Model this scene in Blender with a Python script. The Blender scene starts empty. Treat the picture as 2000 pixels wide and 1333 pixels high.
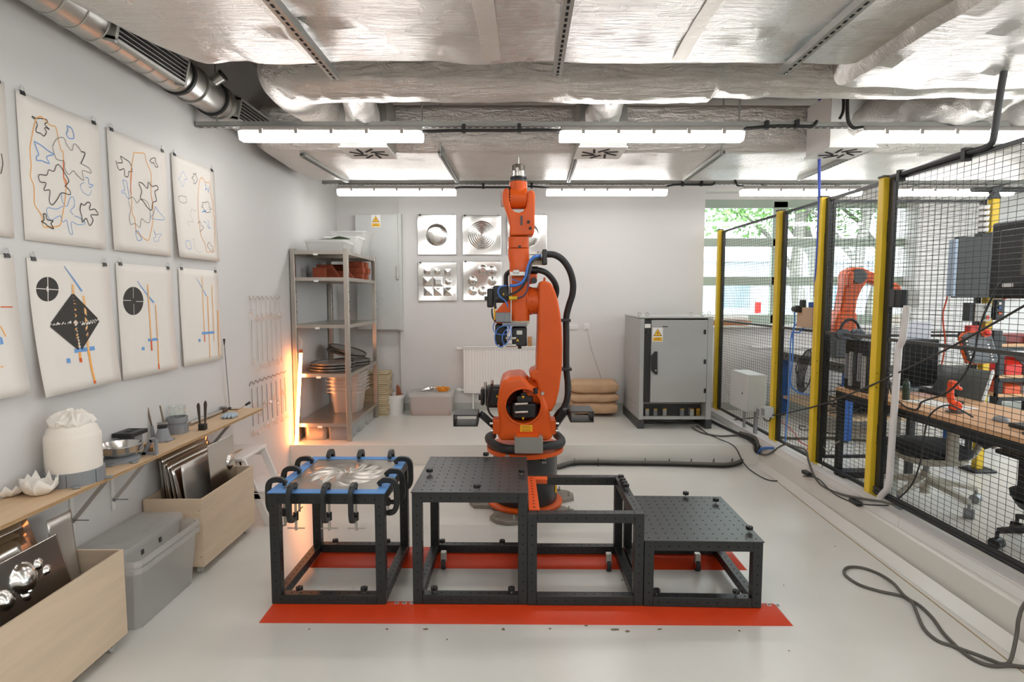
import bpy, bmesh, math, random
from mathutils import Vector, Matrix
R = random.Random(7)
PI = math.pi
sc = bpy.context.scene
C = sc.collection

# ---------------------------------------------------------------- camera, world, exposure
F_PX, CAM_H = 1120.0, 1.65
PITCH = math.atan(86.5 / F_PX); YAW = math.atan(-3 / F_PX)
cd = bpy.data.cameras.new('camera'); cam = bpy.data.objects.new('camera', cd); C.objects.link(cam)
cd.sensor_fit = 'HORIZONTAL'; cd.sensor_width = 36.0; cd.lens = 36.0 * F_PX / 2000.0
cd.clip_start = 0.05; cd.clip_end = 200
cam.location = (0, 0, CAM_H); cam.rotation_euler = (PI / 2 - PITCH, 0, YAW)
sc.camera = cam
sc.view_settings.view_transform = 'Standard'; sc.view_settings.look = 'None'
sc.view_settings.gamma = 1.0; sc.view_settings.use_curve_mapping = False
sc.view_settings.exposure = 0.52
LAMP_W = 14.0          # luminaire diffuser radiance
SKY_W = 5.5
TUBE_W = 32.0
w = bpy.data.worlds.new('world'); sc.world = w; w.use_nodes = True
w.node_tree.nodes['Background'].inputs[0].default_value = (0.86, 0.94, 1.0, 1)
w.node_tree.nodes['Background'].inputs[1].default_value = SKY_W
sc.cycles.max_bounces = 8; sc.cycles.diffuse_bounces = 4; sc.cycles.glossy_bounces = 4
sc.cycles.transparent_max_bounces = 16; sc.cycles.transmission_bounces = 6
sc.cycles.caustics_reflective = False; sc.cycles.caustics_refractive = False
sc.cycles.sample_clamp_indirect = 6.0

# ---------------------------------------------------------------- pixel of the photograph -> point on a real plane
_c, _s = math.cos(PITCH), math.sin(PITCH); _cy, _sy = math.cos(YAW), math.sin(YAW)
def at(u, v, x=None, y=None, z=None):
    a = (u - 1000) / F_PX; b = -(v - 666.5) / F_PX
    yy = _c + b * _s; zz = -_s + b * _c
    d = Vector((a * _cy - yy * _sy, a * _sy + yy * _cy, zz))
    t = x / d.x if x is not None else (y / d.y if y is not None else (z - CAM_H) / d.z)
    return Vector((d.x * t, d.y * t, CAM_H + d.z * t))

# ---------------------------------------------------------------- materials
def lin(h):
    if isinstance(h, (tuple, list)): return tuple(h)
    v = [int(h[i:i + 2], 16) / 255 for i in (0, 2, 4)]
    return tuple(x / 12.92 if x <= .04045 else ((x + .055) / 1.055) ** 2.4 for x in v)
MATS = {}
def mat(name, col, rough=.5, metal=0., var=0., vscale=6., bump=0., bscale=40., emit=0., coat=0., trans=0., alpha=1., spec=.5, bdist=.002, stretch=None, detail=4):
    if name in MATS: return MATS[name]
    m = bpy.data.materials.new(name); m.use_nodes = True; MATS[name] = m
    nt = m.node_tree; b = nt.nodes['Principled BSDF']; c = lin(col)
    b.inputs['Base Color'].default_value = (*c, 1); b.inputs['Roughness'].default_value = rough
    b.inputs['Metallic'].default_value = metal; b.inputs['Specular IOR Level'].default_value = spec
    if coat: b.inputs['Coat Weight'].default_value = coat; b.inputs['Coat Roughness'].default_value = .15
    if trans: b.inputs['Transmission Weight'].default_value = trans
    if alpha < 1: b.inputs['Alpha'].default_value = alpha
    if emit: b.inputs['Emission Color'].default_value = (*c, 1); b.inputs['Emission Strength'].default_value = emit
    if var or bump:
        tc = nt.nodes.new('ShaderNodeTexCoord'); src = tc.outputs['Object']
        if stretch:
            mp = nt.nodes.new('ShaderNodeMapping'); mp.inputs['Scale'].default_value = stretch
            nt.links.new(src, mp.inputs['Vector']); src = mp.outputs['Vector']
    if var:
        n = nt.nodes.new('ShaderNodeTexNoise'); n.inputs['Scale'].default_value = vscale; n.inputs['Detail'].default_value = detail
        nt.links.new(src, n.inputs['Vector'])
        r = nt.nodes.new('ShaderNodeValToRGB'); r.color_ramp.elements[0].position = .3; r.color_ramp.elements[1].position = .7
        r.color_ramp.elements[0].color = (*[max(0, x * (1 - var)) for x in c], 1); r.color_ramp.elements[1].color = (*[min(1, x * (1 + var)) for x in c], 1)
        nt.links.new(n.outputs['Fac'], r.inputs['Fac']); nt.links.new(r.outputs['Color'], b.inputs['Base Color'])
    if bump:
        n = nt.nodes.new('ShaderNodeTexNoise'); n.inputs['Scale'].default_value = bscale; n.inputs['Detail'].default_value = 5
        nt.links.new(src, n.inputs['Vector'])
        bp = nt.nodes.new('ShaderNodeBump'); bp.inputs['Strength'].default_value = bump; bp.inputs['Distance'].default_value = bdist
        nt.links.new(n.outputs['Fac'], bp.inputs['Height']); nt.links.new(bp.outputs['Normal'], b.inputs['Normal'])
    return m
def glassmat(name, tint=(1, 1, 1), rough=.0, k=.9, milky=0.):
    """clear sheet: see-through with a mirror reflection at grazing angles, optionally milky"""
    m = bpy.data.materials.new(name); m.use_nodes = True; nt = m.node_tree; nt.nodes.clear()
    o = nt.nodes.new('ShaderNodeOutputMaterial'); t = nt.nodes.new('ShaderNodeBsdfTransparent'); g = nt.nodes.new('ShaderNodeBsdfGlossy')
    t.inputs[0].default_value = (*tint, 1); g.inputs['Roughness'].default_value = rough
    lw = nt.nodes.new('ShaderNodeLayerWeight'); pw = nt.nodes.new('ShaderNodeMath'); pw.operation = 'POWER'; pw.inputs[1].default_value = 4; nt.links.new(lw.outputs['Facing'], pw.inputs[0])
    f = nt.nodes.new('ShaderNodeMath'); f.operation = 'MULTIPLY_ADD'; f.inputs[1].default_value = .6; f.inputs[2].default_value = .04; nt.links.new(pw.outputs[0], f.inputs[0])
    mx = nt.nodes.new('ShaderNodeMixShader'); nt.links.new(f.outputs[0], mx.inputs[0]); nt.links.new(t.outputs[0], mx.inputs[1]); nt.links.new(g.outputs[0], mx.inputs[2])
    last = mx
    if milky:
        d = nt.nodes.new('ShaderNodeBsdfDiffuse'); d.inputs[0].default_value = (.97, .96, .94, 1)
        tr = nt.nodes.new('ShaderNodeBsdfTranslucent'); tr.inputs[0].default_value = (.97, .96, .94, 1)
        a = nt.nodes.new('ShaderNodeMixShader'); a.inputs[0].default_value = .5; nt.links.new(d.outputs[0], a.inputs[1]); nt.links.new(tr.outputs[0], a.inputs[2])
        m2 = nt.nodes.new('ShaderNodeMixShader'); m2.inputs[0].default_value = milky
        nt.links.new(mx.outputs[0], m2.inputs[1]); nt.links.new(a.outputs[0], m2.inputs[2]); last = m2
    nt.links.new(last.outputs[0], o.inputs[0]); MATS[name] = m
    return m
def foilmat(name, col, rough, s1, s2, strength, stretch=(1, 1, 1)):
    """crinkled aluminium foil: metal with a creased relief"""
    m = bpy.data.materials.new(name); m.use_nodes = True; nt = m.node_tree; b = nt.nodes['Principled BSDF']
    b.inputs['Metallic'].default_value = .8
    tc = nt.nodes.new('ShaderNodeTexCoord'); mp = nt.nodes.new('ShaderNodeMapping'); mp.inputs['Scale'].default_value = stretch
    nt.links.new(tc.outputs['Object'], mp.inputs['Vector'])
    n0 = nt.nodes.new('ShaderNodeTexNoise'); n0.inputs['Scale'].default_value = 2.0; n0.inputs['Detail'].default_value = 3; nt.links.new(mp.outputs['Vector'], n0.inputs['Vector'])
    n1 = nt.nodes.new('ShaderNodeTexNoise'); n1.inputs['Scale'].default_value = s1; n1.inputs['Detail'].default_value = 9; n1.inputs['Roughness'].default_value = .62; n1.inputs['Distortion'].default_value = 1.2; nt.links.new(mp.outputs['Vector'], n1.inputs['Vector'])
    mp2 = nt.nodes.new('ShaderNodeMapping'); mp2.inputs['Scale'].default_value = (.6, 7, 3); mp2.inputs['Rotation'].default_value = (0, 0, .15); nt.links.new(tc.outputs['Object'], mp2.inputs['Vector'])
    n2 = nt.nodes.new('ShaderNodeTexNoise'); n2.inputs['Scale'].default_value = s2; n2.inputs['Detail'].default_value = 8; n2.inputs['Roughness'].default_value = .6; n2.inputs['Distortion'].default_value = .6
    nt.links.new(mp2.outputs['Vector'], n2.inputs['Vector'])
    ad = nt.nodes.new('ShaderNodeMath'); ad.operation = 'ADD'; nt.links.new(n1.outputs['Fac'], ad.inputs[0]); nt.links.new(n2.outputs['Fac'], ad.inputs[1])
    bp = nt.nodes.new('ShaderNodeBump'); bp.inputs['Strength'].default_value = strength; bp.inputs['Distance'].default_value = .03
    nt.links.new(ad.outputs[0], bp.inputs['Height']); nt.links.new(bp.outputs['Normal'], b.inputs['Normal'])
    c = lin(col); r = nt.nodes.new('ShaderNodeValToRGB'); r.color_ramp.elements[0].position = .35; r.color_ramp.elements[1].position = .65
    r.color_ramp.elements[0].color = (*[x * .88 for x in c], 1); r.color_ramp.elements[1].color = (*c, 1)
    nt.links.new(n0.outputs['Fac'], r.inputs['Fac']); nt.links.new(r.outputs['Color'], b.inputs['Base Color'])
    r2 = nt.nodes.new('ShaderNodeMapRange'); r2.inputs[3].default_value = rough; r2.inputs[4].default_value = rough + .2
    nt.links.new(n0.outputs['Fac'], r2.inputs[0]); nt.links.new(r2.outputs[0], b.inputs['Roughness'])
    MATS[name] = m
    return m

WALL = mat('white_wall_paint', 'd3d0cd', .75, var=.015, vscale=1.2, bump=.15, bscale=160, bdist=.001)
FLOOR = mat('pale_resin_floor', 'dad7cf', .28, var=.035, vscale=2.2, bump=.05, bscale=220, bdist=.0006)
CEIL = mat('grey_slab', 'b4aaa1', .8, var=.08, vscale=2)
FOIL = foilmat('foil_wrap', 'dfdbd6', .17, 11, 7, .42, (1, 1, 1))
FOIL2 = foilmat('foil_wrap_fine', 'dad5cf', .27, 14, 9, .75)
FOIL3 = foilmat('foil_flexible', 'ece8e4', .18, 12, 30, .8)
WRAP = mat('matte_wrap', 'b0a59c', .6, metal=.2, var=.05, bump=.3, bscale=12, bdist=.01)
GALV = mat('galvanised_steel', 'b9b8b3', .38, metal=.85, var=.08, vscale=14)
ZINC = mat('zinc_strut', 'a3a49f', .45, metal=.6, var=.05, vscale=20)
DARK = mat('dark_void', '151515', .8)
WHITEP = mat('white_plastic', 'e2e0dc', .4)
LIGHTP = mat('lamp_housing', 'b9b3ac', .5)
BLACKP = mat('black_plastic', '1b1c1d', .45)
RUBBER = mat('black_rubber', '232425', .6, bump=.2, bscale=200)
BLKM = mat('black_powder_steel', '1d1f1f', .38, var=.12, vscale=30, bump=.12, bscale=400, bdist=.0004)
BLKPLATE = mat('black_plate_steel', '272828', .33, var=.1, vscale=3, bump=.08, bscale=300, bdist=.0004)
HOLE = mat('hole_black', '040404', .9)
ORANGE = mat('robot_orange', 'd65716', .4, var=.06, vscale=5, bump=.08, bscale=90, bdist=.0006, spec=.35)
ORANGE2 = mat('bright_orange', 'ee6224', .4)
RED = mat('signal_red_paint', 'c93a10', .4, var=.05, vscale=6)
YELLOW = mat('fence_yellow', 'e8c331', .38, var=.03)
GREYC = mat('cabinet_grey', 'a9aaa7', .45, var=.02, bump=.1, bscale=300, bdist=.0003)
GREYL = mat('light_grey_enamel', 'bfc0bc', .42, var=.02)
DGREY = mat('dark_grey', '3a3b3c', .45)
MGREY = mat('mid_grey_plastic', '85878a', .5)
STEEL = mat('brushed_steel', 'bdb6ad', .3, metal=.9, var=.06, vscale=9, bump=.08, bscale=120, stretch=(1, 8, 1))
SHEET = mat('mirror_sheet', 'd8d5d0', .2, metal=1., var=.04, vscale=3, bump=.12, bscale=5, bdist=.01)
ALU = mat('satin_aluminium', 'd2cec8', .36, metal=.9, var=.05, vscale=5, bump=.1, bscale=30, bdist=.001)
PLY = mat('plywood_face', 'd3bda2', .55, var=.06, vscale=3, stretch=(1, 1, 8), bump=.05, bscale=30)
PLYH = mat('plywood_shelf', 'cfb18e', .5, var=.07, vscale=4, stretch=(8, 1, 1), bump=.05, bscale=30)
PLYE = mat('plywood_edge', 'a9875f', .6, var=.2, vscale=90, stretch=(.2, .2, 3))
PAPER = mat('drawing_paper', 'e6dfd6', .8, var=.01)
INKK = mat('black_ink', '3a3733', .8); INKB = mat('blue_ink', '6f9fd6', .8); INKO = mat('orange_ink', 'f2ac58', .8); INKR = mat('red_orange_ink', 'dc5a1e', .8); INKG = mat('grey_ink', '7d7974', .8); INKY = mat('pale_orange_ink', 'eebb80', .8)
CLEAR = glassmat('clear_plastic', (.95, .95, .95), .1, milky=.25)
CLEAR2 = glassmat('frosted_plastic', (.95, .95, .95), .15, milky=.5)
PANE = glassmat('window_glass', (.97, .99, .98), 0)
BLUET = mat('blue_tape', '5f93cf', .6, bump=.2, bscale=60)
BLUEC = mat('blue_cable', '3c74c4', .4)
CABLE = mat('grey_cable', '57544d', .5); CABLEK = mat('black_cable', '262626', .5)
PLASTER = mat('plaster', 'e6dfd5', .85, var=.03, bump=.3, bscale=60, bdist=.003)
BRICK = mat('red_brick', '9a4a2e', .8, var=.15, vscale=25, bump=.4, bscale=90)
KRAFT = mat('kraft_paper', 'c2a07e', .75, var=.08, vscale=7, bump=.3, bscale=16, bdist=.01)
CARD = mat('cardboard', 'c3a288', .8, var=.03)
YELLST = mat('yellow_sticker', 'f0b81e', .5); WHITEST = mat('white_sticker', 'eceae6', .5); BLKST = mat('black_print', '1a1a1a', .6)
REDP = mat('red_plastic', 'd4281c', .4); GREENP = mat('green_plastic', '2f8f55', .4)
WOOD = mat('desk_wood', 'd2a377', .45, var=.08, vscale=5, stretch=(6, 1, 1))
FABRIC = mat('black_fabric', '26282b', .9, bump=.3, bscale=500, bdist=.0005)
LAMP = mat('lamp_diffuser', (1, .99, .98), .5, emit=LAMP_W)
TUBE = mat('orange_led_tube', (1, .32, .09), .5, emit=TUBE_W)

# ---------------------------------------------------------------- mesh helpers
class M:
    def __init__(s): s.v = []; s.f = []
    def add(s, vs, fs):
        n = len(s.v); s.v += [tuple(p) for p in vs]; s.f += [tuple(i + n for i in f) for f in fs]; return s
    def box(s, x0, x1, y0, y1, z0, z1):
        vs = [(x, y, z) for z in (z0, z1) for y in (y0, y1) for x in (x0, x1)]
        return s.add(vs, [(0, 2, 3, 1), (4, 5, 7, 6), (0, 1, 5, 4), (1, 3, 7, 5), (3, 2, 6, 7), (2, 0, 4, 6)])
    def obox(s, c, size, rot=None):
        c = Vector(c); h = [q / 2 for q in size]; rot = rot or Matrix.Identity(3)
        vs = [c + rot @ Vector((a * h[0], b * h[1], d * h[2])) for d in (-1, 1) for b in (-1, 1) for a in (-1, 1)]
        return s.add(vs, [(0, 2, 3, 1), (4, 5, 7, 6), (0, 1, 5, 4), (1, 3, 7, 5), (3, 2, 6, 7), (2, 0, 4, 6)])
    def beam(s, p0, p1, wd, ht, up=(0, 0, 1)):
        p0, p1 = Vector(p0), Vector(p1); d = (p1 - p0); L = d.length; d.normalize(); up = Vector(up)
        if abs(d.dot(up)) > .98: up = Vector((0, 1, 0))
        a = d.cross(up).normalized(); b = a.cross(d)
        rot = Matrix((a, d, b)).transposed()
        return s.obox((p0 + p1) / 2, (wd, L, ht), rot)
    def rings(s, rs, cap=True, close=False):
        n = len(rs[0]); base = len(s.v); vs = [p for r in rs for p in r]; fs = []
        K = len(rs)
        for i in range(K if close else K - 1):
            j = (i + 1) % K
            for k in range(n):
                l = (k + 1) % n; fs.append((i * n + k, i * n + l, j * n + l, j * n + k))
        if cap and not close: fs.append(tuple(range(n - 1, -1, -1))); fs.append(tuple((K - 1) * n + k for k in range(n)))
        return s.add(vs, fs)
    def tube(s, pts, r, n=8, close=False, smooth=0, cap=True):
        pts = [Vector(p) for p in pts]
        n0 = len(pts)
        if smooth: pts = cat(pts, smooth, close)
        if smooth and isinstance(r, (list, tuple)):
            q = [i * (n0 - 1) / (len(pts) - 1) for i in range(len(pts))]; r = [r[int(a)] + (r[min(int(a) + 1, n0 - 1)] - r[int(a)]) * (a - int(a)) for a in q]
        K = len(pts); rs = []; prev = None
        for i, p in enumerate(pts):
            if close: d = pts[(i + 1) % K] - pts[i - 1]
            else: d = pts[min(i + 1, K - 1)] - pts[max(i - 1, 0)]
            if d.length < 1e-9: d = Vector((0, 0, 1))
            d.normalize()
            if prev is None:
                u = Vector((0, 0, 1)) if abs(d.z) < .9 else Vector((1, 0, 0)); a = d.cross(u).normalized()
            else:
                a = prev - d * prev.dot(d)
                a = a.normalized() if a.length > 1e-6 else d.orthogonal().normalized()
            prev = a; b = d.cross(a); rr = r[i] if isinstance(r, (list, tuple)) else r
            rs.append([p + (a * math.cos(2 * PI * k / n) + b * math.sin(2 * PI * k / n)) * rr for k in range(n)])
        return s.rings(rs, cap, close)
    def cyl(s, p0, p1, r0, r1=None, n=16):
        p0, p1 = Vector(p0), Vector(p1); d = (p1 - p0).normalized(); a = d.orthogonal().normalized(); b = d.cross(a)
        if r1 is None: r1 = r0
        return s.rings([[p + (a * math.cos(2 * PI * k / n) + b * math.sin(2 * PI * k / n)) * r for k in range(n)] for p, r in ((p0, r0), (p1, r1))])
    def lathe(s, prof, c=(0, 0, 0), n=24, axis=(0, 0, 1), cap=True):
        c = Vector(c); d = Vector(axis).normalized(); a = d.orthogonal().normalized(); b = d.cross(a)
        return s.rings([[c + d * h + (a * math.cos(2 * PI * k / n) + b * math.sin(2 * PI * k / n)) * max(r, 1e-5) for k in range(n)] for r, h in prof], cap)
    def prism(s, poly, ax, c0, c1):
        """poly in the two other axes (in x,y,z order), extruded along ax from c0 to c1"""
        def P(a, b, c): return {'x': (c, a, b), 'y': (a, c, b), 'z': (a, b, c)}[ax]
        return s.rings([[P(a, b, c) for a, b in poly] for c in (c0, c1)])
    def loft(s, secs, n=24, e=2.6):
        """secs: (cx, cy, cz, rx, ry[, e]) slices square to z"""
        rs = []
        for q in secs:
            cx, cy, cz, rx, ry = q[:5]; ee = q[5] if len(q) > 5 else e; r = []
            for k in range(n):
                t = 2 * PI * k / n; ct, st = math.cos(t), math.sin(t)
                r.append((cx + rx * math.copysign(abs(ct) ** (2 / ee), ct), cy + ry * math.copysign(abs(st) ** (2 / ee), st), cz))
            rs.append(r)
        return s.rings(rs)
    def grid(s, nu, nv, fn, thick=None):
        vs = [fn(i / nu, j / nv) for j in range(nv + 1) for i in range(nu + 1)]
        fs = [(j * (nu + 1) + i, j * (nu + 1) + i + 1, (j + 1) * (nu + 1) + i + 1, (j + 1) * (nu + 1) + i) for j in range(nv) for i in range(nu)]
        return s.add(vs, fs)
    def ball(s, c, r, n=14, m=8, sq=(1, 1, 1)):
        rs = []
        for j in range(m + 1):
            t = -PI / 2 + PI * j / m; rr = max(math.cos(t), 1e-4)
            rs.append([(c[0] + r * sq[0] * rr * math.cos(2 * PI * k / n), c[1] + r * sq[1] * rr * math.sin(2 * PI * k / n), c[2] + r * sq[2] * math.sin(t)) for k in range(n)])
        return s.rings(rs)
def cat(pts, sub, close=False):
    """smooth curve through the points"""
    out = []; K = len(pts)
    for i in range(K if close else K - 1):
        g = (lambda j: pts[j % K]) if close else (lambda j: pts[min(max(j, 0), K - 1)])
        p0, p1, p2, p3 = g(i - 1), g(i), g(i + 1), g(i + 2)
        for k in range(sub):
            t = k / sub
            out.append(.5 * ((2 * p1) + (p2 - p0) * t + (2 * p0 - 5 * p1 + 4 * p2 - p3) * t * t + (3 * p1 - p0 - 3 * p2 + p3) * t ** 3))
    if not close: out.append(pts[-1])
    return out
def rz(a): return Matrix.Rotation(a, 3, 'Z')
def rx(a): return Matrix.Rotation(a, 3, 'X')
def ry(a): return Matrix.Rotation(a, 3, 'Y')

def obj(name, m, material, parent=None, smooth=True, bevel=0., solid=0., kind=None, label=None, seg=2, fixn=True):
    me = bpy.data.meshes.new(name); me.from_pydata(m.v, [], m.f)
    if fixn:
        bm = bmesh.new(); bm.from_mesh(me); bmesh.ops.recalc_face_normals(bm, faces=bm.faces); bm.to_mesh(me); bm.free()
    me.materials.append(material)
    if smooth:
        me.polygons.foreach_set('use_smooth', [True] * len(me.polygons)); me.set_sharp_from_angle(angle=math.radians(38))
    o = bpy.data.objects.new(name, me); C.objects.link(o)
    if parent is not None:
        o.parent = parent; base = parent
        if parent.type == 'EMPTY': o.matrix_parent_inverse = Matrix.Translation(-parent.location)
    if solid:
        md = o.modifiers.new('solid', 'SOLIDIFY'); md.thickness = solid; md.offset = 0
    if bevel:
        md = o.modifiers.new('bevel', 'BEVEL'); md.width = bevel; md.segments = seg; md.limit_method = 'ANGLE'; md.angle_limit = math.radians(40); md.harden_normals = False
    if kind: o['kind'] = kind
    if label: o['label'] = label
    return o
def tag(o, label, cat_, group=None, kind=None):
    o['label'] = label; o['category'] = cat_
    if group: o['group'] = group
    if kind: o['kind'] = kind
    return o
def thing(name, label, cat_, loc=(0, 0, 0), group=None):
    o = bpy.data.objects.new(name, None); o.empty_display_size = .05; C.objects.link(o); o.location = loc
    return tag(o, label, cat_, group)
def struct(name, m, material, parent=None, **k):
    o = obj(name, m, material, parent, **k)
    if parent is None: o['kind'] = 'structure'
    return o
def dup(root, loc=None, rot=None, label=None, group=None):
    def cp(o, par):
        c = o.copy(); C.objects.link(c)
        if par is not None: c.parent = par
        for ch in o.children: cp(ch, c)
        return c
    r = cp(root, None)
    if loc is not None: r.location = loc
    if rot is not None: r.rotation_euler = (0, 0, rot) if not isinstance(rot, tuple) else rot
    if label: r['label'] = label
    if group: r['group'] = group
    return r
def wire(name, pts, r, material, label, cat_='cable', group=None, n=8, smooth=6):
    m = M(); m.tube(pts, r, n=n, smooth=smooth)
    return tag(obj(name, m, material), label, cat_, group)
# ================================================================ SETTING
WX = -2.17            # left wall
YB = 7.26             # back wall
YL = 5.54             # front of the step at the back
ZU = 0.20             # level of the step and of the raised floor on the right
XR = 7.2              # far right wall
m = M(); m.box(WX - .2, 2.6, -2.2, YL + .1, -.2, 0)
floor_o = struct('floor', m, FLOOR)
m = M(); m.box(WX - .2, 2.46, YL, YB + .3, -.2, ZU)
ledge_o = struct('floor_step', m, FLOOR, bevel=.006)
m = M()
m.prism([(2.33, -2.2), (XR + .2, -2.2), (XR + .2, YB + .3), (2.46, YB + .3), (2.45, YL)], 'z', -.2, ZU)
raised_o = struct('floor_raised', m, FLOOR, bevel=.012)
m = M()                                                 # worn seam line of the floor coating
for a, b in (((2.395, 5.3), (2.33, 4.0)), ((2.33, 4.0), (2.29, 3.0)), ((2.29, 3.0), (2.245, 2.2)), ((2.245, 2.2), (2.2, 1.4))):
    m.beam((a[0], a[1], .0008), (b[0], b[1], .0008), .007, .0016)
struct('seam_line', m, mat('seam_ochre', 'a58b66', .7, var=.2, vscale=20), floor_o)
m = M()                                                 # coving filler where floor meets the kerb
for (x0, y0), (x1, y1) in (((2.45, YL), (2.40, 4.0)), ((2.40, 4.0), (2.355, 2.2)), ((2.355, 2.2), (2.33, 1.0))):
    m.add([(x0 - .05, y0, .001), (x1 - .05, y1, .001), (x1 + .012, y1, .05), (x0 + .012, y0, .05), (x0 + .02, y0, 0), (x1 + .02, y1, 0)], [(0, 1, 2, 3), (3, 2, 5, 4)])
struct('coving_strip', m, FLOOR, floor_o)
STAIN = mat('floor_stain', '7a6a55', .7, var=.3, vscale=80)
for k, (u, v, a, b) in enumerate(((604, 1230, 5, 1.6), (756, 1230, 6, 1.8), (832, 1230, 14, 2.2), (983, 1230, 7, 3.2), (1074, 1229, 6, 2), (1145, 1223, 8, 2), (1200, 1231, 20, 3), (1226, 1234, 12, 2.5),
                                 (1288, 1230, 12, 2), (1444, 1233, 5, 1.8), (873, 1250, 5, 2), (690, 1150, 3, 1.2), (1265, 1005, 5, 1.4), (1215, 1134, 4, 1.6), (1531, 1144, 3, 1), (1632, 1068, 3, 1), (1541, 1272, 4, 1.2), (1430, 1043, 3, 1))):
    p = at(u, v, z=0); s = p.y / 1120
    m = M(); n = 12; vs = []
    for q in range(n):
        j = R.uniform(.6, 1.15); vs.append((p.x + a * s * .5 * j * math.cos(2 * PI * q / n), p.y + b * s * 1.6 * j * math.sin(2 * PI * q / n), .0012))
    vs += [(x, y, .0002) for x, y, z in vs]
    m.add(vs, [tuple(range(n))] + [(q, (q + 1) % n, n + (q + 1) % n, n + q) for q in range(n)])
    struct('floor_stain', m, STAIN, floor_o)
# walls
m = M(); m.box(WX - .2, WX, -2.4, YB + .3, -.2, 3.6); wl = struct('wall_left', m, WALL)
wx0, wx1 = 2.42, 5.12       # window opening
wz0, wz1 = 1.26, 2.98
m = M()
m.box(WX, wx0, YB, YB + .45, -.2, 3.6)
m.box(wx0, wx1, YB, YB + .45, -.2, wz0); m.box(wx0, wx1, YB, YB + .45, wz1, 3.6); m.box(wx1, XR, YB, YB + .45, -.2, 3.6)
wb = struct('wall_back', m, WALL)
m = M(); m.box(-1.39, 2.42, YB - .035, YB, ZU, 3.6); struct('wall_panel', m, WALL, wb)
BASEB = mat('grey_baseboard', 'aeb0a8', .5)
m = M(); m.box(WX, 2.42, YB - .045, YB - .033, ZU, ZU + .1); bb = struct('baseboard_back', m, BASEB)
m = M(); m.box(2.42, XR, YB - .012, YB, ZU, ZU + .1); struct('baseboard_right', m, BASEB)
m = M(); m.box(WX - .2, XR + .2, -2.4, -2.2, -.2, 3.6); struct('wall_front', m, WALL)
m = M()
m.box(XR, XR + .2, -2.4, YB + .4, -.2, .8); m.box(XR, XR + .2, -2.4, YB + .4, 3.1, 3.6)
m.box(XR, XR + .2, -2.4, .3, .8, 3.1); m.box(XR, XR + .2, 3.4, 3.7, .8, 3.1); m.box(XR, XR + .2, 6.9, YB + .4, .8, 3.1)
struct('wall_right', m, WALL)
m = M(); m.box(WX - .2, XR + .2, -2.4, YB + .5, 3.6, 3.8); struct('ceiling', m, CEIL)
# side windows of the right wall
WFR = mat('window_frame_green', '9aa698', .5)
def window(name, frame_rects, pane_rects, y0, y1, axis='y'):
    m = M()
    for a0, a1, b0, b1 in frame_rects:
        m.box(a0, a1, y0, y1, b0, b1) if axis == 'y' else m.box(y0, y1, a0, a1, b0, b1)
    fr = struct(name, m, WFR, bevel=.006)
    for a0, a1, b0, b1 in pane_rects:
        m = M(); c = (y0 + y1) / 2
        m.box(a0, a1, c - .006, c + .006, b0, b1) if axis == 'y' else m.box(c - .006, c + .006, a0, a1, b0, b1)
        struct('pane', m, PANE, fr)
    return fr
YW = YB + .28
def wp(u, v): p = at(u, v, y=YW); return p.x, p.z
xs = [wp(u, 500)[0] for u in (1372, 1506, 1534, 1595, 1628, 1710, 1742, 1771, 1790)]
zt = wp(1500, 394)[1]; zr = [wp(1500, v)[1] for v in (407, 466, 482, 541, 558, 615, 632)]
xl = 2.44; xe = xs[-1]
fr = [(xl - .02, xe, zr[0], zt + .02), (xl - .02, xe, zr[2], zr[1]), (xl - .02, xe, zr[4], zr[3]), (xl - .02, xe, zr[6] - .06, zr[5]), (xl - .02, xl + .02, zr[6], zt), (xe - .12, xe, zr[6], zt)]
cols = [(xl + .02, xs[1]), (xs[2], xs[3]), (xs[4], xs[5]), (xs[6], xe - .12)]
for a, b in zip(cols[:-1], cols[1:]): fr.append((a[1], b[0], zr[6], zt))
pn = []
for a, b in cols:
    for z1, z0 in ((zr[0], zr[1]), (zr[2], zr[3]), (zr[4], zr[5])): pn.append((a, b, z0, z1))
window('window_1', fr, pn, YW - .03, YW + .03)
m = M(); m.box(xe - .005, wx1 + .01, YW - .02, YW + .1, wz0, wz1 + .01); m.box(wx0, xe, YW - .02, YW + .1, zt + .015, wz1 + .01); m.box(wx0, wx1, YW - .02, YW + .1, wz0 - .02, zr[6] - .05)
struct('window_surround', m, WALL, wb)
m = M(); m.box(wx0 - .0, wx1 + .02, YB - .06, YB + .27, wz0, wz0 + .03); struct('trim_1', m, WHITEP, bevel=.006)
for k, (a, b) in enumerate(((.3, 3.4), (3.7, 6.9))):
    mid = (a + b) / 2
    window('window_%d' % (k + 2), [(a, b, 3.04, 3.1), (a, b, .8, .86), (a, a + .06, .8, 3.1), (b - .06, b, .8, 3.1), (mid - .04, mid + .04, .8, 3.1)], [(a + .06, mid - .04, .86, 3.04), (mid + .04, b - .06, .86, 3.04)], XR + .07, XR + .13, 'x')

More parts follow.
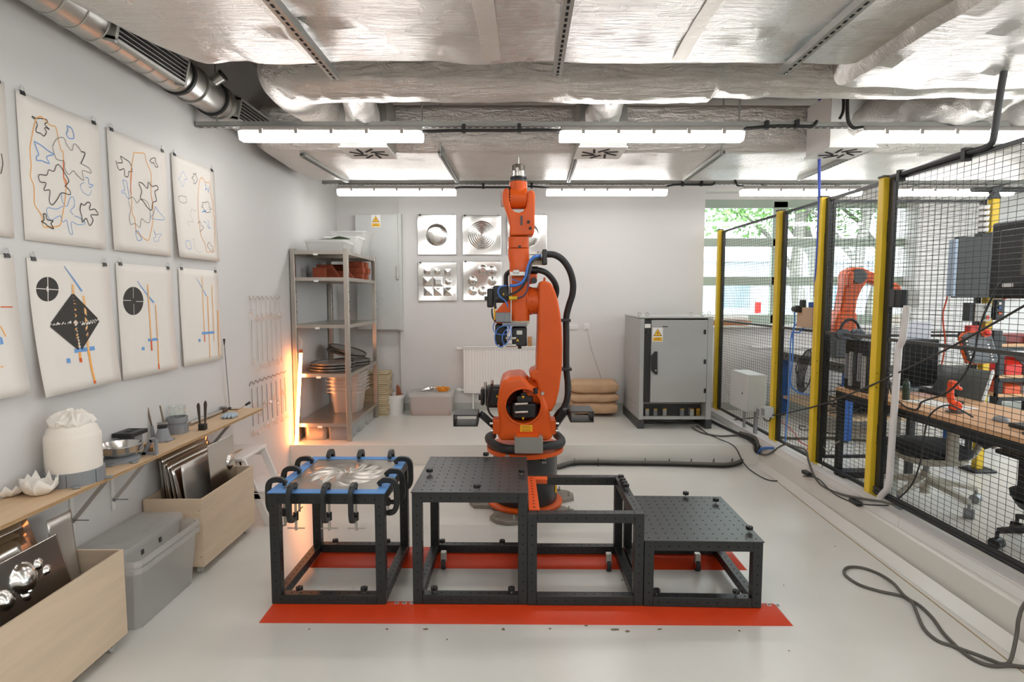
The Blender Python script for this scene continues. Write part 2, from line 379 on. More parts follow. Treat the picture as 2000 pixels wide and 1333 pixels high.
# ================================================================ OUTSIDE
m = M(); m.box(-30, 60, YB + .6, 60, -.3, 0); g = struct('exterior_ground', m, mat('pavement_pale', 'a3a29c', .8, var=.1))
m = M(); m.box(XR + .3, 40, -40, YB + .6, -.3, 0); struct('exterior_ground', m, MATS['pavement_pale'])
FAC = mat('white_facade', 'b7bec5', .8)
bt = thing('building', 'white rendered building across the yard beyond the window', 'building', (14, 24, 0))
m = M(); m.box(2, 32, 24, 30, 0, 3.1); obj('wall', m, FAC, bt)
m = M(); m.box(1.8, 32.2, 23.8, 30, 3.1, 3.35); obj('cornice', m, mat('facade_trim', 'cfd2d4', .8), bt)
for x in (5.2, 8.8, 12.4, 16):
    m = M(); m.box(x, x + 1.5, 23.94, 24.02, .9, 2.3); fo = obj('window', m, mat('far_frame', 'b7c2cc', .6), bt)
    m = M(); m.box(x + .12, x + 1.38, 23.9, 23.95, 1.0, 2.2); obj('pane', m, mat('far_pane', '6f90a8', .15), fo)
BARK = mat('bark', '77746c', .85, var=.2, vscale=8, bump=.5, bscale=12, bdist=.02)
LEAF = mat('leaf_green', '6d9650', .6, var=.25, vscale=3); 
def tree(label, base, pts, r0, crowns, seed):
    rr = random.Random(seed)
    t = thing('tree', label, 'tree', base, 'trees in the yard outside')
    m = M(); P = [Vector(base) + Vector(p) for p in pts]; K = len(P)
    m.tube(P, [r0 * (1 - .6 * i / (K - 1)) for i in range(K)], n=9, smooth=0); obj('trunk', m, BARK, t)
    for (a, b, c, d) in ((K - 2, 1.4, .2, 1.6), (K - 3, -1.2, .4, 1.5), (K - 2, -.7, -.3, 1.7)):
        q = P[a]; m = M(); m.tube([q, q + Vector((b * .5, c * .5, d * .6)), q + Vector((b, c, d))], [r0 * .4, r0 * .28, r0 * .12], n=7); obj('branch', m, BARK, t)
    m = M()
    for (cx, cy, cz, rad, cnt) in crowns:
        for _ in range(cnt):
            v = Vector((rr.gauss(0, 1), rr.gauss(0, 1), rr.gauss(0, .8))); v = v.normalized() * rad * rr.random() ** .45
            c = Vector(base) + Vector((cx, cy, cz)) + v; s = rr.uniform(.05, .1)
            a = Vector((rr.gauss(0, 1), rr.gauss(0, 1), rr.gauss(0, 1))).normalized(); b = a.orthogonal().normalized()
            m.add([c - a * s, c + b * s * .5, c + a * s, c - b * s * .5], [(0, 1, 2, 3)])
    f = obj('foliage', m, LEAF, t, fixn=False, smooth=False); f['kind'] = 'stuff'
def gp(u, Y): q = at(u, 600, y=Y); return (q.x, Y, 0)
tree('leafy tree outside with the straight trunk in the second window column', gp(1560, 13.5), [(0.15, 0, 0), (0.05, 0, 1.2), (-.1, 0, 2.2), (-.05, 0, 3.4), (.1, 0, 5)], .2, [(-2.6, 1, 4.1, 1.3, 1600), (-.5, .5, 4.4, 1.3, 1300), (-1.4, 0, 3.6, .8, 500)], 1)
tree('leafy tree outside with the leaning trunk beside the straight one', gp(1600, 14.5), [(0, 0, 0), (-.05, 0, 1.4), (-.2, 0, 2.6), (-.5, 0, 3.6), (-.8, 0, 5)], .18, [(0.4, 0, 4.6, 1.4, 1300)], 2)
tree('leafy tree outside with the forked trunk behind the second robot', gp(1640, 13), [(0, 0, 0), (.1, 0, 1.4), (.35, 0, 2.4), (.5, 0, 3.4), (.8, 0, 4.8)], .19, [(.2, 1, 4.3, 1.3, 1500), (1.6, 0, 4.4, 1.1, 900)], 3)
tree('leafy tree outside with the trunk seen between the last two window columns', gp(1705, 14), [(-.1, 0, 0), (0, 0, 1.4), (.25, 0, 2.6), (.6, 0, 3.6), (.9, 0, 5)], .2, [(1.3, .5, 4.4, 1.3, 1300)], 4)
vt = thing('van', 'white parked van outside the first window column', 'van', at(1415, 600, y=16).to_tuple()[:2] + (0,))
vx, vy = vt.location.x, 16.
m = M(); m.prism([(vx - 1.0, .35), (vx + 1.0, .35), (vx + 1.0, 1.2), (vx + .85, 2.3), (vx - .85, 2.3), (vx - 1.0, 1.2)], 'y', vy, vy + 4.2); obj('body', m, mat('van_white', 'd5d8da', .3), vt, bevel=.08)
for s in (-1, 1):
    m = M(); m.box(vx + s * .93 - .08, vx + s * .93 + .08, vy - .03, vy + .05, 1.2, 1.5); obj('tail_light', m, REDP, vt)
    for yy in (vy + .8, vy + 3.3):
        m = M(); m.cyl((vx + s * .75, yy, .34), (vx + s * .98, yy, .34), .34); obj('wheel', m, RUBBER, vt)
m = M(); m.box(vx - .7, vx + .7, vy - .02, vy + .03, 1.35, 2.0); obj('rear_window', m, mat('van_glass', '9fb2bd', .1), vt)

# ================================================================ CEILING SERVICES
import mathutils.noise as mn
def duct_flat(name, label, x0, x1, y0, y1, z0, z1, material, rad=.12, sag=.02, nx=60, ny=30, edge=None):
    """wrapped rectangular duct: rounded box section swept along x, with wrinkled skin"""
    sec = []
    for cx, cz, a0 in ((y1 - rad, z0 + rad, -PI / 2), (y1 - rad * .6, z1 - rad * .6, 0), (y0 + rad * .6, z1 - rad * .6, PI / 2), (y0 + rad, z0 + rad, PI)):
        r_ = rad if cz < (z0 + z1) / 2 else rad * .6
        for k in range(6): a = a0 + PI / 2 * k / 5; sec.append((cx + r_ * math.cos(a), cz + r_ * math.sin(a)))
    # refine the straight bottom run
    out = []
    for i, p in enumerate(sec):
        q = sec[(i + 1) % len(sec)]; out.append(p); L = math.hypot(q[0] - p[0], q[1] - p[1]); k = int(L / .09)
        for j in range(1, k): out.append((p[0] + (q[0] - p[0]) * j / k, p[1] + (q[1] - p[1]) * j / k))
    cy, cz = (y0 + y1) / 2, (z0 + z1) / 2
    rs = []
    for i in range(nx + 1):
        t = i / nx; x = x0 + (x1 - x0) * t; e = min(t, 1 - t) * (x1 - x0); s = 1.0
        if e < rad: s = 1 - .35 * (1 - math.sqrt(max(0, 1 - (1 - e / rad) ** 2)))
        ring = []
        for (y, z) in out:
            yy, zz = cy + (y - cy) * (1 - (1 - s) * .35), cz + (z - cz) * s
            nv = mn.noise(Vector((x * 1.3, yy * 1.7, zz * 1.5 + 3))) * sag + mn.noise(Vector((x * 5, yy * 6, zz * 4))) * sag * .35
            ring.append((x, yy + nv * (1 if y > cy else -1) * .5, zz - abs(nv) * (1 if z < cz else 0) - (sag * .8 * (1 - abs(2 * ((yy - y0) / (y1 - y0)) - 1)) if z < cz else 0)))
        rs.append(ring)
    m = M(); m.rings(rs)
    return tag(obj(name, m, material), label, 'duct')
_d0 = duct_flat('insulated_duct', 'wide flat foil-wrapped duct overhead nearest the viewer', -1.9, 1.85, -1.6, 3.13, 2.86, 3.35, FOIL, .1, .03, 96)
for v_ in _d0.data.vertices:
    if v_.co.x < -1.3 and v_.co.y > 2.1: v_.co.x += .34 * ((v_.co.y - 2.1) / 1.03) ** 2 * (-1.3 - v_.co.x) / .6
duct_flat('insulated_duct', 'foil-wrapped duct with a rounded corner over the mesh fence', 1.76, XR - .2, -1.4, 3.42, 2.825, 3.3, FOIL, .14, .03, 60)
duct_flat('insulated_duct', 'flat foil-wrapped duct over the back of the room behind the front lamps', -2.1, XR - .1, 4.74, 6.02, 2.84, 3.2, FOIL2, .1, .018, 110)
from mathutils.bvhtree import BVHTree
def tape(parent, x0, y0, x1, y1, wd):
    """strip of foil tape following the underside of a duct"""
    dg = bpy.context.evaluated_depsgraph_get(); bv = BVHTree.FromObject(parent, dg); a, b = Vector((x0, y0, 0)), Vector((x1, y1, 0)); d = (b - a).normalized(); s = Vector((-d.y, d.x, 0)) * wd / 2
    m = M(); vs = []; n = 70
    for i in range(n + 1):
        for k in range(4):
            q = a + (b - a) * i / n + s * (k * 2 / 3 - 1); h = bv.ray_cast(Vector((q.x, q.y, 1)), Vector((0, 0, 1)))[0]
            vs.append((q.x, q.y, (h.z if h else 2.85) - (.004 if 0 < k < 3 else .0025)))
    m.add(vs, [(i * 4 + k, i * 4 + k + 1, i * 4 + k + 5, i * 4 + k + 4) for i in range(n) for k in range(3)]); obj('foil_tape', m, TAPE, parent, fixn=False)
TAPE = foilmat('foil_tape', 'e2dbd3', .26, 30, 12, .5)
def duct_round(name, label, pts, r, material, n=20, sub=6, wr=.03, cat_='duct', parent=None):
    P = cat([Vector(p) for p in pts], sub * 3); m = M(); rr_ = [r[min(int(i / (sub * 3)), len(r) - 1)] for i in range(len(P))] if isinstance(r, list) else r; m.tube(P, rr_, n=n * 2)
    m.v = [tuple(Vector(p) + Vector((mn.noise(Vector(p) * 3.1), mn.noise(Vector(p) * 3.3 + Vector((5, 0, 0))), mn.noise(Vector(p) * 2.9 + Vector((0, 7, 0))))) * wr + Vector((0, mn.noise(Vector(p) * 11), mn.noise(Vector(p) * 12 + Vector((3, 3, 3))))) * wr * .55) for p in m.v]
    o = obj(name, m, material, parent)
    return tag(o, label, cat_) if parent is None else o
duct_round('round_duct', 'thick round foil-wrapped pipe crossing the ceiling with an elbow at its left end', [(XR - .3, 3.58, 3.03), (5.2, 3.58, 3.03), (4.2, 3.58, 3.03), (3.2, 3.58, 3.03), (2.2, 3.58, 3.03), (1.2, 3.58, 3.03), (.4, 3.58, 3.03), (-.4, 3.58, 3.03), (-1.0, 3.58, 3.03), (-1.3, 3.64, 3.04), (-1.42, 3.85, 3.08), (-1.45, 4.2, 3.12), (-1.45, 4.7, 3.14)], [.17, .17, .17, .17, .17, .2], FOIL2, 24, 8, .013)
duct_round('flexible_duct', 'crumpled foil hose above the leftmost front lamp', [(-1.0, 3.75, 3.06), (-1.02, 4.0, 2.98), (-1.05, 4.2, 2.93), (-1.1, 4.4, 2.97), (-1.12, 4.5, 3.0)], .125, FOIL3, 18, 8, .05)
duct_round('flexible_duct', 'crumpled foil hose ending in a stub above the middle front lamp', [(.66, 3.75, 3.05), (.66, 4.0, 2.98), (.66, 4.2, 2.95), (.66, 4.42, 2.98)], .12, FOIL3, 18, 8, .05)
duct_round('flexible_duct', 'crumpled foil hose bending down to the white plenum box', [(3.3, 3.75, 3.05), (3.15, 3.98, 2.98), (2.95, 4.1, 2.96), (2.72, 4.25, 2.97), (2.6, 4.45, 2.93), (2.56, 4.52, 2.9)], .13, FOIL3, 18, 8, .06)
duct_round('flexible_duct', 'crumpled foil hose hanging from the round pipe right of the plenum box', [(3.7, 3.7, 3.05), (3.62, 3.95, 2.98), (3.45, 4.1, 2.95), (3.15, 4.2, 2.97), (3.0, 4.4, 3.0)], .14, FOIL3, 18, 8, .06)
m = M(); m.cyl((2.93, 3.36, 2.93), (2.93, 3.30, 2.9), .055, n=18); tag(obj('duct_port', m, DARK), 'small dark round port in the foil duct over the fence', 'duct port')
for x, w_ in ((-1.02, .05), (-.12, .09), (.82, .07)): tape(_d0, x, 2.2, x + .03, 3.0, w_)
# spiral duct on the left wall
SX, SZ, SR = WX + .135, 3.0, .107
t = thing('spiral_duct', 'bare spiral-seam ventilation pipe along the top of the left wall', 'duct', (SX, 1.0, SZ))
m = M(); m.cyl((SX, -1.5, SZ), (SX, 4.9, SZ), SR, n=32); obj('pipe', m, GALV, t)
y = -.5
while y < 3.55:
    m = M(); m.tube([(SX + SR * math.cos(a) * 1.01, y + .035 * math.sin(a * .5), SZ + SR * 1.01 * math.sin(a)) for a in [2 * PI * k / 26 for k in range(26)]], .004, n=4, close=True); obj('seam', m, GALV, t); y += .135
for yy in (3.62, 3.78, 4.02, 4.12):
    m = M(); m.lathe([(SR + .001, -.012), (SR + .012, -.012), (SR + .012, .012), (SR + .001, .012)], (SX, yy, SZ), 32, (0, 1, 0), cap=False); obj('collar', m, RUBBER if yy in (3.62, 4.02) else GALV, t)
m = M(); m.cyl((SX + .07, 3.9, SZ + .06), (SX + .14, 3.9, SZ + .1), .035, n=18); obj('measuring_port', m, GALV, t)
m = M(); m.cyl((SX + .14, 3.9, SZ + .1), (SX + .15, 3.9, SZ + .106), .038, n=18); obj('port_cap', m, BLACKP, t)
def grille(y0, y1):
    ax = Vector((math.cos(-.22), 0, math.sin(-.22))); c = Vector((SX, 0, SZ)); tn = Vector((-ax.z, 0, ax.x))
    def Q(y, a, d): return c + ax * (SR * .93 + d) + tn * a + Vector((0, y, 0))
    m = M(); 
    for a0, a1 in ((-.075, -.06), (.06, .075)): m.add([Q(y0, a0, .03), Q(y1, a0, .03), Q(y1, a1, .03), Q(y0, a1, .03), Q(y0, a0, -.03), Q(y1, a0, -.03), Q(y1, a1, -.03), Q(y0, a1, -.03)], [(0, 1, 2, 3), (0, 1, 5, 4), (3, 2, 6, 7), (0, 3, 7, 4), (1, 2, 6, 5)])
    for b0, b1 in ((y0, y0 + .02), (y1 - .02, y1)): m.add([Q(b0, -.085, .03), Q(b1, -.085, .03), Q(b1, .085, .03), Q(b0, .085, .03), Q(b0, -.085, -.03), Q(b1, -.085, -.03), Q(b1, .085, -.03), Q(b0, .085, -.03)], [(0, 1, 2, 3), (0, 1, 5, 4), (3, 2, 6, 7), (0, 3, 7, 4), (1, 2, 6, 5)])
    fr = obj('grille', m, GALV, t)
    m = M(); m.add([Q(y0, -.062, .014), Q(y1, -.062, .014), Q(y1, .062, .014), Q(y0, .062, .014)], [(0, 1, 2, 3)]); obj('grille_back', m, DARK, fr)
    for k in range(5):
        a = -.044 + .022 * k; m = M(); m.add([Q(y0, a - .002, .028), Q(y1, a - .002, .028), Q(y1, a + .002, .028), Q(y0, a + .002, .028), Q(y0, a - .002, .01), Q(y1, a - .002, .01), Q(y1, a + .002, .01), Q(y0, a + .002, .01)], [(0, 1, 2, 3), (0, 1, 5, 4), (3, 2, 6, 7)]); obj('louvre', m, GALV, fr)
    y = y0 + .1
    while y < y1 - .05:
        m = M(); m.add([Q(y, -.068, .014), Q(y + .006, -.068, .014), Q(y + .006, .068, .014), Q(y, .068, .014)], [(0, 1, 2, 3)]); y += .1
grille(2.9, 3.52); grille(4.16, 4.8)
# struts under the ducts
def strut(name, label, p0, p1, wd=.041, ht=.03, slots=True, group='perforated steel struts', up=(0, 0, 1), pitch=.05, rods=()):
    p0, p1 = Vector(p0), Vector(p1); t = thing(name, label, 'strut', p0, group)
    d = (p1 - p0); L = d.length; d.normalize(); a = d.cross(Vector(up)).normalized(); b = a.cross(d)
    m = M()
    m.beam(p0 - b * (ht / 2 - .002), p1 - b * (ht / 2 - .002), wd, .004); m.beam(p0 - a * (wd / 2 - .002), p1 - a * (wd / 2 - .002), .004, ht); m.beam(p0 + a * (wd / 2 - .002), p1 + a * (wd / 2 - .002), .004, ht)
    obj('channel', m, ZINC, t)
    m = M(); k = .03
    while k < L - .03:
        q = p0 + d * k - b * (ht / 2 + .0006); m.obox(q, (.012, .028, .0012), Matrix((a, d, b)).transposed()); k += pitch
    obj('slots', m, HOLE, t, kind='stuff', smooth=False)
    for x in rods:
        m = M(); m.cyl(p0 + d * x - Vector((0, 0, .03)), p0 + d * x + Vector((0, 0, 3.6 - p0.z)), .005, n=6); obj('threaded_rod', m, ZINC, t)
    return t
zf = 2.815
for lab, (u0, v0, u1, v1) in (('perforated steel strut under the near duct, left of the robot', (530, 0, 655, 150)), ('perforated steel strut under the near duct, above the robot', (1110, 0, 1088, 145)), ('perforated steel strut under the near duct, toward the mesh fence', (1690, 0, 1530, 140))):
    a = at(u0, v0, z=zf); b = at(u1, v1, z=zf); d = a - b; a = b + d * 3.0
    strut('strut', lab, b, a, .045, .035, rods=(.03,))
zf = 2.815
for lab, (u0, v0, u1, v1) in (('short steel strut under the rear duct near the left corner', (590, 302, 678, 354)), ('short steel strut under the rear duct left of the robot tool', (860, 297, 893, 354)), ('short steel strut under the rear duct right of the robot tool', (1127, 297, 1110, 354)), ('short steel strut under the rear duct beside the middle swirl vent', (1412, 297, 1337, 352)), ('short steel strut under the rear duct beside the plenum box', (1700, 290, 1560, 350))):
    a = at(u0, v0, z=zf); b = at(u1, v1, z=zf); strut('strut', lab, a, b, rods=(.02,))
ra = at(403, 244, y=4.06)
zr1 = ra.z
strut('mounting_rail', 'long perforated rail across the ceiling carrying the front row of lamps', (-2.16, 4.06, zr1), (XR - .3, 4.06, zr1), .045, .035, group='lamp rails', rods=(.14, 1.55, 3.74, 6.3))
zr2 = at(1000, 357, y=6.22).z
strut('mounting_rail', 'long perforated rail across the ceiling carrying the rear row of lamps', (at(630, 357, y=6.22).x, 6.22, zr2), (XR - .3, 6.22, zr2), .045, .035, group='lamp rails', rods=(.3, 1.62, 3.1, 5.2))
# luminaires
def lamp(label, x0, x1, y, z, group):
    t = thing('ceiling_lamp', label, 'lamp', ((x0 + x1) / 2, y, z), group)
    m = M(); m.loft([], 4) if False else None
    m = M(); m.prism([(y - .055, z + .035), (y + .055, z + .035), (y + .04, z + .075), (y - .04, z + .075)], 'x', x0 + .01, x1 - .01); obj('housing', m, LIGHTP, t, bevel=.006)
    m = M(); m.rings([[(x, y + s * q, z + h) for q, h in ((-.058, .035), (-.058, .012), (-.04, -.02), (.04, -.02), (.058, .012), (.058, .035))] for x, s in ((x0 + .004, .85), (x0 + .03, 1), (x1 - .03, 1), (x1 - .004, .85))]); obj('diffuser', m, LAMP, t)
    k = x0 + .16
    while k < x1:
        m = M(); m.box(k - .012, k + .012, y - .064, y - .05, z + .015, z + .05); obj('clip', m, LIGHTP, t); k += .24
    for xx in (x0 + .25, x1 - .25):
        m = M(); m.box(xx - .02, xx + .02, y - .015, y + .015, z + .07, z + .115); obj('hanger', m, ZINC, t)
zl1 = at(1270, 272, y=4.08).z; zl2 = at(1185, 379, y=6.24).z
for lab, u0, u1 in (('front lamp at the left, above the shelf unit', 471, 827), ('front lamp in the middle, right of the robot tool', 1092, 1450), ('front lamp at the right, over the mesh fence', 1676, 2030)):
    lamp('long white ' + lab, at(u0, 272, y=4.06).x, at(u1, 272, y=4.06).x, 4.06, zl1, 'front row of lamps')
lamp('long white front lamp beyond the mesh fence', 5.4, 6.65, 4.06, zl1, 'front row of lamps')
for lab, u0, u1 in (('rear lamp above the wall cabinet', 660, 891), ('rear lamp above the bare back wall', 1067, 1302), ('rear lamp in front of the window', 1447, 1680), ('rear lamp furthest to the right', 1745, 1975)):
    lamp('long white ' + lab, at(u0, 379, y=6.22).x, at(u1, 379, y=6.22).x, 6.22, zl2, 'rear row of lamps')
for nm, x in (('by the left wall', -1.55), ('in the middle', .35), ('over the mesh fence', 2.6), ('over the raised floor', 4.9)):  # unseen lamp rows, added and closely spaced to brighten the near half
    lamp('long white lamp added for brightness far behind the viewer, ' + nm, x, x + 1.27, -1.5, 2.68, 'added lamps far behind the viewer')
    lamp('long white lamp added for brightness above the viewer, ' + nm, x, x + 1.27, .2, 2.68, 'added lamps above the viewer')
    lamp('long white lamp added for brightness overhead just outside the view, ' + nm, x, x + 1.27, 1.88, 2.68, 'added lamps just outside the view')
# swirl vents with plenum boxes
def vent(label, u0, u1, box_mat):
    z = 2.76; p = at((u0 + u1) / 2, 300, z=z); s = .185; cx, cy = p.x, p.y
    t = thing('swirl_vent', label, 'vent', (cx, cy, z), 'swirl vents')
    m = M(); m.box(cx - s, cx + s, cy - s, cy + s, z, z + .012); obj('plate', m, WHITEP, t, bevel=.003)
    for k in range(8):
        a = 2 * PI * k / 8 + .2; c = Vector((cx + .095 * math.cos(a), cy + .095 * math.sin(a), z - .002)); m = M(); m.obox(c, (.11, .016, .006), rz(a + .45)); obj('slot', m, DARK, t)
    m = M(); m.box(cx - s * .95, cx + s * .95, cy - s * .95, cy + s * .95, z + .012, z + .4); obj('plenum_box', m, box_mat, t, bevel=.004)
vent('white swirl vent behind the leftmost front lamp', 680, 762, GALV); vent('white swirl vent behind the middle front lamp', 1130, 1212, GALV)
vent('white swirl vent under the white plenum box near the fence', 1590, 1690, WHITEP)
# cables along the rails
def raily(u, v, y): return at(u, v, y=y)
def railcable(label, pts, y, r=.011, ties=()):
    t = thing('cable', label, 'cable', raily(*pts[0], y), 'black cables along the lamp rails')
    m = M(); m.tube([raily(u, v, y) for u, v in pts], r, n=8, smooth=6); obj('sheath', m, CABLEK, t)
    for u, v in ties:
        q = raily(u, v, y); m = M(); m.box(q.x - .012, q.x + .012, y - .017, y + .017, q.z - .016, q.z + .04); obj('clip', m, BLACKP, t)
railcable('black cable on the front rail left of the robot tool', [(820, 258), (835, 257), (900, 255), (990, 255), (1060, 254), (1096, 256)], 4.03, .011, [(906, 255), (1014, 254)])
railcable('black cable on the front rail from the middle lamp toward the plenum box', [(1448, 253), (1470, 250), (1520, 246), (1575, 247), (1590, 245), (1596, 236)], 4.03, .011, [(1497, 248), (1556, 246)])
railcable('black cable looping down to the right front lamp', [(1655, 178), (1655, 220), (1658, 240), (1668, 250), (1685, 249)], 4.0, .012)
railcable('black cable hanging beside the plenum box', [(1647, 178), (1647, 215), (1640, 232)], 4.03, .01)
railcable('black cable on the rear rail left of the robot tool', [(889, 369), (900, 366), (945, 366), (990, 366), (1030, 364), (1070, 367)], 6.19, .011, [(944, 366), (1038, 365)])
railcable('black cable on the rear rail right of the robot', [(1300, 365), (1320, 361), (1360, 361), (1390, 361), (1396, 356)], 6.19, .011, [(1333, 361), (1370, 361)])
railcable('black cable looping down to the lamp in front of the window', [(1428, 346), (1436, 352), (1440, 362), (1452, 364)], 6.19, .011)
# ================================================================ RED FLOOR RAILS
def red_rail(label, pl, pr, hl, hr, front, top, back):
    """hipped low rail lying on the floor; pl/pr = front bottom corners"""
    pl, pr = Vector(pl), Vector(pr); d = (pr - pl).normalized(); n = Vector((-d.y, d.x, 0)); L = (pr - pl).length; h = .05
    t = thing('floor_rail', label, 'rail', pl, 'red floor rails')
    bot = [pl, pr, pr + n * back, pl + n * back]
    tp = [pl + d * hl + n * front, pr - d * hr + n * front, pr - d * hr + n * top, pl + d * hl + n * top]
    m = M(); m.add([p for p in bot] + [p + Vector((0, 0, h)) for p in tp], [(3, 2, 1, 0), (4, 5, 6, 7), (0, 1, 5, 4), (1, 2, 6, 5), (2, 3, 7, 6), (3, 0, 4, 7)]); obj('body', m, RED, t, bevel=.002)
    return t, pl, d, n
t, pl, d, n = red_rail('long red rail with sloping sides in front of the black tables', (-1.277, 2.79, 0), (1.421, 2.755, 0), .035, .05, .088, .125, .2)
for x in (.68, .72, .76, 2.62, 2.665):
    q = pl + d * x + n * .107; m = M(); m.cyl(q + Vector((0, 0, .048)), q + Vector((0, 0, .0515)), .011, n=14); s_ = obj('screw', m, GALV, t)
    m = M(); m.cyl(q + Vector((0, 0, .051)), q + Vector((0, 0, .052)), .005, n=8); obj('socket', m, HOLE, s_)
t, pl, d, n = red_rail('long red rail with sloping sides behind the black tables', (at(603, 1111, z=0).x, 3.385, 0), (1.432, 3.345, 0), .04, .05, .1, .19, .3)
for x in (.55, .62, 2.5, 2.53):
    q = pl + d * x + n * .12; m = M(); m.cyl(q + Vector((0, 0, .048)), q + Vector((0, 0, .0515)), .011, n=14); obj('screw', m, GALV, t)

# ================================================================ BLACK WELDING TABLES
TH = .05
def knob(parent, x, y, z, a=0):
    m = M(); m.cyl((x, y, z), (x, y, z + .016), .004, n=8); k = obj('clamp_knob', m, GALV, parent)
    m = M(); h = z + .014
    for q in range(3): m.obox((x, y, h + .009), (.036, .011, .018), rz(a + q * PI / 3))
    obj('knob_head', m, BLACKP, k, bevel=.002)
def table(name, label, W, D, H, plate=True, knobs=(), lows=(), casters=()):
    t = thing(name, label, 'table', (0, 0, 0), 'black perforated steel tables'); w = W / 2
    zt_ = H - (.006 if plate else 0)
    for sx in (-1, 1):
        for y0 in (0, D - TH):
            m = M(); m.box(min(sx * w, sx * (w - TH)), max(sx * w, sx * (w - TH)), y0, y0 + TH, 0, zt_); obj('leg', m, BLKM, t, bevel=.003)
    for z0 in (0, zt_ - TH):
        for y0 in (0, D - TH):
            m = M(); m.box(-w + TH, w - TH, y0, y0 + TH, z0, z0 + TH); obj('beam', m, BLKM, t, bevel=.002)
        for sx in (-1, 1):
            m = M(); m.box(min(sx * w, sx * (w - TH)), max(sx * w, sx * (w - TH)), TH, D - TH, z0, z0 + TH); obj('beam', m, BLKM, t, bevel=.002)
    hs = M()
    def hole(p, nrm, r=.0048):
        nrm = Vector(nrm); hs.cyl(Vector(p) - nrm * .001, Vector(p) + nrm * .0006, r, n=7)
    K = int(W / .05)
    for i in range(K):
        x = -w + .05 * (i + .5) + (W - .05 * K) / 2
        hole((x, 0, TH / 2), (0, -1, 0)); hole((x, 0, zt_ - TH / 2), (0, -1, 0)); hole((x, D - TH, TH / 2), (0, -1, 0)); hole((x, D - TH, zt_ - TH / 2), (0, -1, 0))
        if abs(x) < w - TH: hole((x, TH / 2, TH), (0, 0, 1)); hole((x, D - TH / 2, TH), (0, 0, 1))
        if not plate: hole((x, TH / 2, zt_), (0, 0, 1)); hole((x, D - TH / 2, zt_), (0, 0, 1))
    for i in range(int(D / .05) - 1):
        y = .075 + .05 * i
        for sx in (-1, 1):
            hole((sx * (w - TH / 2), y, TH), (0, 0, 1)); hole((sx * w, y, TH / 2), (sx, 0, 0)); hole((sx * w, y, zt_ - TH / 2), (sx, 0, 0))
            hole((sx * (w - TH), y, TH / 2), (-sx, 0, 0)); hole((sx * (w - TH), y, zt_ - TH / 2), (-sx, 0, 0))
            if not plate: hole((sx * (w - TH / 2), y, zt_), (0, 0, 1))
    z = .075
    while z < zt_ - TH:
        for sx in (-1, 1):
            for y0 in (0, D - TH):
                hole((sx * (w - TH / 2), y0, z), (0, -1, 0)); hole((sx * w, y0 + TH / 2, z), (sx, 0, 0)); hole((sx * (w - TH), y0 + TH / 2, z), (-sx, 0, 0))
        z += .05
    if plate:
        m = M(); m.box(-w - .004, w + .004, -.004, D + .004, H - .006, H); obj('top_plate', m, BLKPLATE, t, bevel=.0012)
        if plate == 1:
            ny = int(D / .06)
            for i in range(K):
                for j in range(ny):
                    hole((-w + .05 * (i + .5) + (W - .05 * K) / 2, D * (j + .5) / ny, H), (0, 0, 1), .005)
    obj('perforation', hs, HOLE, t, kind='stuff', smooth=False, fixn=False)
    for (x, y, a) in knobs: knob(t, x * W, y * D, H, a)
    for (x, y, a) in lows: knob(t, x * W, y * D, TH, a)
    for x in casters:
        y = D - .16; m = M(); m.cyl((x * W - .012, y, -.014), (x * W + .012, y, -.014), .035, n=18); c = obj('caster', m, RUBBER, t)
        m = M(); m.cyl((x * W - .013, y, -.014), (x * W + .013, y, -.014), .02, n=14); obj('caster_hub', m, REDP, c)
        m = M(); m.box(x * W - .017, x * W + .017, y - .015, y + .02, 0, .06); obj('caster_fork', m, GALV, c, bevel=.003)
    return t
t1 = table('steel_table', 'black steel frame table under the blue-taped sheet, leftmost of the four', .597, .655, .592, 2, (), ((-.27, .04, 0), (.3, .04, .6), (-.27, .94, .4), (.28, .94, 0)))
t1.location = (-.9475, 2.877, .05); t1.rotation_euler.z = -.015
t2 = table('steel_table', 'black table with the highest bare pegged plate, beside the orange angle bracket', .597, .65, .60, 1, ((.08, .97, .2), (-.42, .45, 0), (.45, .45, .5), (.06, .04, .3)), ((-.32, .04, 0), (.36, .04, .4), (-.38, .94, .7), (.25, .94, 0)), (-.34,))
t2.location = (-.21, 2.874, .05); t2.rotation_euler.z = -.015
t3 = table('steel_table', 'black table with an open top frame and no plate, third from the left', .600, .645, .491, 0, (), (), (.33,))
for k, y in enumerate((.42, .36, .31, .26)): knob(t3, .275, y + .12, .491, .3 * k)
t3.location = (.387, 2.860, .05); t3.rotation_euler.z = -.013
m = M()
for sx in (-1, 1):
    for y0 in (-.003,):
        m.box(sx * .275 - .026, sx * .275 + .026, y0, .02, .285, .289)
obj('joint_plate', m, GALV, t3)
for sx in (-1, 1):
    m = M(); m.box(sx * .275 - .018, sx * .275 + .018, -.006, .002, .40, .46); obj('corner_cover', m, BLKM, t3, bevel=.004)
t4 = table('steel_table', 'lowest black table with a wide perforated plate, rightmost of the four', .603, .66, .354, 1, ((.14, .985, 0), (.39, .82, .3), (.455, .18, .5)), ((-.38, .04, 0), (.3, .04, .4)), (.2,))
t4.location = (.99, 2.8435, .05); t4.rotation_euler.z = -.03
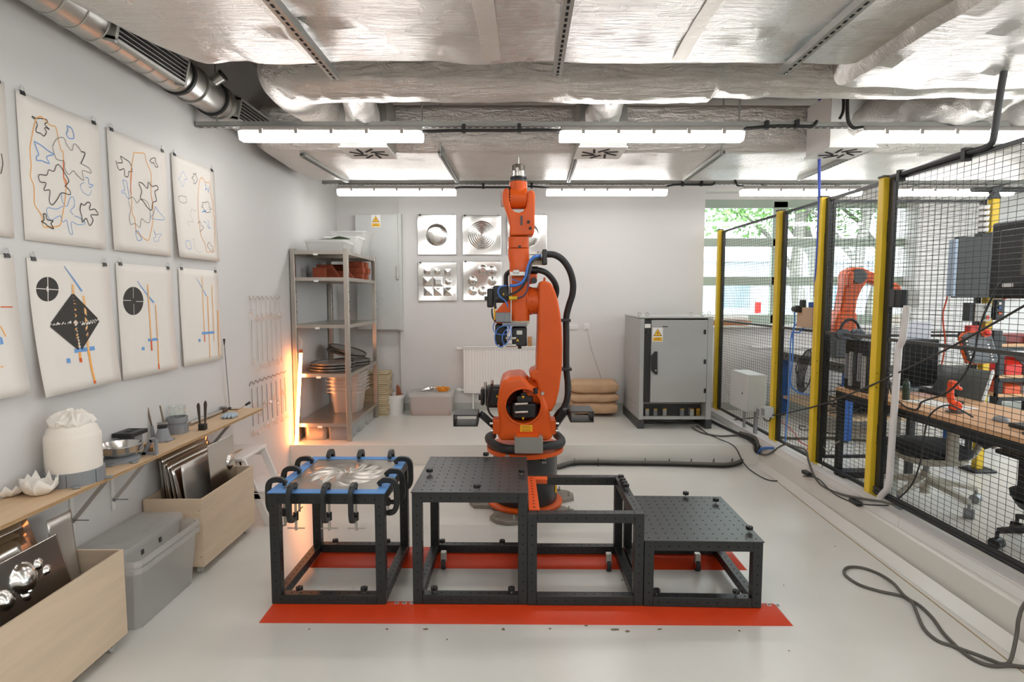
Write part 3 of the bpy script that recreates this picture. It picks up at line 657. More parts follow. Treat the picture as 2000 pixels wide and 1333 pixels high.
# orange angle bracket on the open table
t = thing('angle_bracket', 'bright orange perforated angle bracket lying along the open table frame', 'bracket', (.1, 2.9, .541))
m = M(); m.box(.094, .152, 2.905, 3.46, .541, .546); obj('flange', m, ORANGE2, t, bevel=.001)
m = M(); m.box(.094, .099, 2.905, 3.46, .546, .60); obj('upright', m, ORANGE2, t, bevel=.001)
m = M(); m.box(.152, .225, 3.40, 3.46, .541, .546); m.box(.152, .225, 3.455, 3.46, .50, .546); obj('tab', m, ORANGE2, t, bevel=.001)
m = M()
for k in range(11): m.cyl((.125, 2.94 + .048 * k, .5455), (.125, 2.94 + .048 * k, .5468), .006, n=8)
obj('hole', m, HOLE, t, kind='stuff')
# sheet with the swirl, taped and clamped to the left table
import numpy as np
ts = thing('formed_sheet', 'thin aluminium sheet with a pressed spiral, taped blue at its edges', 'metal sheet', (0, 0, 0))
def swirl(a, b):
    x, y = (a - .5) * .59, (b - .5) * .645; r = math.hypot(x * 1.0, y * .97); th = math.atan2(y, x)
    env = max(0, min(1, (r - .012) / .04)) * max(0, min(1, (.215 - r) / .05)); ph = 11 * (th - 4.6 * r)
    k = .5 + .5 * math.cos(ph)
    return (x, y + .3275, .003 + .010 * env * k * 1)
m = M(); m.grid(150, 150, swirl); obj('sheet', m, mat('formed_aluminium', 'b3aca3', .33, metal=.9, var=.04, vscale=5), ts, fixn=False)
for a in ((-.302, .302, -.005, .05), (-.302, .302, .605, .66), (-.302, -.25, .05, .605), (.25, .302, .05, .605)):
    m = M(); m.box(*a, .0015, .0062); obj('tape', m, BLUET, ts)
ts.location = (-.9475, 2.877, .642); ts.rotation_euler.z = -.015
def clamp():
    t = thing('c_clamp', '', 'clamp', (0, 0, 0), 'C-clamps around the blue-taped sheet')
    pts = [(0, .055, .014), (0, .045, .028), (0, .015, .036), (0, -.02, .03), (0, -.037, .005), (0, -.04, -.05), (0, -.038, -.105), (0, -.022, -.135), (0, .01, -.142), (0, .045, -.14)]
    P = cat([Vector(p) for p in pts], 5); m = M(); rs = []
    for i, p in enumerate(P):
        d = (P[min(i + 1, len(P) - 1)] - P[max(i - 1, 0)]).normalized(); nn = Vector((0, -d.z, d.y)); h = .014 if 6 < i < len(P) - 6 else .010
        rs.append([p + Vector((sx * .011, 0, 0)) + nn * (sz * h) for sx, sz in ((-1, -1), (1, -1), (1, 1), (-1, 1))])
    m.rings(rs); obj('frame', m, BLKM, t, bevel=.003)
    m = M(); m.cyl((0, .045, -.16), (0, .045, -.12), .014, n=12); obj('screw_boss', m, BLKM, t)
    m = M(); m.cyl((0, .045, -.215), (0, .045, -.062), .0065, n=10); s = obj('screw', m, STEEL, t)
    m = M(); m.cyl((0, .045, -.064), (0, .045, -.053), .011, n=12); obj('pad', m, STEEL, s)
    m = M(); m.cyl((-.045, .045, -.205), (.045, .045, -.205), .0035, n=8); obj('tommy_bar', m, STEEL, s)
    m = M(); m.cyl((0, .048, .006), (0, .048, .016), .011, n=12); obj('jaw', m, BLKM, t)
    return t
c0 = clamp(); TS = Matrix.Translation(ts.location) @ Matrix.Rotation(-.015, 4, 'Z'); first = True
specs = []
for k, x in enumerate((-.175, 0.0, .14)): specs.append((x, -.004, 0, 'black C-clamp on the front edge of the blue-taped sheet, ' + ('nearest the left corner', 'middle one', 'nearest the right corner')[k]))
for k, y in enumerate((.1, .3, .5)): specs.append((-.302, y, -PI / 2, 'black C-clamp on the left edge of the blue-taped sheet, ' + ('nearest the viewer', 'middle one', 'farthest back')[k]))
for k, y in enumerate((.1, .26, .5)): specs.append((.302, y, PI / 2, 'black C-clamp on the right edge of the blue-taped sheet, ' + ('nearest the viewer', 'middle one', 'farthest back')[k]))
for k, x in enumerate((-.19, 0.0, .19)): specs.append((x, .659, PI, 'black C-clamp on the rear edge of the blue-taped sheet, ' + ('left one', 'middle one', 'right one')[k]))
for x, y, a, lab in specs:
    p = TS @ Vector((x, y, .004)); o = c0 if first else dup(c0); first = False
    o.location = p; o.rotation_euler = (0, 0, a - .015); o['label'] = lab

# ================================================================ THE ROBOT
rb = thing('industrial_robot', 'large orange robot arm standing upright on a black pedestal', 'robot', (.115, 4.44, 0))
RX, RY = .115, 4.44
def X(u, v=600, y=4.3): return at(u, v, y=y).x
def Z(v, y=4.3): return at(1020, v, y=y).z
def outline(px, y=4.3): return [(at(u, v, y=y).x, at(u, v, y=y).z) for u, v in px]
def bool_cut(o, cm):
    me = bpy.data.meshes.new('cut'); me.from_pydata(cm.v, [], cm.f); bm = bmesh.new(); bm.from_mesh(me); bmesh.ops.recalc_face_normals(bm, faces=bm.faces); bm.to_mesh(me); bm.free()
    c = bpy.data.objects.new('cut', me); C.objects.link(c)
    md = o.modifiers.new('b', 'BOOLEAN'); md.object = c; md.operation = 'DIFFERENCE'; md.solver = 'EXACT'
    dg = bpy.context.evaluated_depsgraph_get(); dg.update()
    new = bpy.data.meshes.new_from_object(o.evaluated_get(dg)); mats = [q for q in o.data.materials]
    o.modifiers.clear(); o.data = new
    if not new.materials:
        for q in mats: new.materials.append(q)
    bpy.data.objects.remove(c)
    new.polygons.foreach_set('use_smooth', [True] * len(new.polygons)); new.set_sharp_from_angle(angle=math.radians(38))
# pedestal
m = M(); m.lathe([(.245, .05), (.252, .07), (.252, .42), (.258, .43), (.258, .455)], (RX, RY, 0), 48); ped = obj('pedestal', m, mat('pedestal_black', '222425', .32, var=.08, vscale=4), rb)
m = M(); m.lathe([(.285, .03), (.295, .036), (.295, .052), (.285, .058), (.24, .062)], (RX, RY, 0), 48); fl = obj('base_flange', m, ORANGE, rb)
for k in range(5):
    a = -PI / 2 - .42 + 2 * PI * k / 5; c = Vector((RX + .33 * math.cos(a), RY + .33 * math.sin(a), 0)); rt = rz(a)
    poly = [(-.12, -.12), (.06, -.12), (.11, -.04), (.11, .04), (.06, .12), (-.12, .12)]
    m = M(); m.rings([[c + rt @ Vector((x, y, z)) for x, y in poly] for z in (0, .032)]); fp = obj('foot_plate', m, mat('foot_steel', '8b857b', .5, metal=.4, var=.15, vscale=10), rb, bevel=.003)
    for sy in (-.07, .07):
        q = c + rt @ Vector((.05, sy, .032)); m = M(); m.cyl(q, q + Vector((0, 0, .014)), .013, n=6); m.cyl(q, q + Vector((0, 0, .035)), .006, n=8); obj('anchor_bolt', m, GALV, fp)
for du in (1060, 1064.5):
    for dv in (895, 903):
        p = at(du, dv, y=4.2); m = M(); m.cyl((p.x, 4.215, p.z), (p.x, 4.185, p.z), .007, n=8); obj('rivet', m, GALV, ped)
p = at(1085, 955, y=4.35); m = M(); m.obox((p.x - .006, 4.36, p.z), (.01, .05, .06), rz(.35)); obj('warning_label', m, YELLST, ped)
# rotating disc with the wrap-around hose
zd = Z(873, RY)
m = M(); m.lathe([(.26, zd - .03), (.3, zd - .02), (.3, zd + .012), (.2, zd + .02)], (RX, RY, 0), 48); dk = obj('turntable', m, ORANGE, rb)
m = M(); m.box(RX - .19, RX - .09, RY - .345, RY - .26, zd - .035, zd - .005); lug = obj('turntable_lug', m, ORANGE, rb, bevel=.012)
q = Vector((RX - .14, RY - .32, zd - .006)); m = M(); m.cyl(q, q + Vector((0, 0, .016)), .024, n=20); obj('washer', m, GALV, lug); m = M(); m.cyl(q + Vector((0, 0, .014)), q + Vector((0, 0, .03)), .013, n=6); obj('bolt', m, GALV, lug)
hp = []
for k in range(0, 27):
    a = PI * .86 + PI * 1.28 * k / 26; hp.append((RX + .285 * math.cos(a), RY + .285 * math.sin(a), zd + .06 + .012 * math.sin(k * .5)))
m = M(); m.tube(hp, .033, n=12, smooth=3)
o = obj('base_hose', m, RUBBER, rb)
p0 = at(1005, 853, y=4.1); p1 = at(1060, 885, y=4.1)
m = M(); m.box(p0.x, p1.x, 4.08, 4.2, p1.z, p0.z); bx_ = obj('junction_box', m, mat('box_steel', '9a9a93', .4, metal=.5), rb, bevel=.004)
m = M(); m.box(p0.x + .01, p1.x - .03, 4.075, 4.2, p0.z, p0.z + .008); obj('box_lid', m, ORANGE, bx_)
# column with the round opening
YC0, YC1 = 4.16, 4.62
col = [(988, 737), (1023, 734), (1034, 748), (1052, 760), (1064, 775), (1070, 792), (1075, 815), (1080, 850), (1076, 860), (974, 860), (972, 850), (976, 830), (971, 790), (975, 762), (980, 746)]
m = M(); m.prism(outline(col, 4.2), 'y', YC0, YC1); cl = obj('column', m, ORANGE, rb, bevel=.035, seg=4)
cm = M(); pc = at(1022, 794.5, y=4.16); cm.cyl((pc.x, 4.0, pc.z), (pc.x, 4.46, pc.z), .131, n=48); bool_cut(cl, cm)
m = M(); m.tube([(pc.x + .134 * math.cos(a), 4.158, pc.z + .134 * math.sin(a)) for a in [2 * PI * k / 48 for k in range(48)]], .007, n=8, close=True); obj('opening_rim', m, ORANGE, cl)
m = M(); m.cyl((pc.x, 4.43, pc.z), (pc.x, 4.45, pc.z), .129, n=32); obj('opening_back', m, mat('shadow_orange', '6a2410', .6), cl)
def motor(parent, c, size, axis=(0, 0, 1), nub=True, name='motor'):
    m = M(); m.obox(c, size); o = obj(name, m, BLACKP, parent, bevel=min(size) * .14, seg=2)
    return o
mo = motor(rb, (pc.x + .012, 4.27, pc.z + .045), (.12, .12, .05)); m = M(); m.box(pc.x - .02, pc.x + .03, 4.2, 4.25, pc.z + .07, pc.z + .095); obj('motor_cap', m, BLACKP, mo, bevel=.006)
mo2 = motor(rb, (pc.x + .01, 4.28, pc.z - .045), (.19, .14, .12)); m = M(); m.cyl((pc.x - .11, 4.3, pc.z - .02), (pc.x - .11, 4.3, pc.z - .1), .03, n=14); obj('motor_cable', m, RUBBER, mo2)
for dz in (.012, -.05):
    m = M(); m.cyl((pc.x - .06, 4.19, pc.z + dz), (pc.x + .035, 4.19, pc.z + dz + .004), .011, n=12); obj('connector', m, GALV, mo2)
for (dx, dz) in ((.0, .062), (.0, -.098)):
    m = M(); m.prism([(pc.x + dx - .011, pc.z + dz + .009), (pc.x + dx + .011, pc.z + dz + .009), (pc.x + dx, pc.z + dz - .012)], 'y', 4.195, 4.199); obj('warning_mark', m, YELLST, mo2)
p0 = at(1016, 831, y=4.15); p1 = at(1040, 844, y=4.15)
m = M(); m.box(p0.x, p1.x, 4.152, 4.158, p1.z, p0.z); yl = obj('warning_label', m, YELLST, cl)
for k in range(4):
    m = M(); m.box(p0.x + .008, p1.x - (.01 if k % 2 else .02), 4.150, 4.152, p0.z - .011 - .011 * k, p0.z - .008 - .011 * k); obj('print_line', m, mat('label_print', '8a6a10', .6), yl)
# side lugs and forklift pockets
for s, uu in ((-1, (962, 978)), (1, (1071, 1086))):
    a, b = X(uu[0], 830, 4.2), X(uu[1], 830, 4.2); m = M(); m.box(a, b, 4.18, 4.32, Z(848, 4.2), Z(820, 4.2)); lg = obj('side_lug', m, ORANGE, rb, bevel=.008)
    for vv in (826, 840):
        zz = Z(vv, 4.2); xx = a - .008 if s < 0 else b + .008; m = M(); m.cyl((xx - .012, 4.17, zz), (xx + .012, 4.17, zz), .01, n=8); obj('bolt', m, GALV, lg)
for s, (u0, u1, v0, v1) in ((-1, (885, 933, 811, 834)), (1, (1114, 1160, 804, 826))):
    a, b = at(u0, v0, y=4.0), at(u1, v1, y=4.0); x0, x1, z0, z1 = a.x, b.x, b.z, a.z; m = M(); w_ = .009
    for q in ((x0, x1, z0, z0 + w_), (x0, x1, z1 - w_, z1), (x0, x0 + w_, z0 + w_, z1 - w_), (x1 - w_, x1, z0 + w_, z1 - w_)): m.box(q[0], q[1], 4.0, 4.22, q[2], q[3])
    pk = obj('forklift_pocket', m, BLKM, rb, bevel=.003)
    xa = x1 if s < 0 else x0; xb = X(966 if s < 0 else 1083, 835, 4.2); m = M(); m.beam((xa - s * .01, 4.2, (z0 + z1) / 2 + .01), (xb, 4.24, Z(836, 4.2)), .06, .05); obj('pocket_arm', m, BLKM, pk, bevel=.004)
# shoulder motor
pa, pb = at(940, 752, y=4.4), at(980, 796, y=4.4)
m = M(); m.obox(((pa.x + pb.x) / 2 + .03, 4.4, (pa.z + pb.z) / 2), (.15, .15, .165)); sm = obj('shoulder_motor', m, BLACKP, rb, bevel=.025)
m = M(); m.obox((pa.x + .012, 4.4, (pa.z + pb.z) / 2), (.03, .12, .13)); obj('motor_cap', m, BLACKP, sm, bevel=.012)
m = M(); m.cyl((pa.x - .02, 4.4, (pa.z + pb.z) / 2 - .01), (pa.x, 4.4, (pa.z + pb.z) / 2 - .01), .022, n=12); obj('motor_nub', m, BLACKP, sm)
for uu, vv in ((948, 752), (961, 748)):
    p = at(uu, vv, y=4.35); m = M(); m.cyl((p.x, 4.35, p.z - .03), (p.x, 4.35, p.z + .02), .012, n=12); obj('connector', m, GALV, sm)
m = M(); m.tube([at(u, v, y=4.3) for u, v in ((961, 750), (957, 765), (953, 785), (954, 802), (962, 814), (972, 818))], .008, n=8, smooth=5); obj('cable', m, CABLEK, sm)
p = at(972, 775, y=4.32); m = M(); m.prism([(p.x - .01, p.z + .012), (p.x + .012, p.z), (p.x - .01, p.z - .012)], 'y', 4.321, 4.325); obj('warning_mark', m, YELLST, sm)
# link arm
la = [(1050, 560), (1050, 600), (1049, 650), (1047, 700), (1047, 719), (1038, 720), (1033, 728), (1036, 737), (1046, 741), (1051, 760), (1061, 790), (1074, 801), (1083, 785), (1090, 757), (1095, 717), (1096, 680), (1095, 640), (1092, 611), (1087, 585), (1081, 567), (1074, 554), (1062, 549), (1053, 551)]
m = M(); m.prism(outline(la), 'y', 4.18, 4.44); lk = obj('link_arm', m, ORANGE, rb, bevel=.04, seg=4)
m = M(); m.cyl((X(1022), 4.32, Z(765)), (X(1060), 4.32, Z(765)), .105, n=36); ax2 = obj('shoulder_joint', m, ORANGE, rb)
for k in range(14):
    a = 2 * PI * k / 14; m = M(); m.cyl((X(1027), 4.32 + .11 * math.cos(a), Z(765) + .11 * math.sin(a)), (X(1032), 4.32 + .11 * math.cos(a), Z(765) + .11 * math.sin(a)), .008, n=6); obj('bolt', m, ORANGE, ax2)
m = M(); m.cyl((X(1045), 4.16, Z(763)), (X(1045), 4.16, Z(753)), .018, n=14); obj('breather_cap', m, BLACKP, lk)
p = at(1060, 770, y=4.12)
m = M(); m.cyl((p.x, 4.13, p.z), (p.x, 4.18, p.z), .012, n=10); obj('bolt', m, GALV, lk)
m = M(); m.obox((X(1063), 4.3, Z(549)), (.015, .03, .05)); obj('lifting_tab', m, ORANGE, lk, bevel=.003)
# elbow
m = M(); m.cyl((X(1028), 4.3, Z(588)), (X(1052), 4.3, Z(588)), .1, n=40); el = obj('elbow_joint', m, ORANGE, rb)
m = M(); m.cyl((X(1033), 4.3, Z(588)), (X(1036), 4.3, Z(588)), .106, n=40); obj('joint_ring', m, ORANGE, el)
for k in range(18):
    a = 2 * PI * k / 18; m = M(); m.cyl((X(1035), 4.3 + .098 * math.cos(a), Z(588) + .098 * math.sin(a)), (X(1039), 4.3 + .098 * math.cos(a), Z(588) + .098 * math.sin(a)), .007, n=6); obj('bolt', m, ORANGE, el)
# forearm
def sl(u0, u1, v, ry_=.09, e=3.5, y=4.3): return (X((u0 + u1) / 2, v), y, Z(v), X(u1, v) / 2 - X(u0, v) / 2, ry_, e)
m = M(); m.loft([sl(995, 1034, 628, .1), sl(995, 1034, 600, .1), sl(995, 1034, 540, .1), sl(995, 1034, 516, .095), sl(993, 1034, 505, .09), sl(992, 1033.5, 492, .085), sl(992, 1033.5, 487, .083)], 32); fa = obj('forearm', m, ORANGE, rb, bevel=.004)
m = M(); m.prism(outline([(997, 583), (985, 590), (966, 611), (965, 630), (997, 634)]), 'y', 4.22, 4.4); obj('elbow_casting', m, ORANGE, fa, bevel=.012)
m = M(); m.prism(outline([(1033, 536), (1048, 536), (1048, 553), (1033, 556)]), 'y', 4.23, 4.36); fb_ = obj('cable_mount', m, ORANGE, fa, bevel=.006)
m = M(); m.cyl((X(1042), 4.2, Z(549)), (X(1042), 4.24, Z(549)), .022, n=16); obj('mount_plug', m, BLACKP, fb_)
m = M(); m.loft([sl(992.5, 1033, 486, .08), sl(992.5, 1033, 464, .08)], 32); obj('forearm_collar', m, ORANGE, rb, bevel=.003)
p = at(1015, 482, y=4.21); m = M(); m.cyl((p.x, 4.225, p.z), (p.x, 4.21, p.z), .01, n=12); obj('plug', m, RUBBER, fa)
m = M(); m.box(X(996), X(1033), 4.2, 4.38, Z(632), Z(626)); obj('base_plate', m, mat('beige_plate', 'b5ab92', .5), fa, bevel=.003)
# wrist fork
fk = [(995, 463), (996, 445), (994, 432), (988, 414), (983, 400), (981.5, 386), (983, 375), (988, 371), (994, 373), (995, 396), (998, 410), (1005, 417), (1013, 419), (1021, 416), (1027, 408), (1029, 396), (1030, 378), (1035, 375), (1041, 376), (1044, 382), (1044, 400), (1043, 455), (1040, 462)]
m = M(); m.prism(outline(fk), 'y', 4.215, 4.385); wf = obj('wrist_fork', m, ORANGE, rb, bevel=.016, seg=3)
zj = Z(388)
m = M(); m.cyl((X(979.5), 4.3, zj), (X(984), 4.3, zj), .062, n=32); dj = obj('fork_cover', m, mat('cover_white', 'd9d2cc', .4), wf)
for a in (0, PI / 2): m = M(); m.obox((X(979.5) - .001, 4.3, zj), (.004, .11, .022), rx(a + .5)); obj('cover_cross', m, mat('cover_red', '9c3a24', .5), dj)
m = M(); m.cyl((X(1031), 4.2, Z(437)), (X(1031), 4.22, Z(437)), .011, n=12); m.cyl((X(1034.5), 4.2, Z(449)), (X(1034.5), 4.22, Z(449)), .011, n=12); obj('plug', m, RUBBER, wf)
m = M(); m.box(X(1016), X(1020), 4.21, 4.218, Z(443), Z(425)); obj('type_plate', m, DGREY, wf)
m = M(); m.cyl((X(993), 4.3, zj), (X(1029.5), 4.3, zj), .078, n=36); wr_ = obj('wrist_body', m, ORANGE, rb, bevel=.012)
m = M(); m.lathe([(.072, 0), (.066, .045), (.064, .075), (.066, .08), (.066, .116), (.058, .122)], (X(1012), 4.3, zj), 32); obj('wrist_neck', m, ORANGE, wr_)
for k in range(12):
    a = -1.3 + .25 * k; m = M(); m.cyl((X(994), 4.3 - .07 * math.cos(a), zj + .07 * math.sin(a)), (X(996), 4.3 - .086 * math.cos(a), zj + .086 * math.sin(a)), .005, n=6); obj('bolt', m, DARK, wr_)
zz = Z(356); xx = X(1012.5)
m = M(); m.lathe([(.062, 0), (.062, .014), (.055, .016), (.055, .022), (.062, .024), (.06, .038)], (xx, 4.3, zz - .002), 32); obj('tool_adapter', m, BLACKP, rb)
m = M(); m.lathe([(.06, 0), (.06, .008), (.055, .01), (.055, .034), (.058, .036), (.058, .04)], (xx, 4.3, Z(346) - .004), 32); obj('tool_ring', m, SHEET, rb)
m = M(); m.lathe([(.048, 0), (.048, .05), (.04, .056), (.02, .058)], (xx, 4.3, Z(337) - .002), 32); ck = obj('tool_chuck', m, mat('chuck_bronze', '5f564d', .45, metal=.4, var=.1, vscale=20), rb)
m = M(); m.cyl((xx - .01, 4.25, Z(333)), (xx - .01, 4.264, Z(333)), .012, n=14); obj('chuck_screw', m, GALV, ck)
m = M(); m.cyl((xx, 4.3, Z(323)), (xx, 4.3, Z(307)), .006, .004, n=8); obj('tool_pin', m, GALV, ck)
# motors at the elbow
def pbox(name, u0, u1, v0, v1, y0, y1, material, parent=None, bev=.008):
    a, b = at(u0, v0, y=y0), at(u1, v1, y=y0); m = M(); m.box(a.x, b.x, y0, y1, b.z, a.z); return obj(name, m, material, parent, bevel=bev)
em = pbox('elbow_motor', 963, 994, 558, 592, 4.22, 4.36, BLACKP, rb, .012); pbox('motor_cap', 951, 964, 564, 601, 4.24, 4.35, BLACKP, em, .01); pbox('motor_nub', 946, 952, 579, 587, 4.27, 4.3, BLACKP, em, .004)
pbox('motor_plug', 982, 985, 573, 579, 4.2, 4.23, YELLST, em, .003)
for (u0, u1, v0, v1, y0) in ((967, 990, 634, 674, 4.26), (1000, 1029, 639, 677, 4.2)):
    mo = pbox('wrist_motor', u0, u1, v0, v1, y0, y0 + .14, BLACKP, rb, .01); pbox('motor_collar', u0 + 3, u1 - 3, v0 - 6, v0 + 1, y0 + .01, y0 + .13, BLACKP, mo, .005); pbox('motor_nub', (u0 + u1) / 2 - 3, (u0 + u1) / 2 + 4, v1 - 1, v1 + 5, y0 + .04, y0 + .08, BLACKP, mo, .004)
    if u0 == 1000:
        pbox('nameplate', 1009, 1020, 646, 654, y0 - .003, y0, GALV, mo, 0)
        m = M(); m.prism(outline([(1008, 667), (1014, 667), (1011, 662)], y0), 'y', y0 - .003, y0); obj('warning_mark', m, YELLST, mo)
        for vv in (661, 675):
            a = at(988, vv, y=y0 - .03); b = at(1008, vv, y=y0 - .03); m = M(); m.cyl(a, b, .011, n=12); obj('connector', m, GALV, mo)
for (u0, u1, v0, v1) in ((968, 986, 611, 630), (984, 998, 611, 630)): pbox('valve_block', u0, u1, v0, v1, 4.17, 4.25, MGREY, fa, .006)
pbox('valve_manifold', 981, 1030, 631, 638, 4.15, 4.22, MGREY, fa, .004)
m = M(); m.beam(at(966, 625, y=4.2), at(966, 600, y=4.2), .012, .012); obj('yellow_strip', m, YELLST, fa)
m = M(); m.cyl(at(998, 628, y=4.16), at(998, 535, y=4.16), .004, n=6); m.box(X(996), X(1024), 4.14, 4.2, Z(540), Z(533)); obj('sensor_bracket', m, GALV, fa)
pbox('sensor', 1002, 1014, 527, 534, 4.13, 4.17, GALV, fa, .004)
# hoses and leads
def rob_tube(name, px, r, material, y=4.2, sm=6, n=10):
    m = M(); m.tube([at(q[0], q[1], y=(q[2] if len(q) > 2 else y)) for q in px], r, n=n, smooth=sm); return obj(name, m, material, rb)
rob_tube('main_hose', [(1066, 497, 4.25), (1082, 498, 4.25), (1098, 507, 4.25), (1112, 527, 4.27), (1119, 552, 4.3), (1118, 575, 4.32), (1111, 598, 4.34), (1106, 622, 4.35), (1106, 660, 4.35), (1106, 718, 4.35), (1109, 750, 4.35), (1108, 778, 4.35), (1101, 797, 4.35), (1091, 808, 4.36), (1084, 822, 4.4), (1083, 840, 4.42)], .0245, RUBBER, n=14)
for v_, u_ in ((626, 1105), (721, 1107)):
    p = at(u_, v_, y=4.34); m = M(); m.box(p.x - .05, p.x + .035, 4.3, 4.4, p.z - .011, p.z + .011); obj('hose_clamp', m, BLACKP, rb, bevel=.004)
p = at(1062, 503, y=4.25); m = M(); m.box(p.x - .012, p.x + .02, 4.19, 4.31, p.z - .055, p.z + .055); hb = obj('hose_holder', m, BLACKP, rb, bevel=.006)
m = M(); m.cyl((p.x - .05, 4.25, p.z + .012), (p.x - .01, 4.25, p.z + .012), .032, n=16); obj('hose_fitting', m, GALV, hb)
m = M(); m.box(X(1034), X(1068), 4.26, 4.3, Z(518), Z(508)); obj('holder_arm', m, mat('beige_plate', 'b5ab92', .5), hb)
rob_tube('elbow_hose', [(1036, 527, 4.32), (1052, 528, 4.32), (1068, 534, 4.33), (1082, 550, 4.36), (1087, 566, 4.4), (1084, 582, 4.46), (1076, 596, 4.5)], .022, RUBBER, n=12)
m = M(); m.cyl(at(1034, 528, y=4.32), at(1050, 528, y=4.32), .029, n=14); obj('hose_fitting', m, BLACKP, rb)
rob_tube('side_hose', [(997, 530, 4.36), (989, 537, 4.38), (988, 550, 4.38), (989, 562, 4.38)], .018, RUBBER)
rob_tube('blue_lead', [(1055, 500, 4.22), (1044, 502, 4.18), (1036, 510, 4.17), (1031, 523, 4.16), (1026, 542, 4.15), (1018, 553, 4.14), (1006, 558, 4.14), (996, 558, 4.15)], .011, BLUEC)
rob_tube('black_lead', [(1055, 505, 4.22), (1044, 507, 4.18), (1036, 518, 4.16), (1033, 535, 4.15), (1025, 553, 4.14), (1012, 568, 4.14), (995, 576, 4.15), (972, 583, 4.16), (967, 592, 4.17), (968, 603, 4.18)], .009, CABLEK)
rob_tube('purple_lead', [(1038, 520, 4.19), (1033, 540, 4.14), (1031, 562, 4.13), (1024, 577, 4.13), (1014, 582, 4.14), (1006, 583, 4.15)], .007, mat('purple_cable', '4c3a52', .5))
m = M(); m.cyl(at(994, 583, y=4.15), at(1010, 582, y=4.15), .014, n=12); obj('lead_connector', m, mat('connector_yellow', 'd8b224', .4), rb)
rob_tube('blue_airline', [(990, 558, 4.15), (977, 561, 4.15), (973, 570, 4.15), (977, 580, 4.15), (987, 588, 4.15), (992, 600, 4.16)], .0055, BLUEC)
rob_tube('blue_airline', [(1000, 546, 4.15), (1010, 549, 4.15), (1022, 555, 4.15)], .004, BLUEC)
for px in ([(994, 636), (975, 640), (967, 655), (969, 672), (978, 678), (990, 670), (998, 655), (999, 640)], [(998, 636), (984, 650), (981, 665), (986, 675)], [(966, 630), (963, 640), (967, 650), (977, 654), (990, 652), (996, 640)]):
    rob_tube('blue_airline', [(u, v, 4.14 + .01 * (i % 2)) for i, (u, v) in enumerate(px)], .0038, BLUEC, n=7)
rob_tube('black_lead', [(988, 660), (984, 655), (983, 666), (990, 674), (1000, 676)], .006, CABLEK, y=4.17)
rob_tube('black_lead', [(961, 603), (961, 612), (963, 622), (968, 628)], .006, CABLEK, y=4.2)
# floor cable bundle from the pedestal along the step
t = thing('cable_bundle', 'thick dark cable bundle on the floor from the pedestal along the step', 'cable', (.4, 4.8, 0))
for k, off in enumerate((0, .028)):
    pp = [(1088, 914), (1120, 906), (1160, 905), (1220, 906), (1300, 907), (1370, 909), (1420, 910), (1448, 903), (1465, 888)]
    m = M(); pts = [at(u, v - 3 * k, z=.02 + .022 * k) for u, v in pp]; pts.append(Vector((2.42, 5.52, .14 + .02 * k))); pts.append(Vector((2.43, 5.6, .23 + .02 * k))); pts.append(Vector((2.38, 5.85, .225 + .02 * k)))
    m.tube(pts, .019 - .004 * k, n=9, smooth=6); obj('cable', m, CABLE if k else CABLEK, t)
for u in (1122, 1168, 1260, 1307, 1350, 1394, 1430):
    p = at(u, 906, z=.025); m = M(); m.tube([(p.x, p.y + .026 * math.cos(a), .025 + .03 * math.sin(a)) for a in [2 * PI * k / 10 for k in range(10)]], .003, n=5, close=True); ti = obj('cable_tie', m, BLACKP, t)
    m = M(); m.box(p.x - .003, p.x + .003, p.y - .004, p.y + .004, .05, .075); obj('tie_end', m, BLACKP, ti)
# ================================================================ LEFT WALL: DRAWINGS
def inpx(pts, ox, oy, s): return [(ox + a / s, oy + b / s) for a, b in pts]
def clip_at(parent, p, nrm, n_=None):
    """small binder clip hanging over the top edge at p; nrm points away from the wall"""
    nrm = Vector(nrm); side = nrm.cross(Vector((0, 0, 1)))
    rot = Matrix((side, nrm, Vector((0, 0, 1)))).transposed()
    m = M(); vs = [(-.013, -.005, -.012), (.013, -.005, -.012), (.013, .006, -.012), (-.013, .006, -.012), (-.013, -.001, .006), (.013, -.001, .006), (.013, .002, .006), (-.013, .002, .006)]
    m.add([Vector(p) + rot @ Vector(v) for v in vs], [(3, 2, 1, 0), (4, 5, 6, 7), (0, 1, 5, 4), (1, 2, 6, 5), (2, 3, 7, 6), (3, 0, 4, 7)])
    c = obj('binder_clip', m, BLACKP, parent, smooth=False)
    m = M(); m.tube([Vector(p) + rot @ Vector(v) for v in ((-.008, .003, .004), (-.009, .002, .02), (-.003, .001, .028), (.003, .001, .028), (.009, .002, .02), (.008, .003, .004))], .0012, n=5); obj('clip_wire', m, GALV, c)
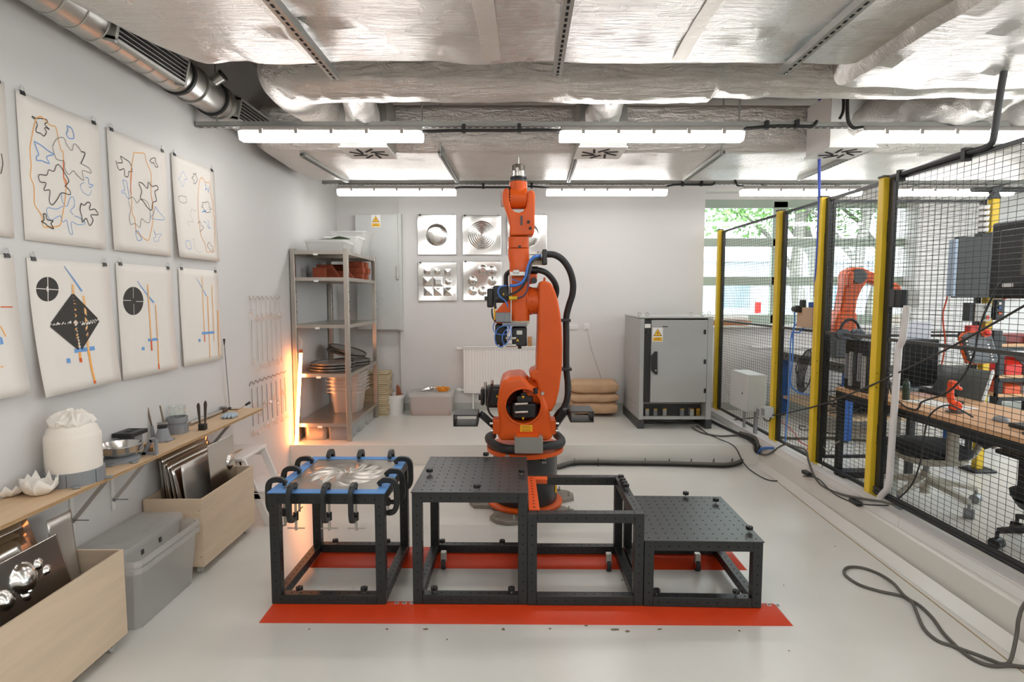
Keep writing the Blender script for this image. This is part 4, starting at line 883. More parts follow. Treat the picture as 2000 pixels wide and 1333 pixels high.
def poster(label, tl, tr, bl, br, strokes, width=None):
    X0 = WX + .008
    a = at(*tr, x=X0); b = at(*tl, x=X0) if tl else Vector((X0, a.y - width, a.z)); zt = (a.z + b.z) / 2
    y1, y0 = a.y, b.y
    pr = at(*br, y=y1); pl = at(*bl, y=y0) if bl else Vector((pr.x, y0, pr.z))
    zb = (pr.z + pl.z) / 2; cr, cl_ = max(0, pr.x - X0), max(0, pl.x - X0); h = zt - zb
    def xo(y, z, d=0): s = (y - y0) / (y1 - y0); t = max(0, (zt - z) / h); return X0 + (cl_ + (cr - cl_) * s) * t * t + d
    t = thing('drawing', label, 'drawing', (WX, (y0 + y1) / 2, zb), 'drawings clipped to the left wall')
    m = M(); m.grid(6, 14, lambda u, v: (xo(y0 + (y1 - y0) * u, zt - h * v), y0 + (y1 - y0) * u, zt - h * v)); obj('paper', m, PAPER, t, solid=.001)
    for y in (y0 + .035, y1 - .035): clip_at(t, (X0, y, zt), (1, 0, 0))
    def mp(u, v):
        x = X0
        for _ in range(6): p = at(u, v, x=x); x = xo(p.y, p.z)
        return p
    for k, (ink, wd, pts, sm) in enumerate(strokes):
        P = [mp(*q) for q in pts]
        if sm == 'fill':
            m = M(); m.add([(xo(p.y, p.z, .0012), p.y, p.z) for p in P], [tuple(range(len(P)))]); obj('painted_shape', m, ink, t, smooth=False); continue
        if sm: P = cat(P, sm)
        m = M(); vs = []
        ws = wd if isinstance(wd, tuple) else (wd, wd)
        for i, p in enumerate(P):
            d = P[min(i + 1, len(P) - 1)] - P[max(i - 1, 0)]; nn = Vector((0, -d.z, d.y)); nn = nn.normalized() if nn.length > 1e-7 else Vector((0, 1, 0))
            hw = (.78 if ws[1] < .0071 else 1.15) * (ws[0] + (ws[1] - ws[0]) * i / max(1, len(P) - 1)) / 2
            for sg in (-1, 1): q = p + nn * hw * sg; vs.append((xo(q.y, q.z, .0017 + .00015 * (k % 9)), q.y, q.z))
        m.add(vs, [(2 * i, 2 * i + 1, 2 * i + 3, 2 * i + 2) for i in range(len(P) - 1)])
        obj('ink_line', m, ink, t, smooth=False)
    return t
A = lambda p: inpx(p, 20, 160, 3.92)
B = lambda p: inpx(p, 200, 230, 4.757)
Cc = lambda p: inpx(p, 320, 280, 5.55)
D = lambda p: inpx(p, 0, 480, 4.164)
E_ = lambda p: inpx(p, 0, 430, 3.507)
poster('large drawing with looping black, blue and orange outlines', (30, 176), (192, 241), (48, 470), (207, 486), [
    (INKK, .006, A([(185, 285), (165, 272), (170, 264), (195, 280), (230, 280), (275, 290), (282, 310), (262, 325), (298, 365), (270, 350), (262, 360), (275, 385), (255, 415), (230, 395), (200, 385), (195, 360), (205, 330), (190, 290)]), 4),
    (INKO, .006, A([(220, 268), (195, 285), (165, 410), (148, 520), (158, 640), (152, 730), (180, 800), (182, 930), (210, 980), (240, 1030), (252, 1110), (300, 1110), (378, 1100), (395, 1030), (415, 930), (425, 800), (408, 740), (405, 550), (385, 520), (365, 430), (345, 345), (300, 330), (240, 268), (220, 268)]), 3),
    (INKR, .007, A([(405, 600), (406, 700), (408, 735), (425, 760), (424, 800)]), 3),
    (INKB, .006, A([(430, 335), (470, 360), (485, 430), (445, 430), (428, 395), (440, 370), (430, 335)]), 4),
    (INKB, .006, A([(180, 455), (240, 490), (290, 530), (330, 555), (275, 575), (295, 625), (240, 605), (200, 600), (200, 570), (215, 555), (195, 500), (180, 455)]), 4),
    (INKG, .004, A([(320, 500), (350, 440), (405, 428), (435, 490), (470, 525), (485, 475), (520, 500), (540, 535)]), 4), (INKK, .006, A([(540, 535), (570, 545), (555, 590), (538, 625)]), 4),
    (INKG, .004, A([(538, 625), (600, 660), (615, 700), (550, 680), (560, 755), (510, 715), (480, 680), (445, 710), (412, 660), (410, 610), (350, 590), (320, 500)]), 4),
    (INKK, .005, A([(415, 800), (445, 760), (420, 710), (375, 640), (350, 640), (330, 685), (290, 675), (275, 715), (215, 712), (225, 765), (270, 775), (255, 830), (300, 830), (295, 910), (320, 942), (360, 895), (390, 850), (455, 865), (450, 830), (420, 800)]), 4),
    (INKB, .004, A([(390, 850), (395, 910), (430, 955), (455, 890), (480, 885), (490, 950), (460, 985), (480, 1018)]), 4), (INKB, .004, A([(405, 950), (350, 975), (285, 965), (280, 1010), (310, 1060), (380, 1025), (400, 1075), (430, 1060), (450, 1150), (475, 1165), (465, 1075), (520, 1095), (570, 1085), (545, 1050), (490, 1025)]), 4),
    (INKB, .005, A([(570, 730), (595, 740), (600, 780), (632, 790), (610, 810), (600, 800)]), 4), (INKB, .003, A([(565, 770), (535, 790), (550, 840), (600, 870), (620, 830)]), 3),
    (INKK, .006, A([(540, 930), (565, 945), (590, 922), (612, 935), (605, 980), (645, 975), (670, 1018), (615, 1020), (632, 1060), (605, 1102), (580, 1045), (550, 1075), (545, 1030), (532, 980), (540, 930)]), 4),
    (INKK, .006, A([(250, 1010), (270, 1015), (280, 1055), (325, 1065), (310, 1085), (328, 1125), (285, 1105), (265, 1085), (235, 1070), (255, 1060), (250, 1010)]), 4)])
poster('medium drawing with a jagged black outline and a tall orange loop', (208, 248), (323, 296), (223, 489), (334, 501), [
    (INKK, .006, B([(122, 400), (130, 430), (155, 487), (200, 475), (205, 540), (235, 548), (245, 500), (275, 500), (255, 420), (200, 380), (165, 358), (185, 415), (135, 420)]), 3),
    (INKO, .006, B([(293, 322), (275, 420), (262, 520), (262, 690), (270, 780), (275, 890), (300, 940), (312, 1050), (350, 1090), (420, 1142), (445, 1080), (465, 960), (470, 830), (450, 700), (450, 520), (410, 420), (390, 335), (340, 330), (293, 322)]), 3),
    (INKR, .006, B([(268, 500), (262, 620), (260, 690), (268, 705)]), 2),
    (INKK, .005, B([(438, 395), (455, 420), (475, 420), (490, 455), (515, 455), (490, 410), (490, 375), (455, 380), (438, 405)]), 3),
    (INKB, .004, B([(185, 580), (220, 590), (230, 640), (245, 740), (225, 740), (210, 705), (175, 700), (178, 680), (205, 670), (185, 580)]), 3),
    (INKK, .006, B([(335, 600), (370, 610), (415, 658), (425, 600), (460, 640), (500, 630), (515, 665), (485, 690), (500, 770), (465, 790), (455, 858), (420, 840), (380, 780), (350, 745), (362, 680), (335, 610)]), 4),
    (INKG, .004, B([(235, 760), (280, 740), (320, 790), (355, 755), (420, 790), (440, 880), (435, 970), (400, 970), (360, 940), (345, 1020), (300, 985), (260, 990), (248, 920), (260, 855), (235, 770)]), 4),
    (INKB, .004, B([(490, 825), (520, 870), (570, 930), (560, 950), (490, 945), (445, 925), (475, 890), (490, 825)]), 3),
    (INKB, .005, B([(305, 1055), (330, 1055), (345, 1090), (365, 1130), (325, 1140), (310, 1090), (305, 1055)]), 3), (INKB, .003, B([(475, 1045), (495, 1085), (550, 1080), (520, 1120), (525, 1145), (485, 1150), (475, 1120), (495, 1105), (475, 1045)]), 3)])
poster('small drawing with star-shaped scribbles and one narrow orange loop', (334, 300), (418, 332), (351, 503), (429, 511), [
    (INKB, .003, Cc([(210, 305), (240, 375), (250, 395), (215, 395), (220, 440), (190, 475), (185, 420), (150, 390), (180, 370), (180, 340), (210, 305)]), 2),
    (INKK, .004, Cc([(318, 322), (330, 345), (345, 318), (348, 365), (365, 385), (345, 430), (320, 440), (325, 400), (298, 375), (318, 360), (318, 322)]), 2),
    (INKK, .003, Cc([(155, 575), (180, 575), (195, 562), (210, 580), (240, 578), (238, 605), (248, 635), (210, 650), (165, 625), (155, 575)]), 2),
    (INKO, .005, Cc([(410, 370), (388, 400), (370, 560), (368, 700), (380, 840), (400, 1000), (445, 1090), (465, 1175), (540, 1155), (550, 1000), (550, 810), (535, 780), (530, 630), (505, 560), (495, 430), (455, 425), (410, 370)]), 3),
    (INKB, .005, Cc([(445, 430), (455, 480), (445, 510), (470, 490), (480, 540), (488, 470)]), 2), (INKB, .007, Cc([(410, 750), (450, 725), (430, 745), (455, 735)]), 2), (INKB, .004, Cc([(470, 830), (490, 870), (478, 900), (505, 920), (475, 915), (455, 860), (420, 850)]), 2),
    (INKK, .004, Cc([(405, 690), (420, 660), (415, 640), (450, 645), (465, 630), (490, 660), (485, 685), (518, 715), (490, 720), (500, 745), (450, 750), (425, 700), (405, 690)]), 2),
    (INKK, .004, Cc([(365, 870), (390, 845), (400, 890), (430, 910), (390, 960)]), 2), (INKG, .002, Cc([(350, 745), (300, 715), (285, 780), (320, 850), (250, 850), (280, 895)]), 3), (INKG, .002, Cc([(300, 1060), (330, 1040), (330, 1130), (380, 1180), (410, 1175)]), 3),
    (INKB, .004, Cc([(240, 1060), (270, 1055), (285, 1080), (295, 1140), (260, 1145), (235, 1095), (240, 1060)]), 2), (INKK, .004, Cc([(465, 1110), (490, 1070), (505, 1105), (535, 1130), (515, 1155), (545, 1165), (520, 1185), (485, 1140), (465, 1110)]), 2)])
poster('drawing cut by the picture edge in the upper row', None, (8, 161), None, (24, 465), [(INKK, .005, [(2, 300), (5, 320), (1, 340)], 2)], .5)
def diamond():
    out = []; c = (613, 628); T = (590, 398); L = (408, 650); Rr = (798, 610); Bt = (650, 852)
    def lp(a, b, t): return (a[0] + (b[0] - a[0]) * t, a[1] + (b[1] - a[1]) * t)
    for k in range(8):
        t = k / 8.5; lw = .0125
        for (p, q, sh, ink) in ((T, L, -6, INKK), (T, Rr, 6, INKK), (L, Bt, -6, INKK), (Rr, Bt, 6, INKK)):
            a, b = lp(p, c, t), lp(q, c, t); out.append((ink if k < 7 else INKK, lw if (p, q) in ((L, Bt), (T, L)) else lw * .95, D([lp(a, b, .0), lp(a, b, .95)]), 0))
    for k in range(9):
        t = .06 + k / 10; a = lp(T, c, t); b = lp(Bt, c, t); q = lp(L, c, t); r = lp(Rr, c, t)
        out += [(INKO, .008, D([(a[0] + 4, a[1] + 12), (a[0] + 14, a[1] + 26)]), 0), (INKO, .008, D([(b[0] - 18, b[1] - 30), (b[0] - 8, b[1] - 16)]), 0), (PAPER, .008, D([(q[0] + 14, q[1] - 6), (q[0] + 32, q[1] - 18)]), 0), (PAPER, .008, D([(r[0] - 34, r[1] + 24), (r[0] - 16, r[1] + 10)]), 0)]
    return out
def disc(px, rx_, ry_, cnv):
    return cnv([(px[0] + rx_ * math.cos(2 * PI * k / 36), px[1] + ry_ * math.sin(2 * PI * k / 36)) for k in range(36)])
poster('largest drawing of the lower row with a black striped diamond', (52, 506), (213, 514), (90, 779), (237, 743), [
    (INKK, 0, disc((383, 355), 92, 100, D), 'fill'), (PAPER, .006, D([(385, 256), (388, 454)]), 0), (PAPER, .005, D([(291, 349), (474, 360)]), 0), (PAPER, .02, D([(376, 353), (392, 354)]), 0),
    (INKY, .013, D([(590, 315), (594, 400)]), 0), (INKY, .013, D([(674, 408), (690, 520), (716, 850)]), 3), (INKO, .013, D([(716, 850), (745, 1010), (770, 1115)]), 3), (INKR, .014, D([(765, 1100), (771, 1122)]), 0),
    (INKB, (.003, .009), D([(517, 166), (590, 265), (663, 372)]), 2), (INKB, .018, D([(603, 858), (768, 834)]), 0), (INKO, .014, D([(645, 865), (652, 920)]), 0), (INKR, .015, D([(652, 915), (657, 950)]), 0), (INKB, .02, D([(540, 938), (570, 936)]), 0)] + diamond())
poster('lower drawing with one black quartered disc and two orange stripes', (226, 516), (334, 521), (241, 744), (348, 721), [
    (INKK, 0, disc((911, 555), 70, 97, E_), 'fill'), (PAPER, .004, E_([(911, 458), (911, 535)]), 0), (PAPER, .004, E_([(914, 575), (916, 650)]), 0), (PAPER, .004, E_([(840, 551), (895, 552)]), 0), (PAPER, .004, E_([(930, 558), (982, 559)]), 0),
    (INKB, (.003, .009), E_([(937, 418), (990, 490), (1052, 566)]), 2), (INKY, .01, E_([(1009, 440), (1022, 640), (1034, 820)]), 2), (INKR, .011, E_([(1034, 825), (1038, 895)]), 0), (INKY, .008, E_([(1064, 582), (1078, 820)]), 0), (INKO, .01, E_([(1079, 825), (1086, 1000)]), 0), (INKR, .011, E_([(1085, 985), (1088, 1022)]), 0),
    (INKB, .014, E_([(1012, 823), (1083, 816)]), 0), (INKB, .017, E_([(970, 882), (988, 881)]), 0)])
poster('lower drawing with four orange stripes, nearest the hanging threads', (348, 524), (425, 529), (360, 717), (436, 701), [
    (INKB, (.003, .009), E_([(1343, 398), (1380, 460), (1412, 520)]), 2), (INKY, .009, E_([(1382, 390), (1391, 600), (1399, 780)]), 2), (INKR, .01, E_([(1399, 785), (1401, 836)]), 0), (INKO, .008, E_([(1420, 520), (1430, 760), (1437, 946)]), 2), (INKY, .009, E_([(1450, 450), (1458, 640), (1465, 828)]), 2), (INKO, .009, E_([(1490, 618), (1499, 934)]), 0),
    (INKB, .014, E_([(1380, 777), (1466, 769)]), 0), (INKB, .016, E_([(1358, 825), (1371, 824)]), 0)])
poster('lower drawing cut by the picture edge, with orange and blue strokes', None, (27, 499), None, (61, 768), [(INKR, .006, D([(1, 499), (100, 500)]), 0), (INKO, .007, D([(0, 655), (25, 700), (45, 740)]), 2), (INKO, .006, D([(0, 988), (25, 984)]), 0), (INKB, 0, D([(0, 740), (15, 750), (28, 800), (0, 808)]), 'fill')], .55)

# hanging threads with glass drops
XT = WX + .012
def hang(label, zig, lines, drops, material, group):
    z = thing('hanging_threads', label, 'wall hanging', at(*zig[0], x=XT), group)
    m = M(); m.tube([at(u, v, x=XT) for u, v in zig], .0028, n=6, smooth=3); obj('zigzag_wire', m, material, z)
    for (u0, v0, u1, v1) in lines:
        m = M(); m.cyl(at(u0, v0, x=XT), at(u1, v1, x=XT), .0022, n=5); obj('thread', m, material, z)
    for (u, v) in drops:
        c = at(u, v, x=XT + .02); m = M(); m.lathe([(.002, .035), (.012, .012), (.019, -.006), (.015, -.02), (.004, -.027)], c, 8, (0, 0, 1)); obj('glass_drop', m, DROP, z, smooth=False)
DROP = glassmat('drop_glass', (.93, .88, .84), .02, milky=.2)
zp = lambda p: inpx(p, 460, 560, 3.92)
pale = mat('pale_thread', 'b5a99c', .6)
zig = []
for k in range(8): zig += [(105 + 33 * k, 72), (117 + 33 * k, 102)] if k < 7 else [(340, 75)]
lx = [118, 160, 196, 232, 268, 304, 340]
hang('pale zigzag wire with seven threads of glass drops, upper one on the left wall', zp(zig), [(*zp([(x, 110)])[0], *zp([(x + 2, 185 if k == 0 else 225)])[0]) for k, x in enumerate(lx)] + [(*zp([(x + 5, 255)])[0], *zp([(x + 15, 570)])[0]) for k, x in enumerate(lx)],
     zp([(120, 205), (165, 247), (203, 240), (237, 232), (274, 225), (306, 238), (340, 228), (140, 580), (180, 632), (220, 605), (257, 593), (287, 576), (318, 582), (353, 566)]), pale, 'wire and glass wall hangings')
zig = []
for k in range(9): zig += [(105 + 33 * k, 762 - 12.5 * k), (122 + 33 * k, 728 - 10.5 * k)]
lx = [124, 166, 202, 238, 272, 308, 343, 375]
hang('dark zigzag wire with eight dark rods and glass drops, lower one on the left wall', zp(zig), [(*zp([(x, 782 - 12 * k)])[0], *zp([(x + 12, 1070 - 16 * k)])[0]) for k, x in enumerate(lx)],
     zp([(137, 1127), (175, 1117), (215, 1080), (250, 1068), (287, 1037), (320, 1034), (353, 1017), (394, 996), (150, 912), (185, 970), (222, 905), (270, 880), (292, 852), (327, 888), (358, 810)]), mat('dark_rod', '5a4038', .5), 'wire and glass wall hangings')

# ================================================================ WALL SHELF AND ITS THINGS
ZS = .79
t = thing('wall_shelf', 'long plywood shelf board on brackets along the left wall', 'shelf', (WX + .12, 3, ZS - .02))
m = M(); m.box(WX, -1.92, 1.0, 4.40, ZS - .018, ZS); obj('board', m, PLYH, t, bevel=.001)
m = M(); m.box(-1.9205, -1.9195, 1.0, 4.40, ZS - .0165, ZS - .0015); obj('board_edge', m, PLYE, t)
for (u, v) in ((141, 975), (221, 945), (401, 862)):
    y = at(u, v, x=WX + .01).y
    m = M(); m.box(WX + .001, WX + .008, y - .012, y + .012, ZS - .3, ZS - .018); b_ = obj('bracket', m, WHITEP, t)
    m = M(); m.beam((WX + .006, y, ZS - .25), (WX + .2, y, ZS - .022), .02, .006, (0, 1, 0)); obj('bracket_strut', m, LIGHTP, b_)
    m = M(); m.box(WX + .008, WX + .23, y - .012, y + .012, ZS - .023, ZS - .018); obj('bracket_arm', m, WHITEP, b_)
    for dz in (-.09, -.24):
        m = M(); m.cyl((WX, y - .005, ZS + dz), (WX + .09, y - .005, ZS + dz), .003, n=6); m.cyl((WX + .008, y - .005, ZS + dz), (WX + .014, y - .005, ZS + dz), .008, n=8); obj('peg', m, MGREY, b_)
def shell(label, u, v, r, h, seed):
    c = at(u, v, z=ZS); rr = random.Random(seed); n = 26
    t = thing('plaster_shell', label, 'plaster bowl', c, 'plaster shells'); rs = []; hs = [h * rr.uniform(.45, 1.1) for _ in range(n)]
    for (q, f) in ((.25, 0), (.55, .05), (.85, .3), (1., .6), (1.06, 1.)):
        rs.append([c + Vector((r * q * math.cos(2 * PI * k / n) * rr.uniform(.95, 1.05), r * q * math.sin(2 * PI * k / n) * rr.uniform(.95, 1.05), .002 + hs[k] * f)) for k in range(n)])
    m = M(); m.rings(rs, cap=False); m.add([tuple(p) for p in rs[0]], [tuple(range(n))]); obj('shell', m, PLASTER, t, solid=.004)
shell('spiky white plaster bowl nearest the big white pot', 78, 966, .062, .085, 3); shell('low white plaster bowl at the picture edge of the shelf', 18, 968, .065, .06, 5)
def on_shelf(u, x): d_ = -x * 1120 / (997 - u); return Vector((x, d_ * 1.003 - .066, ZS))
c = on_shelf(149, -2.035); r = .11
t = thing('white_pot', 'big white rounded pot in a grey ring with crumpled cloth on top', 'pot', c)
pm = mat('matte_white_pot', 'e9e0d4', .6, bump=.15, bscale=200, bdist=.0008)
m = M(); m.lathe([(r * .97, .03), (r, .1), (r * 1.0, .212), (r * .98, .226), (r * .93, .232), (r * .92, .238), (r * .86, .258), (r * .76, .27), (r * .6, .3)], c, 40); obj('body', m, pm, t)
m = M(); m.lathe([(r * 1.06, 0), (r * 1.06, .062), (r * .99, .064), (r * .99, 0)], c, 40, cap=False); ring = obj('grey_ring', m, MGREY, t)
for a in (-.9, .35, -2.2):
    q = c + Vector((r * 1.12 * math.cos(a), r * 1.12 * math.sin(a), 0)); m = M(); m.obox(q + Vector((0, 0, .005)), (.05, .03, .008), rz(a)); obj('ring_foot', m, MGREY, ring, bevel=.003)
for a in (-1.2, -.2):
    q = c + Vector((r * 1.062 * math.cos(a), r * 1.062 * math.sin(a), .031)); m = M(); m.obox(q, (.002, .002, .06), rz(a)); obj('ring_seam', m, DGREY, ring)
rr = random.Random(4); rs = []; n = 28
for (q, z) in ((.9, .268), (.94, .28), (.82, .298), (.55, .313), (.2, .322)):
    rs.append([c + Vector((r * q * (1 + .1 * math.sin(5 * k) * (q > .8) + rr.uniform(-.05, .05)) * .86 * math.cos(2 * PI * k / n), r * q * .86 * (1 + rr.uniform(-.05, .08)) * math.sin(2 * PI * k / n), z + rr.uniform(-.012, .012) + (.012 if k % 3 == 0 else 0))) for k in range(n)])
m = M(); m.rings(rs); obj('crumpled_cloth', m, PLASTER, t, smooth=False)
# bowl in its stand
c = on_shelf(237, -2.05); r = .1
t = thing('steel_bowl', 'shallow steel bowl resting in a grey printed stand', 'bowl', c)
m = M(); m.lathe([(.03, .022), (.06, .028), (.085, .05), (.1, .083), (.104, .086), (.104, .089), (.098, .089), (.082, .055), (.055, .032), (.001, .028)], c, 36, cap=False); obj('bowl', m, SHEET, t)
m = M(); m.lathe([(.09, 0), (.09, .014), (.06, .03), (.05, .03), (.05, 0)], c, 30, cap=False); st_ = obj('stand', m, MGREY, t)
for a in (-.4, -1.4, 2.4):
    q = c + Vector((.1 * math.cos(a), .1 * math.sin(a), .005)); m = M(); m.obox(q, (.04, .03, .01), rz(a)); obj('stand_foot', m, MGREY, st_, bevel=.003)
q = c + Vector((.07, .11, 0)); m = M()
for k in ((0, .0, .03, .012), ): pass
for p0, p1 in (((-.05, .0, .006), (.05, .0, .006)), ((.05, 0, 0), (.05, 0, .085)), ((.02, 0, .08), (.055, 0, .08)), ((-.02, 0, .0), (.025, 0, .085))): m.beam(q + Vector(p0), q + Vector(p1), .012, .02)
obj('stand_bracket', m, MGREY, st_)
c = on_shelf(248, -2.11); t = thing('black_tray', 'flat black block with two holes behind the steel bowl', 'block', c)
m = M(); m.box(c.x - .05, c.x + .03, c.y + .03, c.y + .1, ZS, ZS + .095); o = obj('base', m, MGREY, t, bevel=.003)
m = M(); m.box(c.x - .055, c.x + .055, c.y - .03, c.y + .11, ZS + .095, ZS + .118); o = obj('block', m, BLACKP, t, bevel=.003)
for dy in (.025, .075): m = M(); m.box(c.x - .015, c.x + .02, c.y + dy - .015, c.y + dy + .015, ZS + .1175, ZS + .119); obj('hole', m, HOLE, o)
c = on_shelf(292, -1.98); t = thing('scrub_brush', 'small wooden brush standing beside the grey spike stand', 'brush', c)
m = M(); m.box(c.x - .02, c.x + .02, c.y - .012, c.y + .012, ZS + .035, ZS + .058); obj('back', m, mat('brush_wood', 'b78a5e', .5), t, bevel=.003)
m = M(); rr = random.Random(2)
for k in range(90): x, y = c.x + rr.uniform(-.018, .018), c.y + rr.uniform(-.011, .011); m.cyl((x, y, ZS + .036), (x + rr.uniform(-.004, .004), y, ZS), .0012, n=3)
obj('bristles', m, mat('bristle', '7d5c3c', .8), t, kind='stuff')
c = on_shelf(319, -2.08); t = thing('spike_stand', 'grey printed stand holding two upright pointed rods', 'stand', c)
m = M(); m.loft([(c.x, c.y, ZS, .055, .05, 2), (c.x, c.y, ZS + .008, .055, .05, 2), (c.x, c.y, ZS + .02, .042, .04, 2), (c.x, c.y + .005, ZS + .07, .028, .03, 2), (c.x, c.y + .01, ZS + .078, .022, .024, 2)], 20); obj('base', m, MGREY, t)
for k, (u0, v0, u1, v1) in enumerate(((299, 845, 288, 795), (323, 842, 312.5, 792))):
    a = at(u0, v0, y=c.y + .02); b = at(u1, v1, y=c.y + .02); md_ = a + (b - a) * .25; m = M(); m.cyl(a - Vector((0, 0, .03)), md_, .013, .009, 12); sl_ = obj('sleeve', m, MGREY, t); m = M(); m.tube([md_, a + (b - a) * .95, b], [.005, .005, .001], n=8); obj('rod', m, mat('rod_bronze', '6f604f', .4, metal=.6), sl_)
for a in (-.6, .6, 2.4): q = c + Vector((.052 * math.cos(a), .048 * math.sin(a), .004)); m = M(); m.cyl(q, q + Vector((0, 0, .006)), .014, n=12); obj('foot', m, MGREY, t)
m = M(); m.obox(c + Vector((.0, .0, .088)), (.05, .03, .02), rz(.5)); g_ = obj('gear_block', m, BLACKP, t, bevel=.003)
for k in range(6): m = M(); q = c + Vector((-.018 + .008 * k, .003 * k - .008, .1)); m.cyl(q, q + Vector((0, 0, .012)), .006, n=8); obj('gear', m, GALV, g_)
c = on_shelf(349, -2.105); t = thing('jar_holder', 'round grey holder with a clear glass jar standing in it', 'jar holder', c)
m = M(); m.lathe([(.056, 0), (.056, .055), (.05, .058), (.05, .068), (.058, .07), (.058, .105), (.048, .105), (.048, .075)], c, 32); h_ = obj('holder', m, MGREY, t)
for a in (-.9, -.2, .6, -1.8): q = c + Vector((.056 * math.cos(a), .056 * math.sin(a), .028)); m = M(); m.obox(q, (.006, .012, .05), rz(a)); obj('holder_rib', m, MGREY, h_)
m = M(); m.lathe([(.046, .09), (.046, .175)], c, 32, cap=False); obj('glass_jar', m, PANE, t, solid=.003)
c = at(396, 840, z=ZS); t = thing('tongs', 'dark metal tongs clamped upright in a small black block', 'tongs', c)
m = M(); m.box(c.x - .02, c.x + .022, c.y - .018, c.y + .018, ZS, ZS + .04); obj('block', m, BLACKP, t, bevel=.002)
for s, h in ((-1, .175), (1, .19)):
    m = M(); x = c.x + s * .017; m.prism([(x - .004, ZS + .035), (x + .004, ZS + .035), (x + s * .006 + .011, ZS + h * .9), (x + s * .006 + .006, ZS + h), (x + s * .006 - .002, ZS + h), (x + s * .006 - .009, ZS + h * .9)], 'y', c.y - .004, c.y + .004); obj('blade', m, mat('dark_blade', '5a5046', .4, metal=.6), t, bevel=.001)
a = at(371, 829, x=WX + .03); a.z = ZS + .015; b = at(433, 800, x=WX + .03); b.z = ZS + .015
t = thing('steel_tube', 'steel tube with a valve lying along the wall on the shelf', 'tube', a)
m = M(); m.cyl(a, b, .012, n=12); obj('tube', m, STEEL, t); m = M(); m.cyl(b, b + Vector((0, .06, 0)), .018, n=14); obj('valve', m, mat('dark_blade', '5a5046'), t)
m = M(); m.obox(b + Vector((.0, .03, .022)), (.05, .015, .012)); obj('valve_handle', m, MGREY, t, bevel=.003)
a = at(446, 801, z=ZS); a.x = WX + .03; t = thing('thin_rod', 'tall thin grey rod with a dark tip standing at the shelf end', 'rod', a)
b = at(438, 670, x=WX + .03); m = M(); m.cyl(a, b, .0035, n=8); obj('rod', m, MGREY, t); m = M(); m.cyl(b - Vector((0, 0, .015)), b + Vector((0, 0, .03)), .004, .009, 10); obj('tip', m, DGREY, t)
m = M(); m.cyl(a, a + Vector((0, 0, .02)), .012, n=12); m.box(a.x - .005, a.x + .07, a.y - .01, a.y + .01, ZS, ZS + .004); obj('foot', m, DGREY, t)
c = at(449, 815, z=ZS); t = thing('glove', 'pale blue folded work glove near the shelf end', 'glove', c)
gl = mat('glove_blue', 'a9b9c4', .8, bump=.3, bscale=80)
m = M(); m.loft([(c.x, c.y, ZS + .001, .05, .045, 2.2), (c.x, c.y, ZS + .012, .055, .05, 2.2), (c.x + .005, c.y, ZS + .028, .04, .035, 2.2), (c.x + .005, c.y, ZS + .034, .02, .015, 2)], 20); obj('palm', m, gl, t)
for k in range(4): a = -1.9 + .35 * k; m = M(); m.tube([c + Vector((.02 * math.cos(a), .02 * math.sin(a), .02)), c + Vector((.06 * math.cos(a), .06 * math.sin(a), .016)), c + Vector((.075 * math.cos(a), .08 * math.sin(a), .01))], [.012, .012, .006], n=8, smooth=3); obj('finger', m, gl, t)
a = at(459, 805, z=ZS + .01); b = at(484, 789, y=a.y + .05); t = thing('swab_stick', 'thin wooden stick with a black tip leaning on the glove', 'stick', a)
m = M(); m.cyl(a, b, .0025, n=6); obj('stick', m, mat('brush_wood', 'b78a5e'), t); m = M(); d = (b - a).normalized(); m.cyl(b - d * .02, b + d * .02, .009, n=10); obj('tip', m, BLACKP, t, bevel=.003)

# ================================================================ CRATES, TOTES, STOOL
def crate(label, x0, x1, y0, y1, z0, z1):
    t = thing('plywood_crate', label, 'crate', ((x0 + x1) / 2, (y0 + y1) / 2, 0), 'plywood crates on castors'); k = .012
    m = M(); m.box(x1 - k, x1, y0, y1, z0, z1); obj('long_panel', m, PLY, t, bevel=.001)
    m = M(); m.box(x0, x0 + k, y0, y1, z0, z1); obj('long_panel', m, PLY, t, bevel=.001)
    for a in (y0, y1 - k):
        m = M(); m.box(x0 + k, x1 - k, a, a + k, z0, z1); e = obj('end_panel', m, PLY, t, bevel=.001)
        for zz in (.06, .2, .34):
            m = M(); m.cyl((x1 - .02, a - .0005, z0 + zz), (x1 - .02, a + .002, z0 + zz), .003, n=8); obj('screw', m, DGREY, e)
    m = M(); m.box(x0 + k, x1 - k, y0 + k, y1 - k, z0, z0 + k); obj('bottom', m, PLY, t)
    for x in (x0 + .05, x1 - .05):
        for y in (y0 + .05, y1 - .05):
            m = M(); m.cyl((x - .01, y, .022), (x + .01, y, .022), .022, n=14); c_ = obj('castor', m, mat('castor_grey', 'b5b5b0', .4), t); m = M(); m.box(x - .014, x + .014, y - .012, y + .012, .02, z0); obj('castor_fork', m, GALV, c_, bevel=.003)
crate('long plywood crate on castors holding metal sheets, far one by the stool', -2.155, -1.81, 3.285, 3.96, .055, .465)
crate('long plywood crate on castors holding metal sheets, near one cut by the frame', -2.155, -1.815, 1.55, 2.61, .06, .47)
def msheet(label, xb, xt, y0, y1, zb, ztop, curve=0., ytilt=0., material=None, bub=(), group='sheets in the far crate', yb=0.):
    m = M()
    def f(u, v):
        y = y0 + (y1 - y0) * u + yb * v; z = zb + (ztop - zb) * v + ytilt * u * v; x = xb + (xt - xb) * v + curve * math.sin(PI * v) * .5 + curve * .4 * (u - .5) ** 2 * v
        for by, bz, br, bh in bub:
            d = math.hypot(y - by, z - bz)
            if d < br: x += bh * math.sqrt(max(0, 1 - (d / br) ** 2))
        return (x, y, z)
    m.grid(110 if bub else 12, 90 if bub else 12, f)
    return tag(obj('metal_sheet', m, material or SHEET, solid=.0016), label, 'metal sheet', group)
